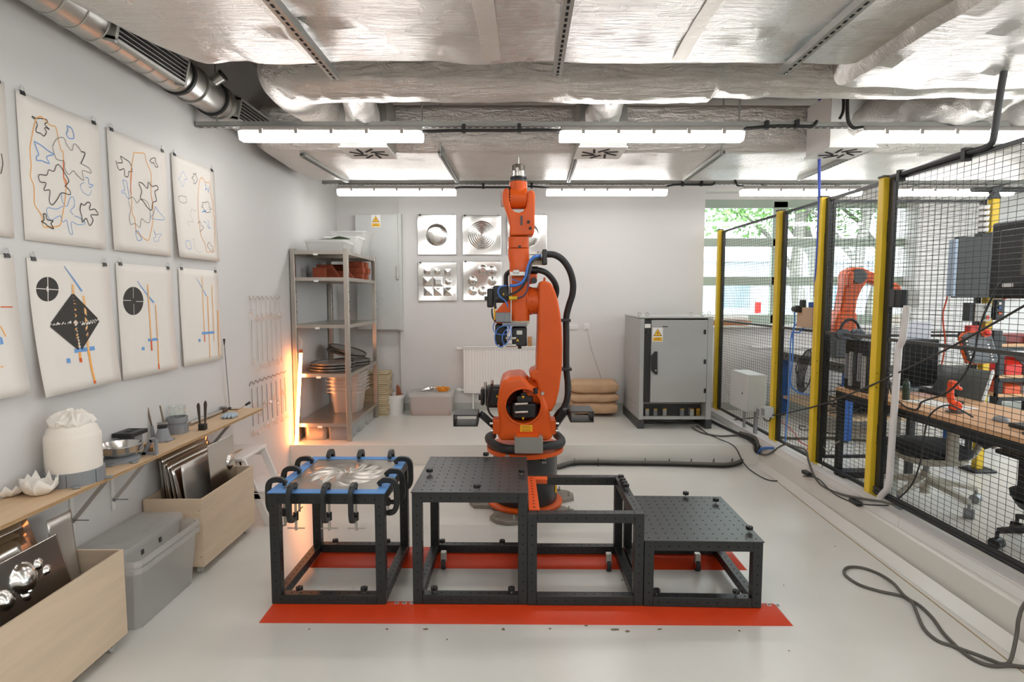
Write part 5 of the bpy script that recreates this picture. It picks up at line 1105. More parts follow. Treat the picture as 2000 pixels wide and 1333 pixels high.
far = [(-2.13, -2.14, 3.42, 3.94, .69, 'closest to the wall'), (-2.09, -2.11, 3.40, 3.93, .685, 'second from the wall'), (-2.05, -2.085, 3.38, 3.90, .66, 'third from the wall'), (-2.0, -2.06, 3.37, 3.9, .65, 'in the middle of the stack'), (-1.965, -2.03, 3.36, 3.84, .63, 'just behind the wide curved one')]
for xb, xt, y0, y1, zt_, lab in far: msheet('thin mirror-like sheet in the far crate, ' + lab, xb, xt, y0, y1, .07, zt_, .03, .0)
msheet('wide curved satin sheet near the front of the far crate', -1.88, -1.985, 3.40, 3.82, .07, .63, -.05, .0, ALU)
msheet('curled sheet with a bulge at its corner, frontmost in the far crate', -1.845, -1.93, 3.60, 3.93, .07, .70, -.04, .0, SHEET, ((3.86, .52, .05, .02),))
near = [(-1.985, -2.155, 1.75, 2.42, .69, 'closest to the wall'), (-1.96, -2.145, 1.7, 2.47, .69, 'second from the wall'), (-1.935, -2.13, 1.7, 2.36, .645, 'third from the wall'), (-1.905, -2.115, 1.75, 2.42, .655, 'in the middle of the stack'), (-1.88, -2.1, 1.7, 2.40, .63, 'just behind the bubbled one')]
for xb, xt, y0, y1, zt_, lab in near: msheet('thin mirror-like sheet in the near crate, ' + lab, xb, xt, y0, y1, .075, zt_, .02, .0, None, (), 'sheets in the near crate')
msheet('tall dull sheet standing apart at the end of the near crate', -1.95, -2.03, 2.45, 2.59, .075, .67, -.03, 0, ALU, (), 'sheets in the near crate')
msheet('mirror-like sheet with round bubbles, frontmost in the near crate', -1.835, -2.0, 1.72, 2.46, .075, .61, -.02, 0, SHEET, ((2.25, .51, .055, .035), (2.15, .47, .034, .024), (2.33, .53, .018, .014), (2.24, .445, .02, .014), (2.12, .53, .022, .014), (2.36, .49, .016, .012)), 'sheets in the near crate')
def tote(name, label, x0, x1, y0, y1, z0, z1, taper=.03, rim=.018, material=None, lid=False, group=None, nr=1, wall=.003):
    t = thing(name, label, 'box', ((x0 + x1) / 2, (y0 + y1) / 2, z0), group); cx, cy = (x0 + x1) / 2, (y0 + y1) / 2; hx, hy = (x1 - x0) / 2, (y1 - y0) / 2; mt = material or CLEAR
    m = M(); prof = [(z0, taper), (z0 + (z1 - z0) * .5, taper * .5), (z1, 0)]
    rs = []
    def ring(d, z): return [(cx + sx * (hx - d) - sx * a * .025, cy + sy * (hy - d) - sy * b * .025, z) for sx, sy, a, b in ((-1, -1, 0, 1), (-1, -1, 1, 0), (1, -1, 1, 0), (1, -1, 0, 1), (1, 1, 0, 1), (1, 1, 1, 0), (-1, 1, 1, 0), (-1, 1, 0, 1))]
    outer = [ring(d, z) for z, d in prof]; inner = [ring(d + wall, z) for z, d in reversed(prof)]; inner[-1] = ring(taper + wall, z0 + wall)
    m.rings(outer + inner); obj('tub', m, mt, t)
    for k in range(nr):
        z = z1 - .04 * k
        m = M(); rr_ = [ring(0, z - rim), ring(-.012, z - rim), ring(-.012, z), ring(0, z)]; m.rings(rr_, cap=False, close=True); obj('rim', m, mt, t)
    if lid:
        m = M(); m.rings([ring(-.01, z1), ring(-.01, z1 + .012), ring(.015, z1 + .014), ring(.025, z1 + .022), ring(.05, z1 + .022), ring(.06, z1 + .016)]); obj('lid', m, mt, t)
    return t
tote('plastic_tote', 'large clear plastic tote on the floor between the two crates', -2.145, -1.81, 2.70, 3.25, 0, .36, .03, .02, CLEAR, False, 'clear totes by the crates', 2)
tt = tote('plastic_tote', 'smaller clear lidded tote sitting inside the large one', -2.135, -1.89, 2.72, 3.22, .26, .40, .01, .014, CLEAR, True, 'clear totes by the crates')
for y in (2.85, 3.0): m = M(); m.box(-1.892, -1.888, y, y + .018, .33, .355); obj('label_mark', m, DGREY, tt)
# stool
t = thing('step_stool', 'white wooden step stool against the left wall behind the far crate', 'stool', (-2.0, 4.2, 0)); WS = mat('stool_white', 'e6e1dc', .45)
m = M(); m.box(-2.15, -1.90, 4.0, 4.40, .48, .505); tp = obj('top', m, WS, t, bevel=.006)
m = M(); m.box(-2.04, -2.01, 4.13, 4.25, .5045, .5055); obj('grip_slot', m, mat('slot_wood', 'b59a7b', .6), tp)
m = M(); m.box(-1.97, -1.70, 4.02, 4.38, .24, .262); obj('step', m, WS, t, bevel=.006)
for y in (4.03, 4.37):
    m = M(); m.beam((-1.92, y, .48), (-1.74, y, 0), .02, .05, (1, 0, 0)); obj('leg', m, WS, t, bevel=.003)
    m = M(); m.beam((-2.12, y, .48), (-2.14, y, 0), .02, .05, (1, 0, 0)); obj('leg', m, WS, t, bevel=.003)
    m = M(); m.box(-2.13, -1.74, y - .01, y + .01, .2, .24); obj('side_rail', m, WS, t, bevel=.002)
    m = M(); m.box(-2.12, -1.92, y - .01, y + .01, .43, .48); obj('top_rail', m, WS, t, bevel=.002)
# led tube
a = at(577, 905, z=.012); b = at(587.5, 690, y=5.63)
t = thing('led_tube', 'glowing orange light tube leaning against the shelf unit', 'lamp', a)
m = M(); m.cyl(a, b, .0155, n=16); obj('tube', m, TUBE, t)
m = M(); d = (b - a).normalized(); m.cyl(b, b + d * .035, .017, n=16); obj('end_cap', m, mat('cap_orange', 'b3532a', .5), t); m = M(); m.cyl(a - d * .012, a + d * .01, .015, n=16); obj('end_cap', m, MATS['cap_orange'], t)
m = M(); m.tube([b + d * .03, b + Vector((.01, .02, .1)), b + Vector((-.03, .05, .16)), b + Vector((-.06, .08, .17))], .003, n=6, smooth=5); obj('lead', m, WHITEP, t)

# ================================================================ SHELF UNIT
sx0, sx1, sy0, sy1 = -2.16, -1.595, 5.66, 6.85
t = thing('shelf_unit', 'tall brushed steel shelf unit with five shelves at the back left', 'shelf', ((sx0 + sx1) / 2, (sy0 + sy1) / 2, ZU))
zs = [2.10, 1.84, 1.375, .885, .385]
for x in (sx0, sx1 - .045):
    for y in (sy0, sy1 - .045):
        m = M(); m.box(x, x + .045, y, y + .045, ZU, 2.12); p_ = obj('post', m, STEEL, t, bevel=.002)
        for zz in (.7, .95, 1.5, 1.6, 1.7):
            m = M(); m.cyl((x + .045, y + .02, zz), (x + .052, y + .02, zz), .004, n=6); obj('stud', m, DGREY, p_)
for z in zs:
    m = M(); m.box(sx0 + .01, sx1 - .01, sy0 + .012, sy1 - .012, z - .004, z)
    m.box(sx0 + .046, sx1 - .046, sy0 + .004, sy0 + .012, z - .035, z); m.box(sx0 + .046, sx1 - .046, sy1 - .012, sy1 - .004, z - .035, z); m.box(sx0 + .004, sx0 + .01, sy0 + .046, sy1 - .046, z - .035, z); m.box(sx1 - .01, sx1 - .004, sy0 + .046, sy1 - .046, z - .035, z)
    o = obj('shelf', m, STEEL, t); m = M(); m.beam((sx0 + .05, (sy0 + sy1) / 2, z - .02), (sx1 - .05, (sy0 + sy1) / 2, z - .02), .04, .03); obj('brace', m, STEEL, o)
    m = M(); m.box(-1.93, -1.885, sy0 + .001, sy0 + .004, z - .045, z - .025); obj('shelf_tag', m, WHITEST, o)
tote('plastic_tray', 'low frosted tray in front on top of the steel shelf unit', -2.05, -1.66, 5.76, 6.1, 2.10, 2.20, .02, .012, CLEAR2, True, 'boxes on the shelf top')
m = M(); P = [(-1.95 + .08 * k + .02 * math.sin(k * 2), 5.85 + .03 * math.cos(k), 2.228 + .012 * (k == 3)) for k in range(5)]; m.tube(P, [.004, .012, .008, .018, .003], n=6, smooth=3); tag(obj('green_strap', m, mat('strap_green', '44543c', .8)), 'dark green strap lying on the frosted tray', 'strap')
tote('plastic_box', 'frosted box in the middle on top of the steel shelf unit', -1.98, -1.62, 6.16, 6.42, 2.10, 2.29, .03, .012, CLEAR2, False, 'boxes on the shelf top')
tote('plastic_box', 'tallest clear box at the rear on top of the steel shelf unit', -2.0, -1.62, 6.46, 6.82, 2.10, 2.38, .03, .012, CLEAR, False, 'boxes on the shelf top')
def brick(label, c, size, rot=0, wedge=0.):
    m = M(); x, y, z = [q / 2 for q in size]; vs = [(-x, -y, -z), (x, -y, -z), (x, y, -z), (-x, y, -z), (-x, -y, z), (x - wedge, -y, z), (x - wedge, y, z), (-x, y, z)]
    r_ = rz(rot); m.add([Vector(c) + r_ @ Vector(v) for v in vs], [(3, 2, 1, 0), (4, 5, 6, 7), (0, 1, 5, 4), (1, 2, 6, 5), (2, 3, 7, 6), (3, 0, 4, 7)])
    tag(obj('brick', m, BRICK, bevel=.003), label, 'brick', 'red bricks on the second shelf')
zb = 1.84
for k in range(3):
    brick('red brick in the right-hand brick pile, ' + ('lowest', 'middle', 'topmost')[k] + ' of the near column', (-1.735 + .01 * (k % 2), 6.42, zb + .0335 + .066 * k), (.2, .1, .064))
    brick('red brick in the right-hand brick pile, ' + ('lowest', 'middle', 'topmost')[k] + ' of the rear column', (-1.735 + .02 * (k == 1), 6.56, zb + .0335 + .066 * k), (.22, .11, .064))
brick('sloped red brick leaning low in front of the brick pile', (-1.79, 6.26, zb + .045), (.2, .07, .088), 0, .07)
brick('red half brick standing at the left of the second shelf', (-1.98, 6.0, zb + .055), (.12, .09, .11))
brick('red brick with one slanted end behind the half brick', (-1.93, 6.16, zb + .075), (.24, .1, .148), 0, .1)
brick('dark red brick at the back of the second shelf, upper', (-1.955, 6.60, zb + .145), (.2, .1, .06), .05); brick('dark red brick at the back of the second shelf, lower', (-1.955, 6.6, zb + .056), (.2, .11, .11), -.03)
def rdisc(label, c, r, tilt=(0, 0), h=.012):
    t = thing('metal_disc', label, 'disc', c, 'round metal discs on the shelf'); n = Vector((math.sin(tilt[0]), math.sin(tilt[1]), 1)).normalized()
    m = M(); m.lathe([(r * .93, -.001), (r * .93, .001)], c, 40, n); obj('plate', m, ALU, t)
    m = M(); a = n.orthogonal().normalized(); b = n.cross(a); m.tube([Vector(c) + (a * math.cos(2 * PI * k / 40) + b * math.sin(2 * PI * k / 40)) * r * .96 for k in range(40)], h, n=8, close=True); obj('rim', m, mat('disc_rim', '6e6a66', .4, metal=.7), t)
zz = .885
for k in range(3): rdisc('round rimmed metal disc in the front stack, ' + ('lowest', 'middle', 'topmost')[k], (-1.89 + .012 * k, 6.0, zz + .014 + .03 * k), .235 - .004 * k)
for k in range(2): rdisc('flat round metal disc in the rear stack, ' + ('lower', 'upper')[k], (-1.82, 6.52, zz + .014 + .03 * k), .215)
rdisc('tilted round metal disc leaning on the rear stack, lower', (-1.87, 6.5, zz + .13), .215, (.26, 0)); rdisc('tilted round metal disc leaning on the rear stack, topmost', (-1.85, 6.5, zz + .165), .215, (.3, 0))
t = tote('nested_totes', 'stack of nested clear totes on the lowest steel shelf', -1.985, -1.62, 6.13, 6.5, .385, .83, .05, .014, CLEAR, False, None, 6)
for k, (x0, x1, y0, y1, lab, cc) in enumerate(((-2.09, -1.87, 5.72, 6.05, 'at the front left, beside the glowing tube', 'c9a98c'), (-1.85, -1.62, 5.72, 6.02, 'at the front right corner', '6f7f9a'), (-1.85, -1.62, 6.06, 6.36, 'in the middle of the right side', '9aa39a'), (-1.85, -1.62, 6.42, 6.74, 'at the rear of the right side', 'b9bcb6'))):
    t = tote('storage_bin', 'clear bin under the lowest steel shelf, ' + lab, x0, x1, y0, y1, ZU, .345, .006, .01, CLEAR, True, 'bins under the shelf unit', 1)
    m = M(); m.box(x0 + .03, x1 - .03, y0 + .03, y1 - .03, ZU + .01, ZU + .09); obj('contents', m, mat('contents_%d' % k if False else 'bin_contents_' + ('tan', 'blue', 'grey', 'pale')[k], cc, .8, var=.3, vscale=30), t, bevel=.01)
# plywood boards behind
first = None
y = 7.0
for k in range(22):
    w_ = .15 + R.uniform(-.008, .008); cx = -1.64 + R.uniform(-.012, .012); cy = 7.02 + R.uniform(-.008, .008); z = ZU + .0245 * k
    m = M(); m.box(cx - w_, cx + w_, cy - .14, cy + .14, z, z + (.022 if k % 5 else .018)); tag(obj('plywood_board', m, mat('board_edge_wood', 'c6b491', .6, var=.15, vscale=40, stretch=(.3, .3, 6)), bevel=.001), 'thin plywood board in the stack behind the steel shelf unit', 'board', 'plywood boards in the stack')
# bucket with tools
c = at(770, 812, z=ZU); c.y += .12; c.x = at(770, 800, y=c.y).x
t = thing('bucket', 'white plastic bucket of tools on the step beside the plywood stack', 'bucket', c)
m = M(); m.lathe([(.108, 0), (.112, .02), (.125, .2), (.137, .2), (.138, .245), (.128, .245), (.118, .205), (.105, .015)], c, 36, cap=False); m.lathe([(.108, .0), (.108, .004)], c, 36); obj('pail', m, WHITEP, t)
m = M(); m.lathe([(.118, .19), (.118, .2)], c, 30); obj('rusty_fill', m, mat('rust', '8a4a30', .8, var=.3, vscale=30), t)
RUSTY = mat('rusty_wood', '94593f', .8)
t2_ = tag(obj('steel_rod', M().tube([c + Vector((-.05, .0, .205)), at(756, 760, y=c.y), at(751.5, 726, y=c.y)], .005, n=7), GALV), 'thin bent steel rod standing in the white bucket', 'rod')
t3_ = tag(obj('hooked_wire', M().tube([c + Vector((-.02, .02, .205)), at(765, 768, y=c.y + .02), at(761, 762, y=c.y + .02), at(760, 770, y=c.y + .02), at(762, 778, y=c.y + .02)], .004, n=6, smooth=4), GALV), 'hooked wire standing in the white bucket', 'wire')
m = M(); m.prism([(at(774, 779, y=c.y).x, c.z + .205), (at(786, 779, y=c.y).x, c.z + .205), (at(780.5, 756, y=c.y).x, at(780, 757, y=c.y).z), (at(777.5, 753, y=c.y).x, at(777, 752, y=c.y).z), (at(774.5, 753, y=c.y).x, at(777, 753, y=c.y).z)], 'y', c.y - .015, c.y + .015); tag(obj('wooden_float', m, RUSTY, bevel=.003), 'reddish wooden tool handle sticking out of the white bucket', 'tool')
# lidded storage box
yb_ = at(840, 813, z=ZU).y; a = at(801, 812, y=yb_); b = at(880, 812, y=yb_)
t = tote('storage_box', 'lidded plastic box with brown filling beside the radiator', a.x - .02, b.x + .02, yb_, yb_ + .36, ZU, at(840, 771, y=yb_).z, .02, .03, CLEAR2, True)
zl = at(840, 771, y=yb_).z
m = M(); m.box(a.x + .012, b.x - .012, yb_ + .02, yb_ + .33, ZU + .01, zl - .06); obj('filling', m, mat('brown_fill', 'ad8066', .9), t)
zl += .0225
c = Vector((at(838, 765, y=yb_ + .18).x, yb_ + .18, zl)); t = thing('scoop', 'shiny metal scoop lying on the lidded plastic box', 'scoop', c)
m = M(); m.grid(10, 12, lambda u, v: (c.x - .1 + .12 * v, c.y + (.045 * (1 - .5 * v)) * math.cos(PI * u), c.z + .003 + (.02 + .03 * v) * math.sin(PI * u) * (1 if v > .3 else .5))); obj('blade', m, SHEET, t, solid=.001)
m = M(); m.ball((c.x + .03, c.y, c.z + .028), .027, 14, 8, (1.2, 1, 1)); obj('socket', m, SHEET, t); m = M(); m.cyl((c.x + .05, c.y, c.z + .03), (c.x + .15, c.y, c.z + .03), .008, n=12); obj('handle', m, SHEET, t)
c = Vector((at(865, 768, y=yb_ + .12).x, yb_ + .12, zl)); t = thing('glove', 'orange crumpled work glove on the lidded plastic box', 'glove', c); OG = mat('glove_orange', 'd98a1e', .75, bump=.3, bscale=90)
m = M(); m.loft([(c.x, c.y, c.z, .06, .05, 2), (c.x, c.y, c.z + .02, .068, .055, 2), (c.x + .01, c.y, c.z + .04, .05, .04, 2), (c.x, c.y, c.z + .055, .02, .02, 2)], 22); obj('palm', m, OG, t)
for k in range(6): a_ = R.uniform(0, 6.28); q = c + Vector((.04 * math.cos(a_), .03 * math.sin(a_), .035)); m = M(); m.tube([q, q + Vector((.025 * math.cos(a_), .025 * math.sin(a_), .012)), q + Vector((.045 * math.cos(a_ + .5), .035 * math.sin(a_ + .5), -.01))], .012, n=8, smooth=3); obj('finger', m, OG, t)

# ================================================================ BACK WALL
YP = YB - .035
def bx(u0, u1, v0, v1, y): a = at(u0, v0, y=y); b = at(u1, v1, y=y); return a.x, b.x, b.z, a.z
x0, x1, z0, z1 = bx(692, 781, 417, 646, YB - .14)
t = thing('wall_cabinet', 'tall grey electrical cabinet mounted on the back wall', 'cabinet', ((x0 + x1) / 2, YB, z0))
m = M(); m.box(x0, x1 + .03, YB - .12, YB, z0, z1); obj('body', m, GREYL, t, bevel=.004)
m = M(); m.box(x0 + .008, x1 - .01, YB - .14, YB - .12, z0 + .012, z1 - .012); d_ = obj('door', m, GREYL, t, bevel=.004)
hx, hz = at(776, 533, y=YB - .15).x, at(776, 533, y=YB - .15).z
m = M(); m.box(hx - .014, hx + .014, YB - .16, YB - .14, hz - .085, hz + .085); obj('handle', m, GALV, d_, bevel=.005)
def warn(parent, cx, y, cz, s):
    """warning sticker facing -y: yellow triangle with a flash over a yellow text plate"""
    m = M(); m.box(cx - s, cx + s, y - .0012, y, cz - s * 1.45, cz + s * 1.25); w_ = obj('warning_sticker', m, WHITEST, parent)
    def tri(k, dz): return [(cx - s * .85 * k, cz - s * .38 - s * (k - 1) * .5 + dz), (cx + s * .85 * k, cz - s * .38 - s * (k - 1) * .5 + dz), (cx, cz + s * 1.05 + s * (k - 1) * .5 + dz)]
    m = M(); m.prism(tri(1, 0), 'y', y - .0022, y - .0012); obj('triangle_border', m, BLKST, w_); m = M(); m.prism(tri(.8, 0), 'y', y - .0028, y - .002); obj('triangle', m, YELLST, w_)
    m = M(); m.prism([(cx + s * .08, cz + s * .6), (cx - s * .16, cz + s * .12), (cx - s * .01, cz + s * .14), (cx - s * .1, cz - s * .25), (cx + s * .17, cz + s * .22), (cx + s * .02, cz + s * .22)], 'y', y - .0034, y - .0028); obj('flash', m, BLKST, w_)
    m = M(); m.box(cx - s * .9, cx + s * .9, y - .002, y - .0012, cz - s * 1.35, cz - s * .6); obj('text_plate', m, YELLST, w_)
    for k, (wa) in enumerate((.45, .78)): m = M(); m.box(cx - s * wa, cx + s * wa, y - .0026, y - .002, cz - s * (.86 + .28 * k), cz - s * (.78 + .28 * k)); obj('text_line', m, BLKST, w_)
q = at(734, 431, y=YB - .141); warn(d_, q.x, YB - .141, q.z, .055)
def mposter(label, px, fn):
    x0, x1, z0, z1 = bx(*px, YP - .02); t = thing('metal_relief', label, 'metal relief', ((x0 + x1) / 2, YP, z0), 'pressed metal sheets on the back wall'); W_, H_ = x1 - x0, z1 - z0
    def f(u, v):
        wave = .012 * math.sin(u * 4.2 + 1 + v * 1.3) * (1 - .3 * v) + .008 * math.sin(v * 6 + u * 2)
        return (x0 + W_ * u, YP - .02 - wave - .8 * fn((u - .5), (v - .5)), z1 - H_ * v)
    m = M(); m.grid(90, 90, f); obj('sheet', m, SHEET2, t, solid=.0008, fixn=False)
    for u in (.07, .92): clip_at(t, (x0 + W_ * u, YP - .02 - .012 * math.sin(u * 4.2 + 1), z1), (0, -1, 0))
SHEET2 = mat('relief_sheet', 'dcdbd7', .22, metal=1.)
def dome(r, h): return lambda u, v: h * math.sqrt(max(0, 1 - (math.hypot(u, v) / r) ** 2))
def steps(u, v):
    r = math.hypot(u, v - .0); return 0 if r > .37 else .05 * (1 - r / .37) + .004 * math.sin(r * 120)
mposter('pressed metal sheet with one smooth dome, leftmost of the upper row', (815, 891, 420, 498), dome(.27, .05))
mposter('pressed metal sheet with concentric rings, middle of the upper row', (903, 979, 421, 498), steps)
mposter('pressed metal sheet half hidden behind the robot wrist', (991, 1068, 420, 497), dome(.3, .05))
def pyr(cx, cy, a, h): return lambda u, v: h * max(0, 1 - max(abs(u - cx), abs(v - cy)) / a)
def cone(cx, cy, a, h): return lambda u, v: h * max(0, 1 - math.hypot(u - cx, v - cy) / a)
def dm(cx, cy, a, h): return lambda u, v: h * math.sqrt(max(0, 1 - ((u - cx) ** 2 + (v - cy) ** 2) / a ** 2))
def summ(*fs): return lambda u, v: sum(f(u, v) for f in fs)
def trunc(f, mx): return lambda u, v: min(mx, f(u, v))
mposter('pressed metal sheet with nine small shapes, left of the lower row', (816, 892, 513, 588), summ(cone(-.26, -.27, .09, .02), cone(.0, -.27, .08, .02), pyr(.27, -.25, .08, .02), pyr(-.25, .0, .12, .03), trunc(pyr(.02, .0, .12, .05), .02), dm(.28, .0, .075, .02), pyr(-.24, .25, .11, .035), pyr(.01, .25, .11, .035), pyr(.27, .25, .11, .04)))
mposter('pressed metal sheet with round cups, right of the lower row', (904, 980, 511, 587), summ(trunc(cone(0.02, -.28, .13, .05), .02), dm(.24, -.26, .12, .02), dm(-.25, .0, .11, .03), cone(.25, .0, .12, .03), cone(-.25, .26, .11, .03), dm(.0, .26, .11, .025), dm(.26, .26, .1, .02)))
# radiator
x0, x1, z0, z1 = bx(905, 1053, 677, 769, YP - .1)
t = thing('radiator', 'white panel radiator on the back wall behind the robot', 'radiator', ((x0 + x1) / 2, YP, z0)); RW = mat('radiator_white', 'e4e2de', .4)
m = M(); n = 2 * int((x1 - x0) / .034); m.grid(n * 2, 1, lambda u, v: (x0 + (x1 - x0) * u, YP - .1 - (.003 if int(u * n * 2) % 4 < 2 else 0), z0 + .03 + (z1 - z0 - .06) * v)); obj('ribbed_face', m, RW, t, smooth=False)
m = M(); m.box(x0, x1, YP - .098, YP - .03, z0, z1 - .012); obj('body', m, RW, t, bevel=.006)
m = M(); m.box(x0 - .004, x1 + .004, YP - .108, YP - .02, z1 - .014, z1); gr = obj('top_grille', m, RW, t, bevel=.003)
k = x0 + .02
m = M()
while k < x1 - .03: m.box(k, k + .022, YP - .1085, YP - .107, z1 - .045, z1 - .041); k += .035
obj('slot', m, MGREY, t, kind='stuff')
for (u, v) in ((894, 681), (897, 762)):
    p = at(u, v, y=YP - .07); m = M(); m.cyl((p.x - .03, p.y, p.z), (x0, p.y, p.z), .014, n=12); m.ball((p.x, p.y - .01, p.z), .024, 10, 6); obj('valve', m, WHITEP, t)
p = at(924, 770, y=YP - .07); m = M(); m.cyl((p.x, p.y, ZU), (p.x, p.y, p.z + .02), .01, n=10); obj('pipe', m, WHITEP, t)
x0, x1, z0_, z1_ = bx(1031, 1037, 656, 676, YP - .08); m = M(); m.box(x0, x1 + .01, YP - .08, YP - .04, z1, z1 + .12); tag(obj('copper_plate', m, mat('copper', 'b98a5a', .35, metal=.7, var=.3, vscale=20), bevel=.002), 'small copper-coloured plate standing on the radiator', 'plate')
def outlet(label, u0, u1, v0, v1, n_):
    x0, x1, z0, z1 = bx(u0, u1, v0, v1, YP - .01); t = thing('wall_socket', label, 'socket', ((x0 + x1) / 2, YP, z0), 'wall sockets')
    m = M(); m.box(x0, x1, YP - .012, YP, z0, z1); obj('plate', m, WHITEP, t, bevel=.003)
    for k in range(n_):
        cx = x0 + (x1 - x0) * (k + .5) / n_; m = M(); m.box(cx - .026, cx + .026, YP - .016, YP - .012, z0 + .014, z1 - .014); i_ = obj('insert', m, WHITEP, t, bevel=.003)
        for s in (-.009, .009): m = M(); m.cyl((cx + s, YP - .0168, (z0 + z1) / 2), (cx + s, YP - .015, (z0 + z1) / 2), .003, n=8); obj('pin_hole', m, DGREY, i_)
outlet('white double wall socket right of the robot hose', 1109, 1129, 633, 644, 2); outlet('white single wall socket with a thin lead plugged in', 1140, 1151, 632, 644, 1)
wire('thin_lead', [at(u, v, y=YP - .03) for u, v in ((1146, 641), (1149, 655), (1156, 685), (1166, 715), (1175, 740), (1180, 752))], .003, mat('lead_grey', 'a8a49c', .5), 'thin pale lead hanging from the single socket to the sacks')
# sacks
def sack(label, u0, u1, v0, v1, y, seed):
    x0, x1, z0, z1 = bx(u0, u1, v0, v1, y - .2); cx, hx = (x0 + x1) / 2, (x1 - x0) / 2; h = z1 - z0; rs = []; n = 30
    for k in range(15):
        t = k / 14; q = 2 * t - 1; e = (1 - abs(q) ** 6) ** .5; e = max(e, .06 + .5 * (abs(q) > .98) * 0)
        ring = []
        for j in range(n):
            a = 2 * PI * j / n; ca, sa = math.cos(a), math.sin(a)
            wy = .19 * math.copysign(abs(ca) ** .55, ca) * (.9 + .1 * e); wz = h / 2 * math.copysign(abs(sa) ** .6, sa) * (.62 + .38 * e)
            p = Vector((cx + hx * q, y + wy, z0 + h / 2 + wz)); nv = mn.noise(p * 9 + Vector((seed, 0, 0))) * .012; ring.append(p + Vector((nv, nv, nv * .6)))
        rs.append(ring)
    m = M(); m.rings(rs); return tag(obj('paper_sack', m, KRAFT), label, 'sack', 'kraft paper sacks on the step')
sack('brown paper sack lying at the bottom of the stack', 1119, 1207, 787, 812, 7.0, 1); sack('brown paper sack lying in the middle of the stack', 1116, 1209, 770, 789, 7.0, 2); sack('brown paper sack lying on top of the stack', 1118, 1208, 746, 772, 7.0, 3)
# control cabinet
yf = 6.216; ybk = 7.05
xa, xb_ = at(1247, 838, y=yf).x, at(1388, 838, y=yf).x
zc0, zc1 = .30, at(1320, 622, y=yf).z
t = thing('control_cabinet', 'large grey robot control cabinet standing on the step by the fence', 'cabinet', ((xa + xb_) / 2, (yf + ybk) / 2, ZU))
m = M(); m.box(xa + .003, xb_ - .003, yf + .19, ybk, zc0 + .14, zc1); obj('body', m, GREYC, t, bevel=.006)
m = M(); m.box(xa + .06, xb_ - .06, yf + .2, ybk - .01, zc0, zc0 + .14); obj('lower_body', m, DGREY, t)
for a, b in ((xa, xa + .05), (xb_ - .06, xb_)):
    m = M(); m.box(a, b, yf + .0, yf + .2, zc0, zc1 - .005); obj('corner_post', m, GREYC, t, bevel=.004)
m = M(); m.box(xa, xa + .05, yf + .2, ybk, zc0, zc0 + .14); obj('side_skirt', m, GREYC, t); m = M(); m.box(xb_ - .05, xb_, yf + .2, ybk, zc0, zc0 + .14); obj('side_skirt', m, GREYC, t)
m = M(); m.box(xa - .004, xb_ + .004, yf - .004, ybk + .004, zc1, zc1 + .02); obj('roof', m, GREYL, t, bevel=.003)
da, db = at(1271, 700, y=yf).x, at(1380, 700, y=yf).x; dz0 = at(1300, 786, y=yf).z
m = M(); m.box(da, db, yf - .012, yf + .03, dz0, zc1 - .02); dr = obj('door', m, GREYC, t, bevel=.004)
m = M(); m.box(xa + .045, da - .004, yf + .0, yf + .03, dz0, zc1 - .02); pn_ = obj('side_panel', m, BLACKP, t)
pz = at(1264, 637, y=yf).z; m = M(); m.box(xa + .05, da - .008, yf - .004, yf, pz - .022, pz + .022); obj('white_plate', m, WHITEST, pn_)
pz = at(1264, 648, y=yf).z; px_ = at(1264.5, 648, y=yf).x; m = M(); m.cyl((px_, yf - .02, pz), (px_, yf, pz), .024, n=18); kn = obj('main_switch', m, BLACKP, pn_); m = M(); m.box(px_ - .005, px_ + .005, yf - .03, yf - .02, pz - .02, pz + .02); obj('switch_grip', m, DGREY, kn)
hp_ = [(1272, 696), (1279, 687), (1284.5, 687), (1284.5, 732), (1280, 732), (1272, 724)]
m = M(); m.prism([(at(u, v, y=yf - .03).x, at(u, v, y=yf - .03).z) for u, v in hp_], 'y', yf - .035, yf - .012); hd = obj('handle', m, BLACKP, dr, bevel=.006)
q = at(1281, 724, y=yf - .036); m = M(); m.cyl((q.x, yf - .038, q.z), (q.x, yf - .034, q.z), .008, n=12); obj('lock', m, GALV, hd)
q = at(1284.5, 653, y=yf - .0125); warn(dr, q.x, yf - .0125, q.z, .056)
m = M(); q = at(1299, 638.5, y=yf - .0125); m.box(q.x - .03, q.x + .03, yf - .0135, yf - .012, q.z - .005, q.z + .005); obj('nameplate', m, BLKST, dr)
for v in (649, 707, 764):
    q = at(1377, v, y=yf - .02); m = M(); m.box(q.x - .012, q.x + .012, yf - .022, yf - .01, q.z - .025, q.z + .025); obj('hinge', m, BLACKP, dr, bevel=.003)
m = M(); m.box(xa + .05, xb_ - .06, yf + .02, yf + .04, zc0, zc0 + .035); obj('lower_rail', m, GREYC, t)
for k, (u, mt_) in enumerate(((1263, GALV), (1279, MGREY), (1297, GALV), (1331, MGREY), (1350, GREYL), (1362, mat('brass', 'b08a3a', .4, metal=.6)))):
    q = at(u, 803, y=yf + .16); m = M(); m.box(q.x - .022, q.x + .022, yf + .13, yf + .2, q.z - .05, q.z + .03); cn = obj('connector', m, mt_, t, bevel=.004)
    m = M(); m.box(q.x - .018, q.x + .018, yf + .125, yf + .13, q.z + .02, q.z + .03); obj('connector_tag', m, YELLST, cn)
for a, b in ((xa - .01, xa + .06), (xb_ - .06, xb_ + .01)): m = M(); m.box(a, b, yf - .0, ybk, ZU, zc0); obj('plinth', m, DGREY, t, bevel=.004)
m = M(); m.tube([(xa + .06 + (xb_ - xa - .12) * k / 8, yf + .18, ZU + .1 - .06 * math.sin(PI * k / 8)) for k in range(9)], .02, n=8, smooth=4); obj('sagging_cable', m, CABLEK, t)
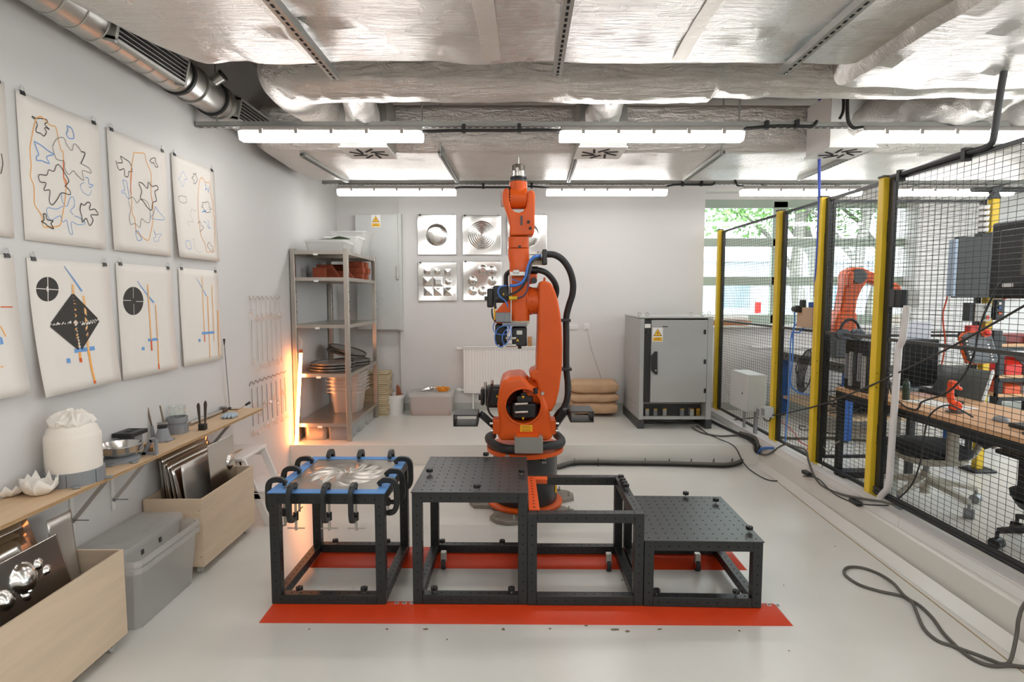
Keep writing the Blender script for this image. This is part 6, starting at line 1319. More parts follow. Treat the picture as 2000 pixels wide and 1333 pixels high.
for u, yy in ((1249, yf + .1), (1264, yf + .08), (1350, yf + .1), (1372, yf + .08), (1385, yf + .4)):
    q = at(u, 618, y=yy); m = M(); m.tube([(q.x + .018 * math.cos(a), yy, zc1 + .042 + .018 * math.sin(a)) for a in [2 * PI * k / 16 for k in range(16)]], .005, n=6, close=True); m.cyl((q.x, yy, zc1 + .018), (q.x, yy, zc1 + .026), .01, n=10); obj('lifting_eye', m, GALV, t)
# ================================================================ MESH FENCE
XF = 2.55; ZT = 2.456; ZB = .27
FY = [7.04, 5.48, 4.743, 3.963, 2.40]
where = ['against the back wall', 'beside the small grey box', 'with the coiled cables hanging behind it', 'nearest the viewer, beside the white conduit', 'just outside the view']
for k, y in enumerate(FY):
    t = thing('fence_post', 'yellow fence post ' + where[k], 'post', (XF, y, ZU), 'yellow fence posts')
    m = M(); m.box(XF - .03, XF + .03, y - .03, y + .03, ZU, ZT); obj('post', m, YELLOW, t, bevel=.006)
    m = M(); m.box(XF - .033, XF + .033, y - .033, y + .033, ZT, ZT + .012); obj('cap', m, DGREY, t)
    m = M(); m.box(XF - .06, XF + .07, y - .045, y + .045, ZU, ZU + .01); obj('foot_plate', m, BLKM, t)
    for z in (.69, 2.09):
        m = M(); m.box(XF + .004, XF + .046, y - .054, y - .028, z - .075, z + .075); obj('latch', m, BLACKP, t, bevel=.006)
    for z in (1.02, 1.12):
        for dx in (-.012, .012): m = M(); m.cyl((XF + dx, y - .0312, z), (XF + dx, y - .029, z), .004, n=8); obj('bolt_hole', m, HOLE, t)
def meshpanel(label, p0, p1, zb, zt, near=.05, far=.02, midz=1.36):
    """black tube frame with welded wires 50 x 30 mm; p0 = end beside the farther post"""
    p0, p1 = Vector(p0), Vector(p1); d = (p1 - p0).normalized(); L = (p1 - p0).length
    t = thing('mesh_fence', label, 'fence', (p0 + p1) / 2, 'black wire mesh fence panels')
    def P(a, z): q = p0 + d * a; return Vector((q.x, q.y, z))
    m = M(); m.beam(P(near / 2, zb), P(near / 2, zt), .03 if abs(d.x) < .5 else near, near if abs(d.x) < .5 else .03, (0, 1, 0)); obj('frame_upright', m, BLKM, t)
    m = M(); m.beam(P(L - far / 2, zb), P(L - far / 2, zt), .02, far, (0, 1, 0)); obj('frame_upright', m, BLKM, t)
    for z, h in ((zb + .012, .025), (zt - .012, .022)): m = M(); m.beam(P(near, z), P(L - far, z), .02, h); obj('frame_rail', m, BLKM, t)
    m = M(); m.beam(P(near, midz), P(L - far, midz), .018, .022); obj('middle_rail', m, mat('rail_grey', '4a4a48', .35, metal=.3), t)
    nv = int(L / .05); nh = int((zt - zb) / .03); n_ = Vector((-d.y, d.x, 0)) * .003; wm = M()
    def wr(a, b, r=.0016): wm.rings([[a + Vector(q) for q in ((d * r), n_ / .003 * r, (d * -r), n_ / .003 * -r)], [b + Vector(q) for q in ((d * r), n_ / .003 * r, (d * -r), n_ / .003 * -r)]], cap=False)
    for k in range(1, nv): a = L * k / nv; wr(P(a, zb + .02) + n_, P(a, zt - .02) + n_)
    for k in range(1, nh):
        z = zb + (zt - zb) * k / nh; a, b = P(near, z), P(L - far, z); r = .0015
        wm.rings([[q + Vector((0, 0, r)), q + n_ / .003 * r, q + Vector((0, 0, -r)), q - n_ / .003 * r] for q in (a, b)], cap=False)
    obj('wire_mesh', wm, BLKM, t, kind='stuff', smooth=False, fixn=False)
names = ['wide mesh panel behind the small grey box', 'narrow mesh panel between the second and third yellow posts', 'narrow mesh panel between the third and fourth yellow posts', 'wide mesh panel nearest the viewer']
for k in range(4): meshpanel(names[k], (XF + .02, FY[k] - .035, 0), (XF + .02, FY[k + 1] + .035, 0), ZB, ZT - .01)
meshpanel('mesh panel off to the side of the viewer', (XF + .02, 2.36, 0), (XF + .02, .9, 0), ZB, ZT - .01)
YF2 = 4.72
meshpanel('mesh panel crossing the raised floor behind the desk', (3.86, YF2, 0), (2.62, YF2, 0), .30, ZT - .02, .035, .02, 1.33)
t = thing('fence_post', 'yellow fence post on a black foot behind the desk, carrying the teach pendant', 'post', (3.9, YF2 - .02, ZU), 'yellow fence posts')
m = M(); m.box(3.872, 3.932, YF2 - .06, YF2, ZU, ZT - .02); obj('post', m, YELLOW, t, bevel=.006)
m = M(); m.box(3.80, 4.0, YF2 - .12, YF2 + .05, ZU, ZU + .025); obj('foot_plate', m, BLACKP, t, bevel=.008)
m = M(); m.prism([(3.86, ZT - .02), (3.94, ZT - .02), (3.92, ZT + .03), (3.96, ZT + .09), (3.86, ZT + .07), (3.88, ZT + .02)], 'y', YF2 - .06, YF2); obj('head_bracket', m, DGREY, t, bevel=.006)
m = M(); m.cyl((3.72, YF2 - .03, ZT + .055), (4.6, YF2 - .03, ZT + .055), .02, n=12); tag(obj('dark_pipe', m, DGREY), 'dark horizontal pipe on top of the farthest yellow post', 'pipe')
t = thing('coil_spring', 'white ribbed hose beside the top of the farthest yellow post', 'hose', (3.8, YF2 - .05, 2.3))
for k in range(5): m = M(); m.cyl((3.80, YF2 - .06, 2.17 + .045 * k), (3.80, YF2 - .06, 2.2 + .045 * k), .035, .04, 14); obj('rib', m, WHITEP, t)
m = M(); m.box(3.76, 3.86, YF2 - .1, YF2 - .03, 2.09, 2.16); obj('mount', m, BLACKP, t, bevel=.006)
# trunking, cables along the kerb
t = thing('cable_trunking', 'white plastic cable trunking along the top of the kerb', 'cable trunk', (2.47, 3, ZU))
for a, b in ((-1.5, 1.2), (1.203, 3.5), (3.503, 4.6), (4.603, 5.4), (5.403, 7.15)):
    m = M(); m.box(2.44, 2.515, a, b, ZU, ZU + .068); s_ = obj('trunk_body', m, WHITEP, t, bevel=.003); m = M(); m.box(2.437, 2.519, a + .002, b - .002, ZU + .062, ZU + .073); obj('trunk_lid', m, mat('trunk_white', 'd8d3d0', .45), s_, bevel=.002)
for k, (u, v) in enumerate(((1577, 917), (1672, 981))):
    p = at(u, v, x=2.42); m = M(); m.box(2.395, 2.437, p.y - .05, p.y + .05, ZU, ZU + .03); tag(obj('cable_adapter', m, BLACKP, bevel=.006), 'small black adapter on the kerb, ' + ('farther one beside the grey cable' if not k else 'nearer one below the white conduit'), 'adapter')
for k, dz in enumerate((.30, .325)): wire('fence_cable', [(2.535, 3.9, dz), (2.535, 3.0, dz), (2.535, 2.0, dz), (2.535, .5, dz)], .011, CABLEK, 'dark cable strapped along the foot of the nearest mesh panel, ' + ('lower' if k == 0 else 'upper') + ' one', smooth=2)
def kerb(u, v, z=ZU + .01): return at(u, v, z=z)
def onx(pts, x): return [at(u, v, x=x) for u, v in pts]
wire('black_cable', [kerb(1384, 820, .215), kerb(1410, 833, .215), kerb(1440, 847, .215), kerb(1462, 858, .215), kerb(1474, 868, .215)], .016, CABLEK, 'thick black cable from the control cabinet along the white trunking')
wire('grey_cable', [kerb(1352, 836, .21), kerb(1372, 846, .21), kerb(1405, 852, .21), kerb(1440, 851, .21), kerb(1462, 855, .21), kerb(1472, 866, .215), at(1474, 880, y=5.52), at(1480, 886, x=2.44), at(1500, 888, x=2.43), at(1530, 876, x=2.45) + Vector((0, 0, .03)), at(1555, 873, x=2.47), at(1574, 881, x=2.43), at(1579, 900, x=2.42), at(1590, 930, x=2.41)] + onx([(1607, 950), (1640, 965), (1680, 974), (1718, 980), (1745, 986)], 2.42), .0085, CABLE, 'grey cable winding from the control cabinet over the trunking and along the kerb')
wire('thin_black_cable', [at(1361, 832, z=.215), at(1380, 846, z=.21), at(1405, 858, z=.21), at(1428, 868, z=.215), at(1440, 880, y=5.53), at(1452, 904, z=.03), at(1470, 922, z=.006), at(1500, 938, z=.006), at(1530, 939, z=.008), at(1555, 932, z=.04), at(1575, 931, x=2.395), at(1598, 936, x=2.39), at(1625, 962, x=2.39), at(1655, 978, x=2.395), at(1690, 986, x=2.40), at(1735, 988, x=2.43)], .005, CABLEK, 'thin black cable hanging over the step and across the floor to the kerb')
wire('blue_cable', [at(1474, 893, x=2.435), at(1482, 882, x=2.43), at(1492, 876, x=2.43), at(1512, 876, x=2.44)], .012, BLUEC, 'short blue cable in the corner of the step and the kerb')
wire('diagonal_cable', onx([(1384, 819), (1420, 821), (1460, 818), (1520, 810), (1600, 792), (1690, 758), (1760, 726), (1850, 682), (1930, 638), (2010, 592), (2100, 540)], 2.515), .0065, mat('cable_dark', '302f2d', .5), 'long dark cable running diagonally across the mesh panels')
wire('hanging_cable', onx([(1962, 545), (1944, 570), (1925, 608), (1911, 650), (1903, 690), (1885, 730), (1862, 758), (1840, 772), (1802, 785), (1795, 796), (1787, 801), (1770, 796), (1750, 780), (1740, 765), (1738, 748)], 2.63), .006, CABLEK, 'black cable hanging beside the monitors down onto the desk edge')
wire('hanging_cable', onx([(1900, 815), (1885, 806), (1870, 798), (1855, 792), (1835, 796), (1816, 812), (1808, 835), (1803, 870), (1797, 905), (1782, 945), (1760, 970), (1738, 986)], 2.535), .005, CABLEK, 'thin black cable curving down the nearest mesh panel to the kerb')
LP = [(1740, 1230), (1640, 1220), (1520, 1222), (1420, 1190), (1320, 1125), (1200, 1010), (1120, 900), (1040, 820), (985, 785), (900, 745), (760, 715), (620, 670), (530, 610), (520, 570), (560, 550), (650, 558), (760, 600), (850, 660), (920, 740), (980, 790), (1010, 860), (1060, 970), (1150, 1050), (1260, 1090), (1400, 1140), (1520, 1185), (1600, 1212)]
pts = [at(u, v, z=.009 + (.014 if i in (17, 18, 19, 24) else 0)) for i, (u, v) in enumerate(inpx(LP, 1500, 950, 3.48))]
pts += [at(*inpx([(1650, 1180)], 1500, 950, 3.48)[0], z=.02), at(*inpx([(1690, 1010)], 1500, 950, 3.48)[0], x=2.32), at(*inpx([(1705, 900)], 1500, 950, 3.48)[0], x=2.335), at(2003, 1178, x=2.40), at(2040, 1160, x=2.43)]
wire('grey_floor_cable', pts, .0085, CABLE, 'grey cable lying in a long loop on the floor at the right', smooth=8)
wire('red_cable', [at(1526, 824, z=.21), at(1548, 842, z=.21), at(1562, 862, z=.21), at(1578, 872, z=.21), at(1575, 880, z=.21)], .004, REDP, 'thin red cable on the raised floor behind the second yellow post')
wire('black_cable', [at(1575, 834, z=.21), at(1562, 832, z=.21), at(1565, 840, z=.21), at(1590, 841, z=.21), at(1640, 850, z=.21)], .005, CABLEK, 'black cable curled on the raised floor behind the mesh')
wire('yellow_black_cable', [at(1524, 855, z=.215), at(1560, 857, z=.215), at(1620, 856, z=.215), at(1700, 862, z=.215)], .012, mat('striped_cable', '4d4a33', .5), 'dark olive cable lying across the raised floor')
wire('pale_lead', onx([(1640, 862), (1628, 870), (1618, 885), (1606, 872), (1590, 882), (1590, 905), (1604, 914), (1610, 895)], 2.60), .0045, mat('lead_grey', 'a8a49c'), 'pale lead looped beside the third yellow post')
# conduits
t = thing('white_conduit', 'white plastic conduit rising from the trunking to a junction box on the fence', 'conduit', at(1716, 978, x=2.52))
m = M(); m.tube(onx([(1716, 978), (1722, 968), (1733, 955), (1737, 935), (1740, 890), (1748, 780), (1754, 700), (1756, 678), (1761, 668), (1764, 655), (1770, 610), (1772, 598)], 2.515), .021, n=12, smooth=5); obj('pipe', m, mat('trunk_white', 'd8d3d0'), t)
p = at(1746, 601, x=2.515); q = at(1772, 566, x=2.515)
m = M(); m.box(2.49, 2.53, 3.66, 3.78, p.z - .0, q.z); obj('back_box', m, BLACKP, t, bevel=.004)
a = at(1745, 600, y=3.72); b = at(1772, 566, y=3.72); m = M(); m.box(a.x, b.x, 3.72, 3.76, a.z, b.z); obj('black_plate', m, DGREY, t, bevel=.003)
a = at(1772, 600, y=3.74); b = at(1798, 567, y=3.74); m = M(); m.box(a.x, b.x, 3.74, 3.86, a.z, b.z); obj('grey_box', m, GREYL, t, bevel=.006)
t = thing('black_conduit', 'black conduit dropping from the ceiling and running along the fence top', 'conduit', (XF, 3, 2.47))
m = M(); m.tube([at(1964, 124, x=XF), at(1954, 180, x=XF), at(1942, 262, x=XF), at(1936, 280, x=XF), at(1920, 290, x=XF), at(1890, 298, x=XF), at(1820, 320, x=XF), at(1742, 346, x=XF)], .017, n=10, smooth=5); obj('pipe', m, DGREY, t)
for u, v in ((1888, 297), (1760, 339)): p = at(u, v, x=XF); m = M(); m.box(p.x - .022, p.x + .022, p.y - .015, p.y + .015, p.z - .05, p.z + .022); obj('clamp', m, BLACKP, t)
wire('blue_hose', [at(1612, 180, y=4.75), at(1603, 186, y=4.75), at(1601, 205, y=4.75), at(1600, 300, y=4.75), at(1600, 400, y=4.75), at(1597, 480, y=4.75), at(1594, 540, y=4.76), at(1592, 580, y=4.8)], .012, mat('hose_blue', '3a4fae', .4), 'blue air hose hanging from the ceiling beside the third yellow post')
# small grey box
ga = at(1457, 805, y=5.6); x0, x1 = ga.x, at(1495, 800, y=5.6).x; z0, z1 = ga.z, at(1457, 733, y=5.6).z
t = thing('enclosure', 'small light grey electrical box on legs in front of the mesh', 'electrical box', ((x0 + x1) / 2, 5.8, z0))
m = M(); m.box(x0 + .012, x1, 5.6, 6.02, z0, z1); obj('body', m, GREYL, t, bevel=.006); m = M(); m.box(x0, x0 + .012, 5.595, 6.025, z0 - .004, z1 + .004); d_ = obj('door', m, GREYL, t, bevel=.004)
m = M(); m.cyl((x0 - .006, 5.7, z0 + .17), (x0, 5.7, z0 + .17), .008, n=10); obj('lock', m, DGREY, d_)
for (u, v0, v1, w_) in ((1454, 806, 829, .02), (1476, 806, 840, .045)):
    p = at(u, v0, x=2.47); m = M(); m.box(p.x - .012, p.x + .012, p.y - w_ / 2, p.y + w_ / 2, .27, z0); obj('leg', m, MGREY, t)
t = thing('socket_block', 'grey double outdoor socket below the small grey box', 'socket', at(1500, 805, x=2.5))
for u in (1493, 1503): p = at(u, 806, x=2.5); m = M(); m.box(2.44, 2.53, p.y - .035, p.y + .035, p.z - .05, p.z + .055); s_ = obj('socket', m, GREYL, t, bevel=.006); m = M(); m.box(2.43, 2.442, p.y - .026, p.y + .026, p.z - .03, p.z + .035); obj('flap', m, MGREY, s_, bevel=.004)
m = M(); m.tube(onx([(1490, 815), (1494, 821), (1502, 823), (1506, 816)], 2.49), .006, n=7, smooth=4); obj('lead', m, CABLEK, t)

# ================================================================ RAISED FLOOR: WELDING TABLE WITH THE SECOND ROBOT
t = thing('welding_table', 'perforated steel table with blue legs under the second robot', 'table', (3.8, 6.3, ZU)); tx0, tx1, ty0, ty1, tz = 3.27, 4.45, 5.5, 7.05, 1.0
m = M(); m.box(tx0, tx1, ty0, ty1, tz - .012, tz); obj('top', m, STEEL, t, bevel=.002)
m = M(); m.box(tx0, tx0 + .012, ty0, ty1, tz - .1, tz - .012); m.box(tx1 - .012, tx1, ty0, ty1, tz - .1, tz - .012); m.box(tx0 + .012, tx1 - .012, ty0, ty0 + .012, tz - .1, tz - .012); sk = obj('skirt', m, mat('skirt_steel', '55524c', .4, metal=.5), t)
m = M()
for k in range(15): m.cyl((tx0 - .001, ty0 + .05 + .1 * k, tz - .05), (tx0 + .002, ty0 + .05 + .1 * k, tz - .05), .014, n=10)
obj('perforation', m, HOLE, sk, kind='stuff')
BL = mat('leg_blue', '1f5aa8', .4)
for x in (tx0 + .07, tx1 - .07):
    for y in (ty0 + .12, ty1 - .1): m = M(); m.box(x - .04, x + .04, y - .04, y + .04, ZU + .02, tz - .1); l_ = obj('leg', m, BL, t, bevel=.004); m = M(); m.cyl((x, y, ZU), (x, y, ZU + .02), .03, n=12); obj('foot', m, DGREY, l_)
m = M(); m.box(tx0 + .05, tx1 - .05, ty0 + .1, ty1 - .1, .42, .45); obj('lower_board', m, PLYH, t)
rb2 = thing('industrial_robot', 'smaller orange robot with a bent arm on the blue-legged table by the window', 'robot', (at(1645, 655, y=6.2).x, 6.2, 1.25)); Y2 = 6.2
def o2(px): return [(at(u, v, y=Y2).x, at(u, v, y=Y2).z) for u, v in inpx(px, 1520, 480, 6.058)]
p = at(1641, 656, y=Y2)
m = M(); m.box(p.x - .12, p.x + .14, Y2 - .13, Y2 + .15, tz, p.z); obj('plinth', m, DGREY, rb2, bevel=.01)
m = M(); m.prism(o2([(605, 1060), (605, 900), (640, 800), (700, 765), (820, 765), (862, 800), (862, 1000), (840, 1060)]), 'y', Y2 - .12, Y2 + .13); obj('base', m, ORANGE, rb2, bevel=.02)
m = M(); m.prism(o2([(680, 800), (735, 500), (740, 350), (770, 300), (840, 262), (950, 262), (1020, 300), (1010, 420), (935, 520), (885, 640), (860, 800)]), 'y', Y2 - .09, Y2 + .07); la_ = obj('lower_arm', m, ORANGE, rb2, bevel=.02)
m = M(); m.prism(o2([(735, 480), (742, 340), (790, 300), (810, 330), (800, 440), (760, 500)]), 'y', Y2 - .14, Y2 - .08); obj('side_cover', m, ORANGE, la_, bevel=.01)
q = at(1676, 540, y=Y2 - .1); m = M(); m.cyl((q.x, Y2 - .13, q.z), (q.x, Y2 - .08, q.z), .078, n=28); obj('elbow_cover', m, DGREY, la_, bevel=.006)
m = M(); m.prism(o2([(980, 290), (1040, 300), (1140, 340), (1250, 395), (1395, 465), (1420, 500), (1400, 560), (1360, 560), (1290, 535), (1120, 462), (1000, 420), (950, 360)]), 'y', Y2 - .07, Y2 + .06); obj('forearm', m, ORANGE, rb2, bevel=.02)
q = at(1750, 566, y=Y2); m = M(); m.cyl((q.x - .02, Y2, q.z + .02), (q.x - .02, Y2, q.z - .06), .04, n=16); obj('wrist', m, ORANGE, rb2)
# brown box on the fence rail with camera and blue cables
t = thing('brown_box', 'brown board box with a small camera sitting on the fence rail', 'box', at(1581, 640, y=4.9)); a = at(1567, 640, y=4.88); b = at(1594, 601, y=4.88)
m = M(); m.box(a.x, b.x, 4.88, 4.98, a.z, b.z); obj('board', m, CARD, t, bevel=.003)
q = at(1560, 604, y=4.92); m = M(); m.box(q.x - .02, q.x + .025, 4.9, 4.96, q.z - .03, q.z + .03); c_ = obj('camera', m, BLACKP, t, bevel=.006); m = M(); m.cyl((q.x - .05, 4.93, q.z), (q.x - .015, 4.93, q.z), .022, n=14); obj('lens', m, DGREY, c_)
q = at(1569, 594, y=4.92); m = M(); m.box(q.x - .02, q.x + .015, 4.9, 4.95, q.z - .03, q.z + .035); obj('top_plug', m, BLACKP, t, bevel=.004); q = at(1586, 594, y=4.92); m = M(); m.box(q.x - .018, q.x + .018, 4.9, 4.95, q.z - .03, q.z + .015); obj('blue_plug', m, BL, t, bevel=.004)
for lab, px in (('left', [(1552, 608), (1551, 640), (1545, 660), (1543, 700), (1541, 760), (1536, 830), (1534, 862)]), ('right', [(1566, 634), (1553, 636), (1549, 650), (1548, 700), (1544, 745), (1552, 762), (1572, 771), (1592, 772)]), ('short', [(1569, 641), (1560, 650), (1550, 650), (1546, 660)])):
    wire('blue_cable', [at(u, v, y=5.0) for u, v in px], .006, BLUEC, 'blue cable hanging below the brown box, ' + lab + ' one', group='blue cables below the brown box')
t = thing('cable_coil', 'coiled black cables hanging behind the third yellow post', 'cable coil', at(1582, 690, y=5.1))
q = at(1580, 728, y=5.1)
for k in range(7): s = .9 + .05 * k; m = M(); m.tube([(q.x + (.035 * s + .004 * k) * math.cos(a), 5.1 + .012 * k - .05 * math.sin(a), q.z + .17 * s * math.sin(a)) for a in [2 * PI * j / 24 for j in range(24)]], .0045, n=7, close=True); obj('loop', m, CABLEK, t)
m = M(); m.tube([at(u, v, y=5.05) for u, v in ((1590, 680), (1575, 688), (1560, 705), (1555, 725), (1562, 742), (1580, 752))], .005, n=7, smooth=5); obj('loose_end', m, CABLEK, t)
t = thing('cable_tangle', 'tangle of black cables and parts on the lower board of the blue-legged table', 'cables', (3.45, 5.7, .45)); t['kind'] = 'stuff'
rr = random.Random(11); m = M()
for _ in range(34):
    c = Vector((rr.uniform(3.4, 3.8), rr.uniform(5.66, 5.9), rr.uniform(.47, .72))); pp = [c + Vector((rr.gauss(0, .1), rr.gauss(0, .07), rr.gauss(0, .07))) for _ in range(6)]
    for q in pp: q.z = max(q.z, .462)
    m.tube(pp, .006, n=5, smooth=4)
o = obj('cables', m, CABLEK, t); o['kind'] = 'stuff'
for k, (x, y, sx, sy, sz) in enumerate(((3.55, 5.9, .3, .22, .2), (3.9, 5.85, .28, .3, .28))): m = M(); m.box(x, x + sx, y, y + sy, .45, .45 + sz); tag(obj('black_case', m, BLACKP, bevel=.012), 'black equipment case on the lower board of the blue-legged table, ' + ('left' if not k else 'right') + ' one', 'case')

# ================================================================ DESK AND ITS THINGS
dx0, dx1, dy0, dy1, dz = 2.645, 3.30, 1.9, 4.62, .92
t = thing('desk', 'long wooden desk with a black frame along the mesh fence', 'desk', (2.97, 3.3, ZU))
m = M(); m.box(dx0, dx1, dy0, dy1, dz - .028, dz); obj('top', m, WOOD, t, bevel=.002)
for a in ((dx0 + .005, dx0 + .04, dy0, dy1), (dx1 - .04, dx1 - .005, dy0, dy1)): m = M(); m.box(*a, dz - .085, dz - .028); obj('frame_rail', m, BLKM, t)
for a in (dy0 + .1, dy1 - .06): m = M(); m.box(dx0 + .04, dx1 - .04, a, a + .04, dz - .085, dz - .028); obj('cross_rail', m, BLKM, t)
for x, y, mt in ((dx0 + .03, dy1 - .04, BLKM), (dx1 - .05, dy1 - .04, BLKM), (2.83, 4.15, GREYL), (dx1 - .05, dy0 + .1, BLKM), (dx0 + .05, dy0 + .1, BLKM)): m = M(); m.box(x - .026, x + .026, y - .018, y + .018, ZU, dz - .085); obj('leg', m, mt, t, bevel=.003)
def screen(name, label, c, w_, h_, th, rot, stand=True):
    """flat display panel, back towards the viewer"""
    t = thing(name, label, 'monitor', c); r_ = rot; c = Vector(c)
    m = M(); m.obox(c, (w_, th, h_), r_); b_ = obj('housing', m, BLACKP, t, bevel=.006)
    m = M(); m.obox(c + r_ @ Vector((0, th / 2 + .001, 0)), (w_ * .95, .002, h_ * .93), r_); obj('display', m, mat('dark_display', '0d0f12', .15), b_)
    return t
def monitor_stand(t, c, z0):
    m = M(); m.box(c[0] - .02, c[0] + .02, c[1] + .02, c[1] + .05, z0, c[2]); obj('neck', m, DGREY, t); m = M(); m.box(c[0] - .09, c[0] + .09, c[1] - .05, c[1] + .1, z0, z0 + .012); obj('foot', m, DGREY, t, bevel=.004)
# computer with headphones on it
t = thing('computer', 'black open computer tower at the far end of the desk under the headphones', 'computer', (2.77, 4.42, dz))
m = M(); m.box(2.69, 2.86, 4.28, 4.58, dz, 1.315); c_ = obj('case', m, BLACKP, t, bevel=.004)
for k in range(5): m = M(); m.box(2.678, 2.69, 4.3 + .055 * k, 4.34 + .055 * k, dz + .03 + .05 * (k % 3), 1.2 + .02 * (k % 2)); obj('side_part', m, (GREYC, MGREY, DGREY)[k % 3], c_)
m = M(); m.box(2.70, 2.85, 4.279, 4.281, dz + .02, 1.3); obj('front_mesh', m, HOLE, c_)
t = thing('headphones', 'grey over-ear headphones lying on top of the computer tower', 'headphones', (2.77, 4.4, 1.315)); hx, hy, hz = at(1663, 645, y=4.4).x, 4.4, 1.315
for s in (-1, 1): m = M(); m.cyl((hx + s * .055 - .0, hy - .02, hz + .045), (hx + s * .055, hy + .03, hz + .045), .043, n=22); cu = obj('ear_cup', m, mat('cup_grey', '51565e', .5), t, bevel=.008); m = M(); m.lathe([(.02, 0), (.04, 0), (.043, .012), (.04, .024), (.02, .024)], (hx + s * .055, hy + .03, hz + .045), 20, (0, 1, 0)); obj('ear_pad', m, BLACKP, cu)
m = M(); m.tube([(hx + .075 * math.cos(a), hy + .02, hz + .06 + .1 * math.sin(a)) for a in [PI * k / 12 for k in range(13)]], .011, n=8); obj('headband', m, BLACKP, t)
p0, p1 = at(1756, 664, y=4.45), at(1827, 763, y=4.45)
t = screen('monitor', 'black monitor seen from behind at the far end of the desk', ((p0.x + p1.x) / 2, 4.45, (p0.z + p1.z) / 2 + .02), p1.x - p0.x, p0.z - p1.z - .03, .03, rz(PI)); monitor_stand(t, t.location, dz)
m = M(); q = at(1796, 646, y=4.5); m.obox((q.x, 4.52, q.z), (.2, .02, .14)); tag(obj('clipboard', m, mat('paper_bluegrey', 'c5c8d2', .6), bevel=.002), 'pale sheet board standing behind the black monitor', 'board')
t = thing('slanted_board', 'dark grey panel leaning at the rear edge of the desk', 'panel', (3.3, 4.2, dz)); BL4, TL4, TR4, BR4 = Vector((3.28, 4.42, dz)), Vector((3.39, 4.5, 1.12)), Vector((3.45, 4.06, 1.12)), Vector((3.28, 3.93, dz))
nrm = (TL4 - BL4).cross(BR4 - BL4).normalized() * .012
m = M(); m.add([BL4, TL4, TR4, BR4, BL4 + nrm, TL4 + nrm, TR4 + nrm, BR4 + nrm], [(0, 1, 2, 3), (7, 6, 5, 4), (0, 4, 5, 1), (1, 5, 6, 2), (2, 6, 7, 3), (3, 7, 4, 0)]); obj('panel', m, mat('panel_grey', '4e504c', .3), t, bevel=.002); m = M(); m.beam(TR4, BR4, .012, .03); obj('edge_strip', m, GREYL, t)
def keyboard(label, c, L, W, rot):
    t = thing('keyboard', label, 'keyboard', c); r_ = rz(rot); c = Vector(c); m = M(); m.obox(c + Vector((0, 0, .009)), (L, W, .018), r_); b_ = obj('base', m, BLACKP, t, bevel=.004); m = M()
    for i in range(14):
        for j in range(5): m.obox(c + r_ @ Vector((-L / 2 + L * (i + .5) / 14, -W / 2 + W * (j + .5) / 5, .021)), (L / 14 * .8, W / 5 * .8, .006), r_)
    obj('keys', m, DGREY, b_, kind='stuff')
keyboard('black keyboard at the rear of the desk before the slanted panel', (3.2, 4.35, dz), .42, .13, PI / 2 + .05)
keyboard('black keyboard at the right edge of the view on the desk', (2.87, 3.0, dz), .36, .13, PI / 2)
p = at(1955, 824, z=dz); m = M(); m.ball((p.x, p.y, dz + .004), .05, 16, 8, (.62, 1.05, .62)); m.v = [(x, y, max(z, dz)) for x, y, z in m.v]; tag(obj('computer_mouse', m, MGREY), 'grey computer mouse on the desk beside the near keyboard', 'mouse')
p = at(1835, 791, z=dz); m = M(); m.obox((p.x, p.y, dz + .002), (.21, .36, .004), rz(.3)); tag(obj('paper_sheets', m, WHITEST), 'white paper lying on the desk behind the mini robot', 'paper')
p = at(1800, 772, z=dz); m = M(); m.obox((p.x, p.y, dz + .001), (.12, .2, .002), rz(-.2)); tag(obj('paper_sheets', m, mat('paper_red', 'd9b3a8', .7)), 'pinkish paper lying beside the green bottle', 'paper')
p = at(1769, 781, z=dz); m = M(); m.lathe([(.022, 0), (.024, .01), (.024, .11), (.018, .13), (.012, .135), (.012, .15)], (p.x, p.y, dz), 18); t = tag(obj('bottle', m, mat('bottle_green', '22382b', .3)), 'slim dark green bottle standing near the desk edge', 'bottle')
p = at(1760, 762, z=dz); m = M(); m.obox((p.x + .05, p.y, dz + .012), (.15, .2, .024), rz(.2)); tag(obj('folder', m, mat('folder_blue', '8d9aa3', .4), bevel=.003), 'grey-blue folder lying on the far part of the desk', 'folder')
p = at(1864, 806, z=dz); Ym = p.y
t = thing('mini_robot', 'palm-sized bright orange robot model on the desk edge', 'robot model', (p.x, Ym, dz)); MO = mat('mini_orange', 'f0501c', .35)
m = M(); m.lathe([(.05, 0), (.05, .006), (.03, .012), (.026, .02)], (p.x, Ym, dz), 24); obj('foot', m, mat('foot_brown', '4a423a', .5), t)
def om(px): return [(at(u, v, y=Ym).x, at(u, v, y=Ym).z) for u, v in inpx(px, 1730, 680, 6.06)]
m = M(); m.prism(om([(770, 735), (765, 690), (800, 650), (830, 620), (870, 650), (880, 690), (860, 735)]), 'y', Ym - .025, Ym + .025); obj('base', m, MO, t, bevel=.006)
m = M(); m.prism(om([(790, 690), (745, 640), (728, 540), (745, 460), (790, 455), (785, 540), (800, 610), (840, 650)]), 'y', Ym - .02, Ym + .015); obj('lower_arm', m, MO, t, bevel=.006)
m = M(); m.prism(om([(745, 470), (755, 395), (790, 380), (840, 405), (845, 450), (880, 465), (880, 500), (830, 485), (790, 470)]), 'y', Ym - .022, Ym + .018); obj('forearm', m, MO, t, bevel=.005)
q = at(1876, 787, y=Ym); m = M(); m.cyl((q.x - .01, Ym, q.z), (q.x + .012, Ym, q.z), .012, n=12); obj('knob', m, BLACKP, t)
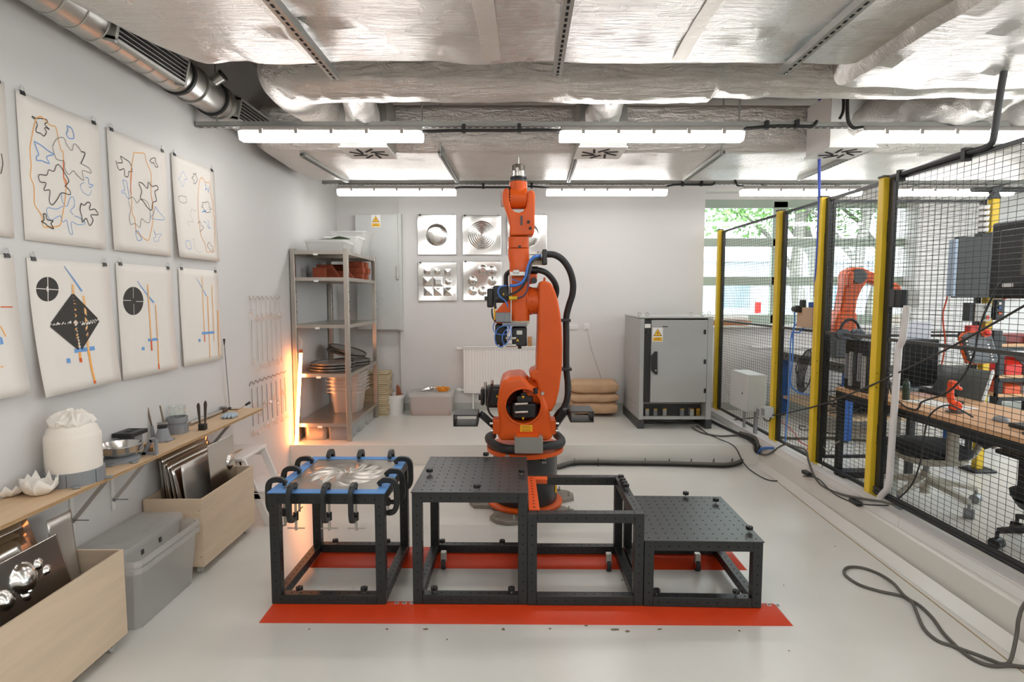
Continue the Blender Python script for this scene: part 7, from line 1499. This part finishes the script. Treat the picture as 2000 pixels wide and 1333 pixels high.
# side-on monitor on the desk and panel on the post
XM = 2.82
t = screen('monitor', 'big dark monitor seen from behind at the right edge, with a brown mounting plate', (XM, 2.95, 1.87), .86, .46, .035, rz(PI / 2)) if False else thing('monitor', 'big dark monitor seen from behind at the right edge, with a brown mounting plate', 'monitor', (XM, 2.9, dz))
m = M(); m.box(XM, XM + .04, 2.5, 3.395, 1.64, 2.08); b_ = obj('housing', m, BLACKP, t, bevel=.014)
m = M(); m.box(XM - .02, XM, 2.55, 3.31, 1.70, 2.03); obj('rear_cover', m, mat('rear_grey', '343535', .5), t, bevel=.008)
m = M(); m.box(XM - .03, XM - .02, 2.7, 3.15, 1.77, 1.97); pl_ = obj('mount_plate', m, mat('plate_brown', '6d655c', .5, metal=.3), t, bevel=.002)
for y, z in ((3.11, 1.935), (3.06, 1.935), (3.11, 1.80), (3.09, 1.83)): m = M(); m.cyl((XM - .034, y, z), (XM - .03, y, z), .006, n=8); obj('bolt', m, GALV, pl_)
m = M(); m.box(XM - .0225, XM - .0195, 3.2, 3.27, 1.705, 1.725); obj('sticker', m, WHITEST, t)
m = M(); m.box(XM - .01, XM + .03, 2.85, 2.93, dz, 1.75); obj('stand_neck', m, DGREY, t); m = M(); m.box(XM - .1, XM + .16, 2.78, 3.0, dz, dz + .015); obj('stand_foot', m, DGREY, t, bevel=.004)
p0, p1 = at(1873, 462, y=4.45), at(1935, 582, y=4.45)
t = thing('monitor', 'dark upright panel mounted on the farthest yellow post', 'monitor', ((p0.x + p1.x) / 2 + .05, 4.47, p1.z))
m = M(); m.box(p0.x, p1.x + .2, 4.45, 4.50, p1.z, p0.z); obj('housing', m, mat('rear_grey', '343535'), t, bevel=.004); m = M(); m.box(p0.x - .02, p0.x, 4.452, 4.52, p1.z + .01, p0.z - .02); obj('side_edge', m, mat('edge_blue', '9fb0c4', .4), t)
m = M(); m.box(p1.x - .02, p1.x + .05, 4.5, 4.66, p1.z + .2, p1.z + .28); obj('arm', m, DGREY, t)
# teach pendant, control box, hand pendant
cp = at(1911, 680, y=4.5); 
t = thing('teach_pendant', 'grey teach pendant with an orange rim and red stop button on the far post', 'controller', cp)
def oq(px, y): return [(at(u, v, y=y).x, at(u, v, y=y).z) for u, v in inpx(px, 1730, 520, 6.06)]
m = M(); m.prism(oq([(885, 850), (920, 790), (1080, 770), (1230, 790), (1310, 1090), (1300, 1150), (1020, 1170), (960, 1140), (905, 1000)], 4.5), 'y', 4.5, 4.53); obj('orange_rim', m, ORANGE2, t, bevel=.008)
m = M(); m.prism(oq([(905, 850), (935, 800), (1080, 785), (1225, 800), (1305, 1090), (1290, 1145), (1030, 1155), (980, 1125), (925, 990)], 4.49), 'y', 4.465, 4.505); bd = obj('body', m, mat('pendant_grey', '5a5c5f', .5), t, bevel=.01)
m = M(); m.prism(oq([(970, 850), (1190, 845), (1240, 1100), (1040, 1105)], 4.46), 'y', 4.462, 4.466); obj('screen', m, mat('pendant_screen', '707378', .3), bd)
for i in range(6):
    for (ua, ub, va, vb) in ((965, 1010, 890, 1080), (1215, 1270, 930, 1110)): px = (ua + (ub - ua) * i / 5, va + (vb - va) * i / 5); m = M(); a = oq([px], 4.46)[0]; m.box(a[0] - .007, a[0] + .007, 4.46, 4.466, a[1] - .006, a[1] + .006); obj('key', m, WHITEST, bd)
a = oq([(1180, 790)], 4.46)[0]; m = M(); m.cyl((a[0], 4.45, a[1]), (a[0], 4.47, a[1]), .033, n=20); eb = obj('stop_ring', m, ORANGE2, t); m = M(); m.lathe([(.02, 0), (.022, .01), (.024, .025), (.012, .03)], (a[0], 4.45, a[1]), 18, (0, -1, 0)); obj('stop_button', m, REDP, eb)
m = M(); m.box(cp.x + .02, cp.x + .08, 4.52, 4.67, cp.z - .05, cp.z + .05); obj('holder', m, BLACKP, t)
p0, p1 = at(1906, 593, y=4.55), at(1935, 628, y=4.55)
t = thing('control_box', 'grey control box with green and red buttons on the far yellow post', 'control box', ((p0.x + p1.x) / 2, 4.58, p1.z))
m = M(); m.box(p0.x, p1.x, 4.55, 4.62, p1.z, p0.z); b_ = obj('front', m, GREYL, t, bevel=.003); m = M(); m.box(p0.x - .03, p0.x, 4.56, 4.64, p1.z, p0.z + .005); obj('side', m, BLACKP, t); m = M(); m.box(p0.x + .03, p1.x + .08, 4.62, 4.66, p1.z + .03, p0.z - .03); obj('bracket', m, DGREY, t)
for u, v, mt in ((1922.5, 620.5, GREENP), (1929, 620.5, REDP)): q = at(u, v, y=4.54); m = M(); m.box(q.x - .013, q.x + .013, 4.538, 4.55, q.z - .014, q.z + .014); obj('button', m, mt, b_, bevel=.002)
for v in (601, 611): q = at(1927, v, y=4.54); m = M(); m.cyl((q.x, 4.535, q.z), (q.x, 4.55, q.z), .012, n=14); obj('knob', m, GALV, b_)
t = thing('hand_pendant', 'black hand pendant with a yellow head hanging on the far yellow post', 'controller', at(1953, 630, y=4.58))
p0, p1 = at(1946, 585, y=4.58), at(1962, 626, y=4.58); m = M(); m.box(p0.x, p1.x, 4.58, 4.62, p1.z, p0.z); b_ = obj('grip', m, BLACKP, t, bevel=.008); m = M(); m.prism(oq([(1305, 260), (1365, 260), (1420, 330), (1420, 375), (1345, 390), (1310, 310)], 4.57), 'y', 4.56, 4.63); obj('head', m, mat('pendant_yellow', 'e2ad1c', .4), t, bevel=.004)
q = at(1962, 581, y=4.55); m = M(); m.ball((q.x, 4.55, q.z), .018, 12, 8); obj('stop_button', m, REDP, t)
for v, mt in ((593, WHITEST), (601, BL), (612, ORANGE2)): q = at(1954, v, y=4.575); m = M(); m.box(q.x - .012, q.x + .012, 4.573, 4.58, q.z - .01, q.z + .01); obj('key', m, mt, b_)
m = M(); p0, p1 = at(1941, 646, y=4.6), at(1957, 690, y=4.6); m.box(p0.x, p1.x, 4.6, 4.7, p1.z, p0.z); tag(obj('black_unit', m, BLACKP, bevel=.006), 'black box unit on the far yellow post right of the teach pendant', 'box')
m = M(); q = at(1904, 641, y=4.6); m.obox((q.x, 4.62, q.z - .01), (.09, .06, .06)); tag(obj('red_box', m, REDP, bevel=.004), 'red box on the bar above the teach pendant', 'box')
m = M(); p0, p1 = at(1822, 649, y=4.66), at(1893, 649, y=4.66); m.box(p0.x, p1.x + .15, 4.64, 4.68, p0.z - .006, p0.z + .006); m.box((p0.x + p1.x) / 2 + .06, (p0.x + p1.x) / 2 + .075, 4.65, 4.665, p0.z - .07, p0.z - .006); tag(obj('black_bar', m, BLKM), 'thin black bar with a hook beside the teach pendant', 'bar')
wire('orange_lead', [at(u, v, y=4.6) for u, v in ((1864, 509), (1858, 513), (1854, 540), (1850, 580), (1842, 612), (1843, 640), (1846, 665), (1842, 700), (1836, 725), (1833, 760))], .006, mat('lead_orange', 'c8502c', .5), 'orange lead hanging from the upright panel to the desk')
# office chairs
def chair(label, cx, cy, rot, shell_m, base_m, sz=.66, tilt=.25, bh=.36):
    t = thing('office_chair', label, 'chair', (cx, cy, ZU), 'office chairs'); r_ = rz(rot); c = Vector((cx, cy, 0))
    def W(x, y, z): return c + r_ @ Vector((x, y, 0)) + Vector((0, 0, z))
    def ringz(z, a, b, yo=0): return [W(a * math.copysign(abs(math.cos(q)) ** .6, math.cos(q)), yo + b * math.copysign(abs(math.sin(q)) ** .6, math.sin(q)), z) for q in [2 * PI * k / 24 for k in range(24)]]
    m = M(); m.rings([ringz(sz - .045, .2, .19), ringz(sz - .03, .235, .225), ringz(sz + .005, .24, .23), ringz(sz + .025, .2, .19)]); obj('seat', m, FABRIC, t)
    m = M(); m.rings([ringz(sz - .13, .08, .08), ringz(sz - .09, .2, .19), ringz(sz - .045, .225, .215)]); obj('seat_shell', m, shell_m, t)
    m = M(); m.grid(10, 10, lambda u, v: W((u - .5) * .42 * (1 - .15 * v), .24 + .05 * (1 - (2 * u - 1) ** 2) + tilt * .38 * v - .015, sz + .06 + bh * v)); obj('backrest', m, FABRIC, t, solid=.05)
    m = M(); m.grid(10, 10, lambda u, v: W((u - .5) * .43 * (1 - .15 * v), .285 + .05 * (1 - (2 * u - 1) ** 2) + tilt * .38 * v - .01, sz + .05 + (bh + .01) * v)); obj('back_shell', m, shell_m, t, solid=.015)
    m = M(); m.tube([W(0, .1, sz - .09), W(0, .27, sz - .07), W(0, .34, sz + .05), W(0, .36, sz + .05 + bh * .4)], .022, n=10, smooth=4); obj('back_support', m, base_m, t)
    m = M(); m.cyl(W(0, 0, ZU + .2), W(0, 0, sz - .1), .02, n=14); obj('gas_lift', m, MGREY, t); m = M(); m.cyl(W(0, 0, ZU + .06), W(0, 0, ZU + .22), .033, .028, 16); obj('hub', m, base_m, t)
    for k in range(5):
        a = 2 * PI * k / 5 + .35; e = (.33 * math.cos(a), .33 * math.sin(a)); m = M(); d = (W(*e, 0) - W(0, 0, 0)); rs = []
        for f, z, wd, h in ((.08, .16, .028, .05), (.6, .13, .022, .035), (1, .105, .018, .026)):
            p = W(e[0] * f, e[1] * f, ZU + z); s = Vector((-d.y, d.x, 0)).normalized() * wd; rs.append([p - s - Vector((0, 0, h / 2)), p + s - Vector((0, 0, h / 2)), p + s + Vector((0, 0, h / 2)), p - s + Vector((0, 0, h / 2))])
        m.rings(rs); lg = obj('leg', m, base_m, t, bevel=.005)
        p = W(*e, ZU + .032); s = Vector((math.cos(a + rot + .7), math.sin(a + rot + .7), 0)); m = M(); m.cyl(p - s * .03, p + s * .03, .032, n=16); m.cyl(p, p + Vector((0, 0, .065)), .01, n=8); obj('caster', m, MGREY if base_m is not BLACKP else BLACKP, lg)
    return t
CBG = mat('chair_beige', 'aaa496', .5)
ch1_ = chair('office chair with a dark seat and pale grey base tucked under the desk', 2.95, 3.98, -1.75, CBG, CBG, .6, 1.0, .15)
ch2_ = chair('black office chair at the right edge of the view behind the mesh', 3.12, 3.1, -1.3, BLACKP, BLACKP, .53, .3)
m = M(); m.box(2.84, 2.92, 3.02, 3.3, .735, .765); ar_ = obj('armrest', m, BLACKP, ch2_, bevel=.01); m = M(); m.box(2.88, 2.91, 3.14, 3.18, .5, .735); obj('armrest_post', m, BLACKP, ar_)
m = M(); m.box(2.89, 2.955, 3.70, 3.735, .56, .80); obj('armrest_post', m, CBG, ch1_, bevel=.006)
# low black loudspeaker-like unit beside the chair
m = M(); p = at(1744, 890, z=.5); m.box(2.86, 2.94, 4.36, 4.44, .24, .52); tag(obj('black_stand', m, BLACKP, bevel=.01), 'black upright block on the floor behind the white conduit', 'block')
m = M(); m.box(2.66, 3.0, 4.48, 4.6, ZU, .25); tag(obj('floor_tray', m, BLKM, bevel=.006), 'flat black tray on the floor below the computer tower', 'tray')
# rack at the right
t = thing('storage_rack', 'black storage rack with wooden shelves of small bins at the far right', 'rack', (5.3, 5.8, ZU)); x0, x1 = at(1953, 700, y=5.75).x, 6.3
for x in (x0, x1 - .05, x0 + .3):
    for y in (5.75, 6.15): m = M(); m.box(x, x + .05, y, y + .05, ZU, 1.25); obj('post', m, BLKM, t)
zsh = [at(1980, v, y=5.75).z for v in (672, 733, 770)]
for z in zsh: m = M(); m.box(x0, x1, 5.74, 6.2, z - .03, z); s_ = obj('shelf', m, WOOD, t); m = M(); m.box(x0, x1, 5.735, 5.745, z - .07, z - .03); obj('shelf_front', m, BLKM, s_)
cols = [REDP, MGREY, mat('bin_orange', 'd5562e', .5), CLEAR2, REDP, mat('bin_dark', '3d3230', .5)]
for j, z in enumerate(zsh[1:]):
    for k in range(6):
        xx = x0 + .07 + .19 * k; m = M(); h = .12 if j else .17; m.prism([(5.76, z), (6.1, z), (6.1, z + h), (5.86, z + h), (5.76, z + h * .6)], 'x', xx, xx + .17); tag(obj('storage_bin', m, cols[(k + 2 * j) % 6], bevel=.004), 'small %s bin on the %s shelf of the black rack, %s' % (('red', 'grey', 'orange', 'frosted', 'red', 'dark')[(k + 2 * j) % 6], ('middle', 'lower')[j], ('first from the left', 'second from the left', 'third from the left', 'fourth from the left', 'fifth from the left', 'last')[k]), 'bin', 'bins on the black rack')
m = M(); m.box(x0 + .05, x0 + .5, 5.8, 6.1, zsh[0], zsh[0] + .09); tag(obj('red_case', m, mat('dark_red_case', '7a1d18', .4), bevel=.01), 'dark red flat case on top of the black rack', 'case')
p0, p1 = at(1950, 564, y=7.2), at(1974, 581, y=7.2); t = thing('wall_device', 'white-framed device with a dark red screen on the far wall', 'device', ((p0.x + p1.x) / 2, 7.2, p1.z)); m = M(); m.box(p0.x, p1.x, 7.18, YB, p1.z, p0.z); b_ = obj('frame', m, WHITEP, t, bevel=.004); m = M(); m.box(p0.x + .03, p1.x - .03, 7.175, 7.181, p1.z + .025, p0.z - .025); obj('screen', m, mat('screen_red', '7d2b2b', .3), b_)
p0, p1 = at(1978, 564, y=7.2), at(2003, 582, y=7.2); t = thing('wall_device', 'beige device with a black display on the far wall', 'device', ((p0.x + p1.x) / 2, 7.2, p1.z)); m = M(); m.box(p0.x, p1.x, 7.18, YB, p1.z, p0.z); b_ = obj('frame', m, CARD, t, bevel=.004); m = M(); m.box(p0.x + .02, p1.x - .05, 7.175, 7.181, p1.z + .02, p0.z - .06); obj('display', m, BLACKP, b_)
# window sill things
zsl = wz0 + .03
t = thing('timber_bundle', 'brown timber lengths lying on the window sill', 'timber', (2.8, YB + .05, zsl))
for k in range(3): m = M(); m.box(2.43, 3.0 + .05 * k, YB - .04 + .07 * k, YB + .02 + .07 * k, zsl, zsl + .05); obj('timber', m, mat('timber_brown', 'a5714c', .7, var=.1), t, bevel=.004)
m = M(); m.cyl((2.43, YB + .02, zsl + .085), (3.02, YB + .04, zsl + .085), .035, n=16); tag(obj('paper_roll', m, WHITEST), 'white roll lying on the timber on the window sill', 'roll')
m = M(); m.box(2.78, 3.0, YB - .05, YB - .0, zsl + .0, zsl + .03) if False else m.box(2.85, 3.02, YB + .12, YB + .2, zsl + .05, zsl + .09); tag(obj('red_tool_case', m, REDP, bevel=.004), 'small red box on the timber at the window', 'box')
q = at(1795, 612, y=YB + .08); t = thing('tripod_head', 'black camera-like device standing on the window sill', 'device', (q.x, YB + .08, zsl))
m = M(); m.loft([(q.x, YB + .08, zsl + .06, .05, .04), (q.x, YB + .08, zsl + .12, .075, .05), (q.x, YB + .08, zsl + .2, .065, .045), (q.x, YB + .08, zsl + .24, .05, .04)], 20); obj('body', m, mat('device_blue_black', '1d222b', .4), t)
for s in (-1, 1): m = M(); m.tube([(q.x + s * .03, YB + .08, zsl + .08), (q.x + s * .08, YB + .06, zsl + .04), (q.x + s * .085, YB + .06, zsl)], .022, n=8); obj('foot', m, MATS['device_blue_black'], t)
q = at(1746, 632, y=YB + .05); m = M(); m.prism([(q.x - .12, zsl), (q.x + .1, zsl), (q.x + .04, zsl + .13), (q.x + .02, zsl + .13)], 'y', YB - .0, YB + .14); tag(obj('white_wedge', m, mat('wedge_beige', 'c9c2b4', .6), bevel=.003), 'pale wedge-shaped block on the window sill', 'block')
q = at(1741, 618, y=YB + .2); fc = bpy.data.curves.new('sign_letters', 'FONT'); fc.body = 'OR'; fc.size = .15; fc.extrude = .003; f0_ = bpy.data.objects.new('letters', fc); C.objects.link(f0_); dg_ = bpy.context.evaluated_depsgraph_get(); fm_ = bpy.data.meshes.new_from_object(f0_.evaluated_get(dg_)); bpy.data.objects.remove(f0_); fo = bpy.data.objects.new('sign_letters', fm_); C.objects.link(fo); fo.location = (q.x - .06, YB + .225, zsl + .02); fo.rotation_euler = (PI / 2, 0, 0); fm_.materials.append(DGREY); tag(fo, 'dark letters OR standing at the window behind the fourth post', 'lettering')
# radiator below the window shelf line and sockets in the right part
m = M(); x0 = at(1796, 640, y=YB - .05).x; m.box(3.05, 5.0, YB - .02, YB, 1.0, 1.03); obj('wall_strip', m, WHITEP, wb)
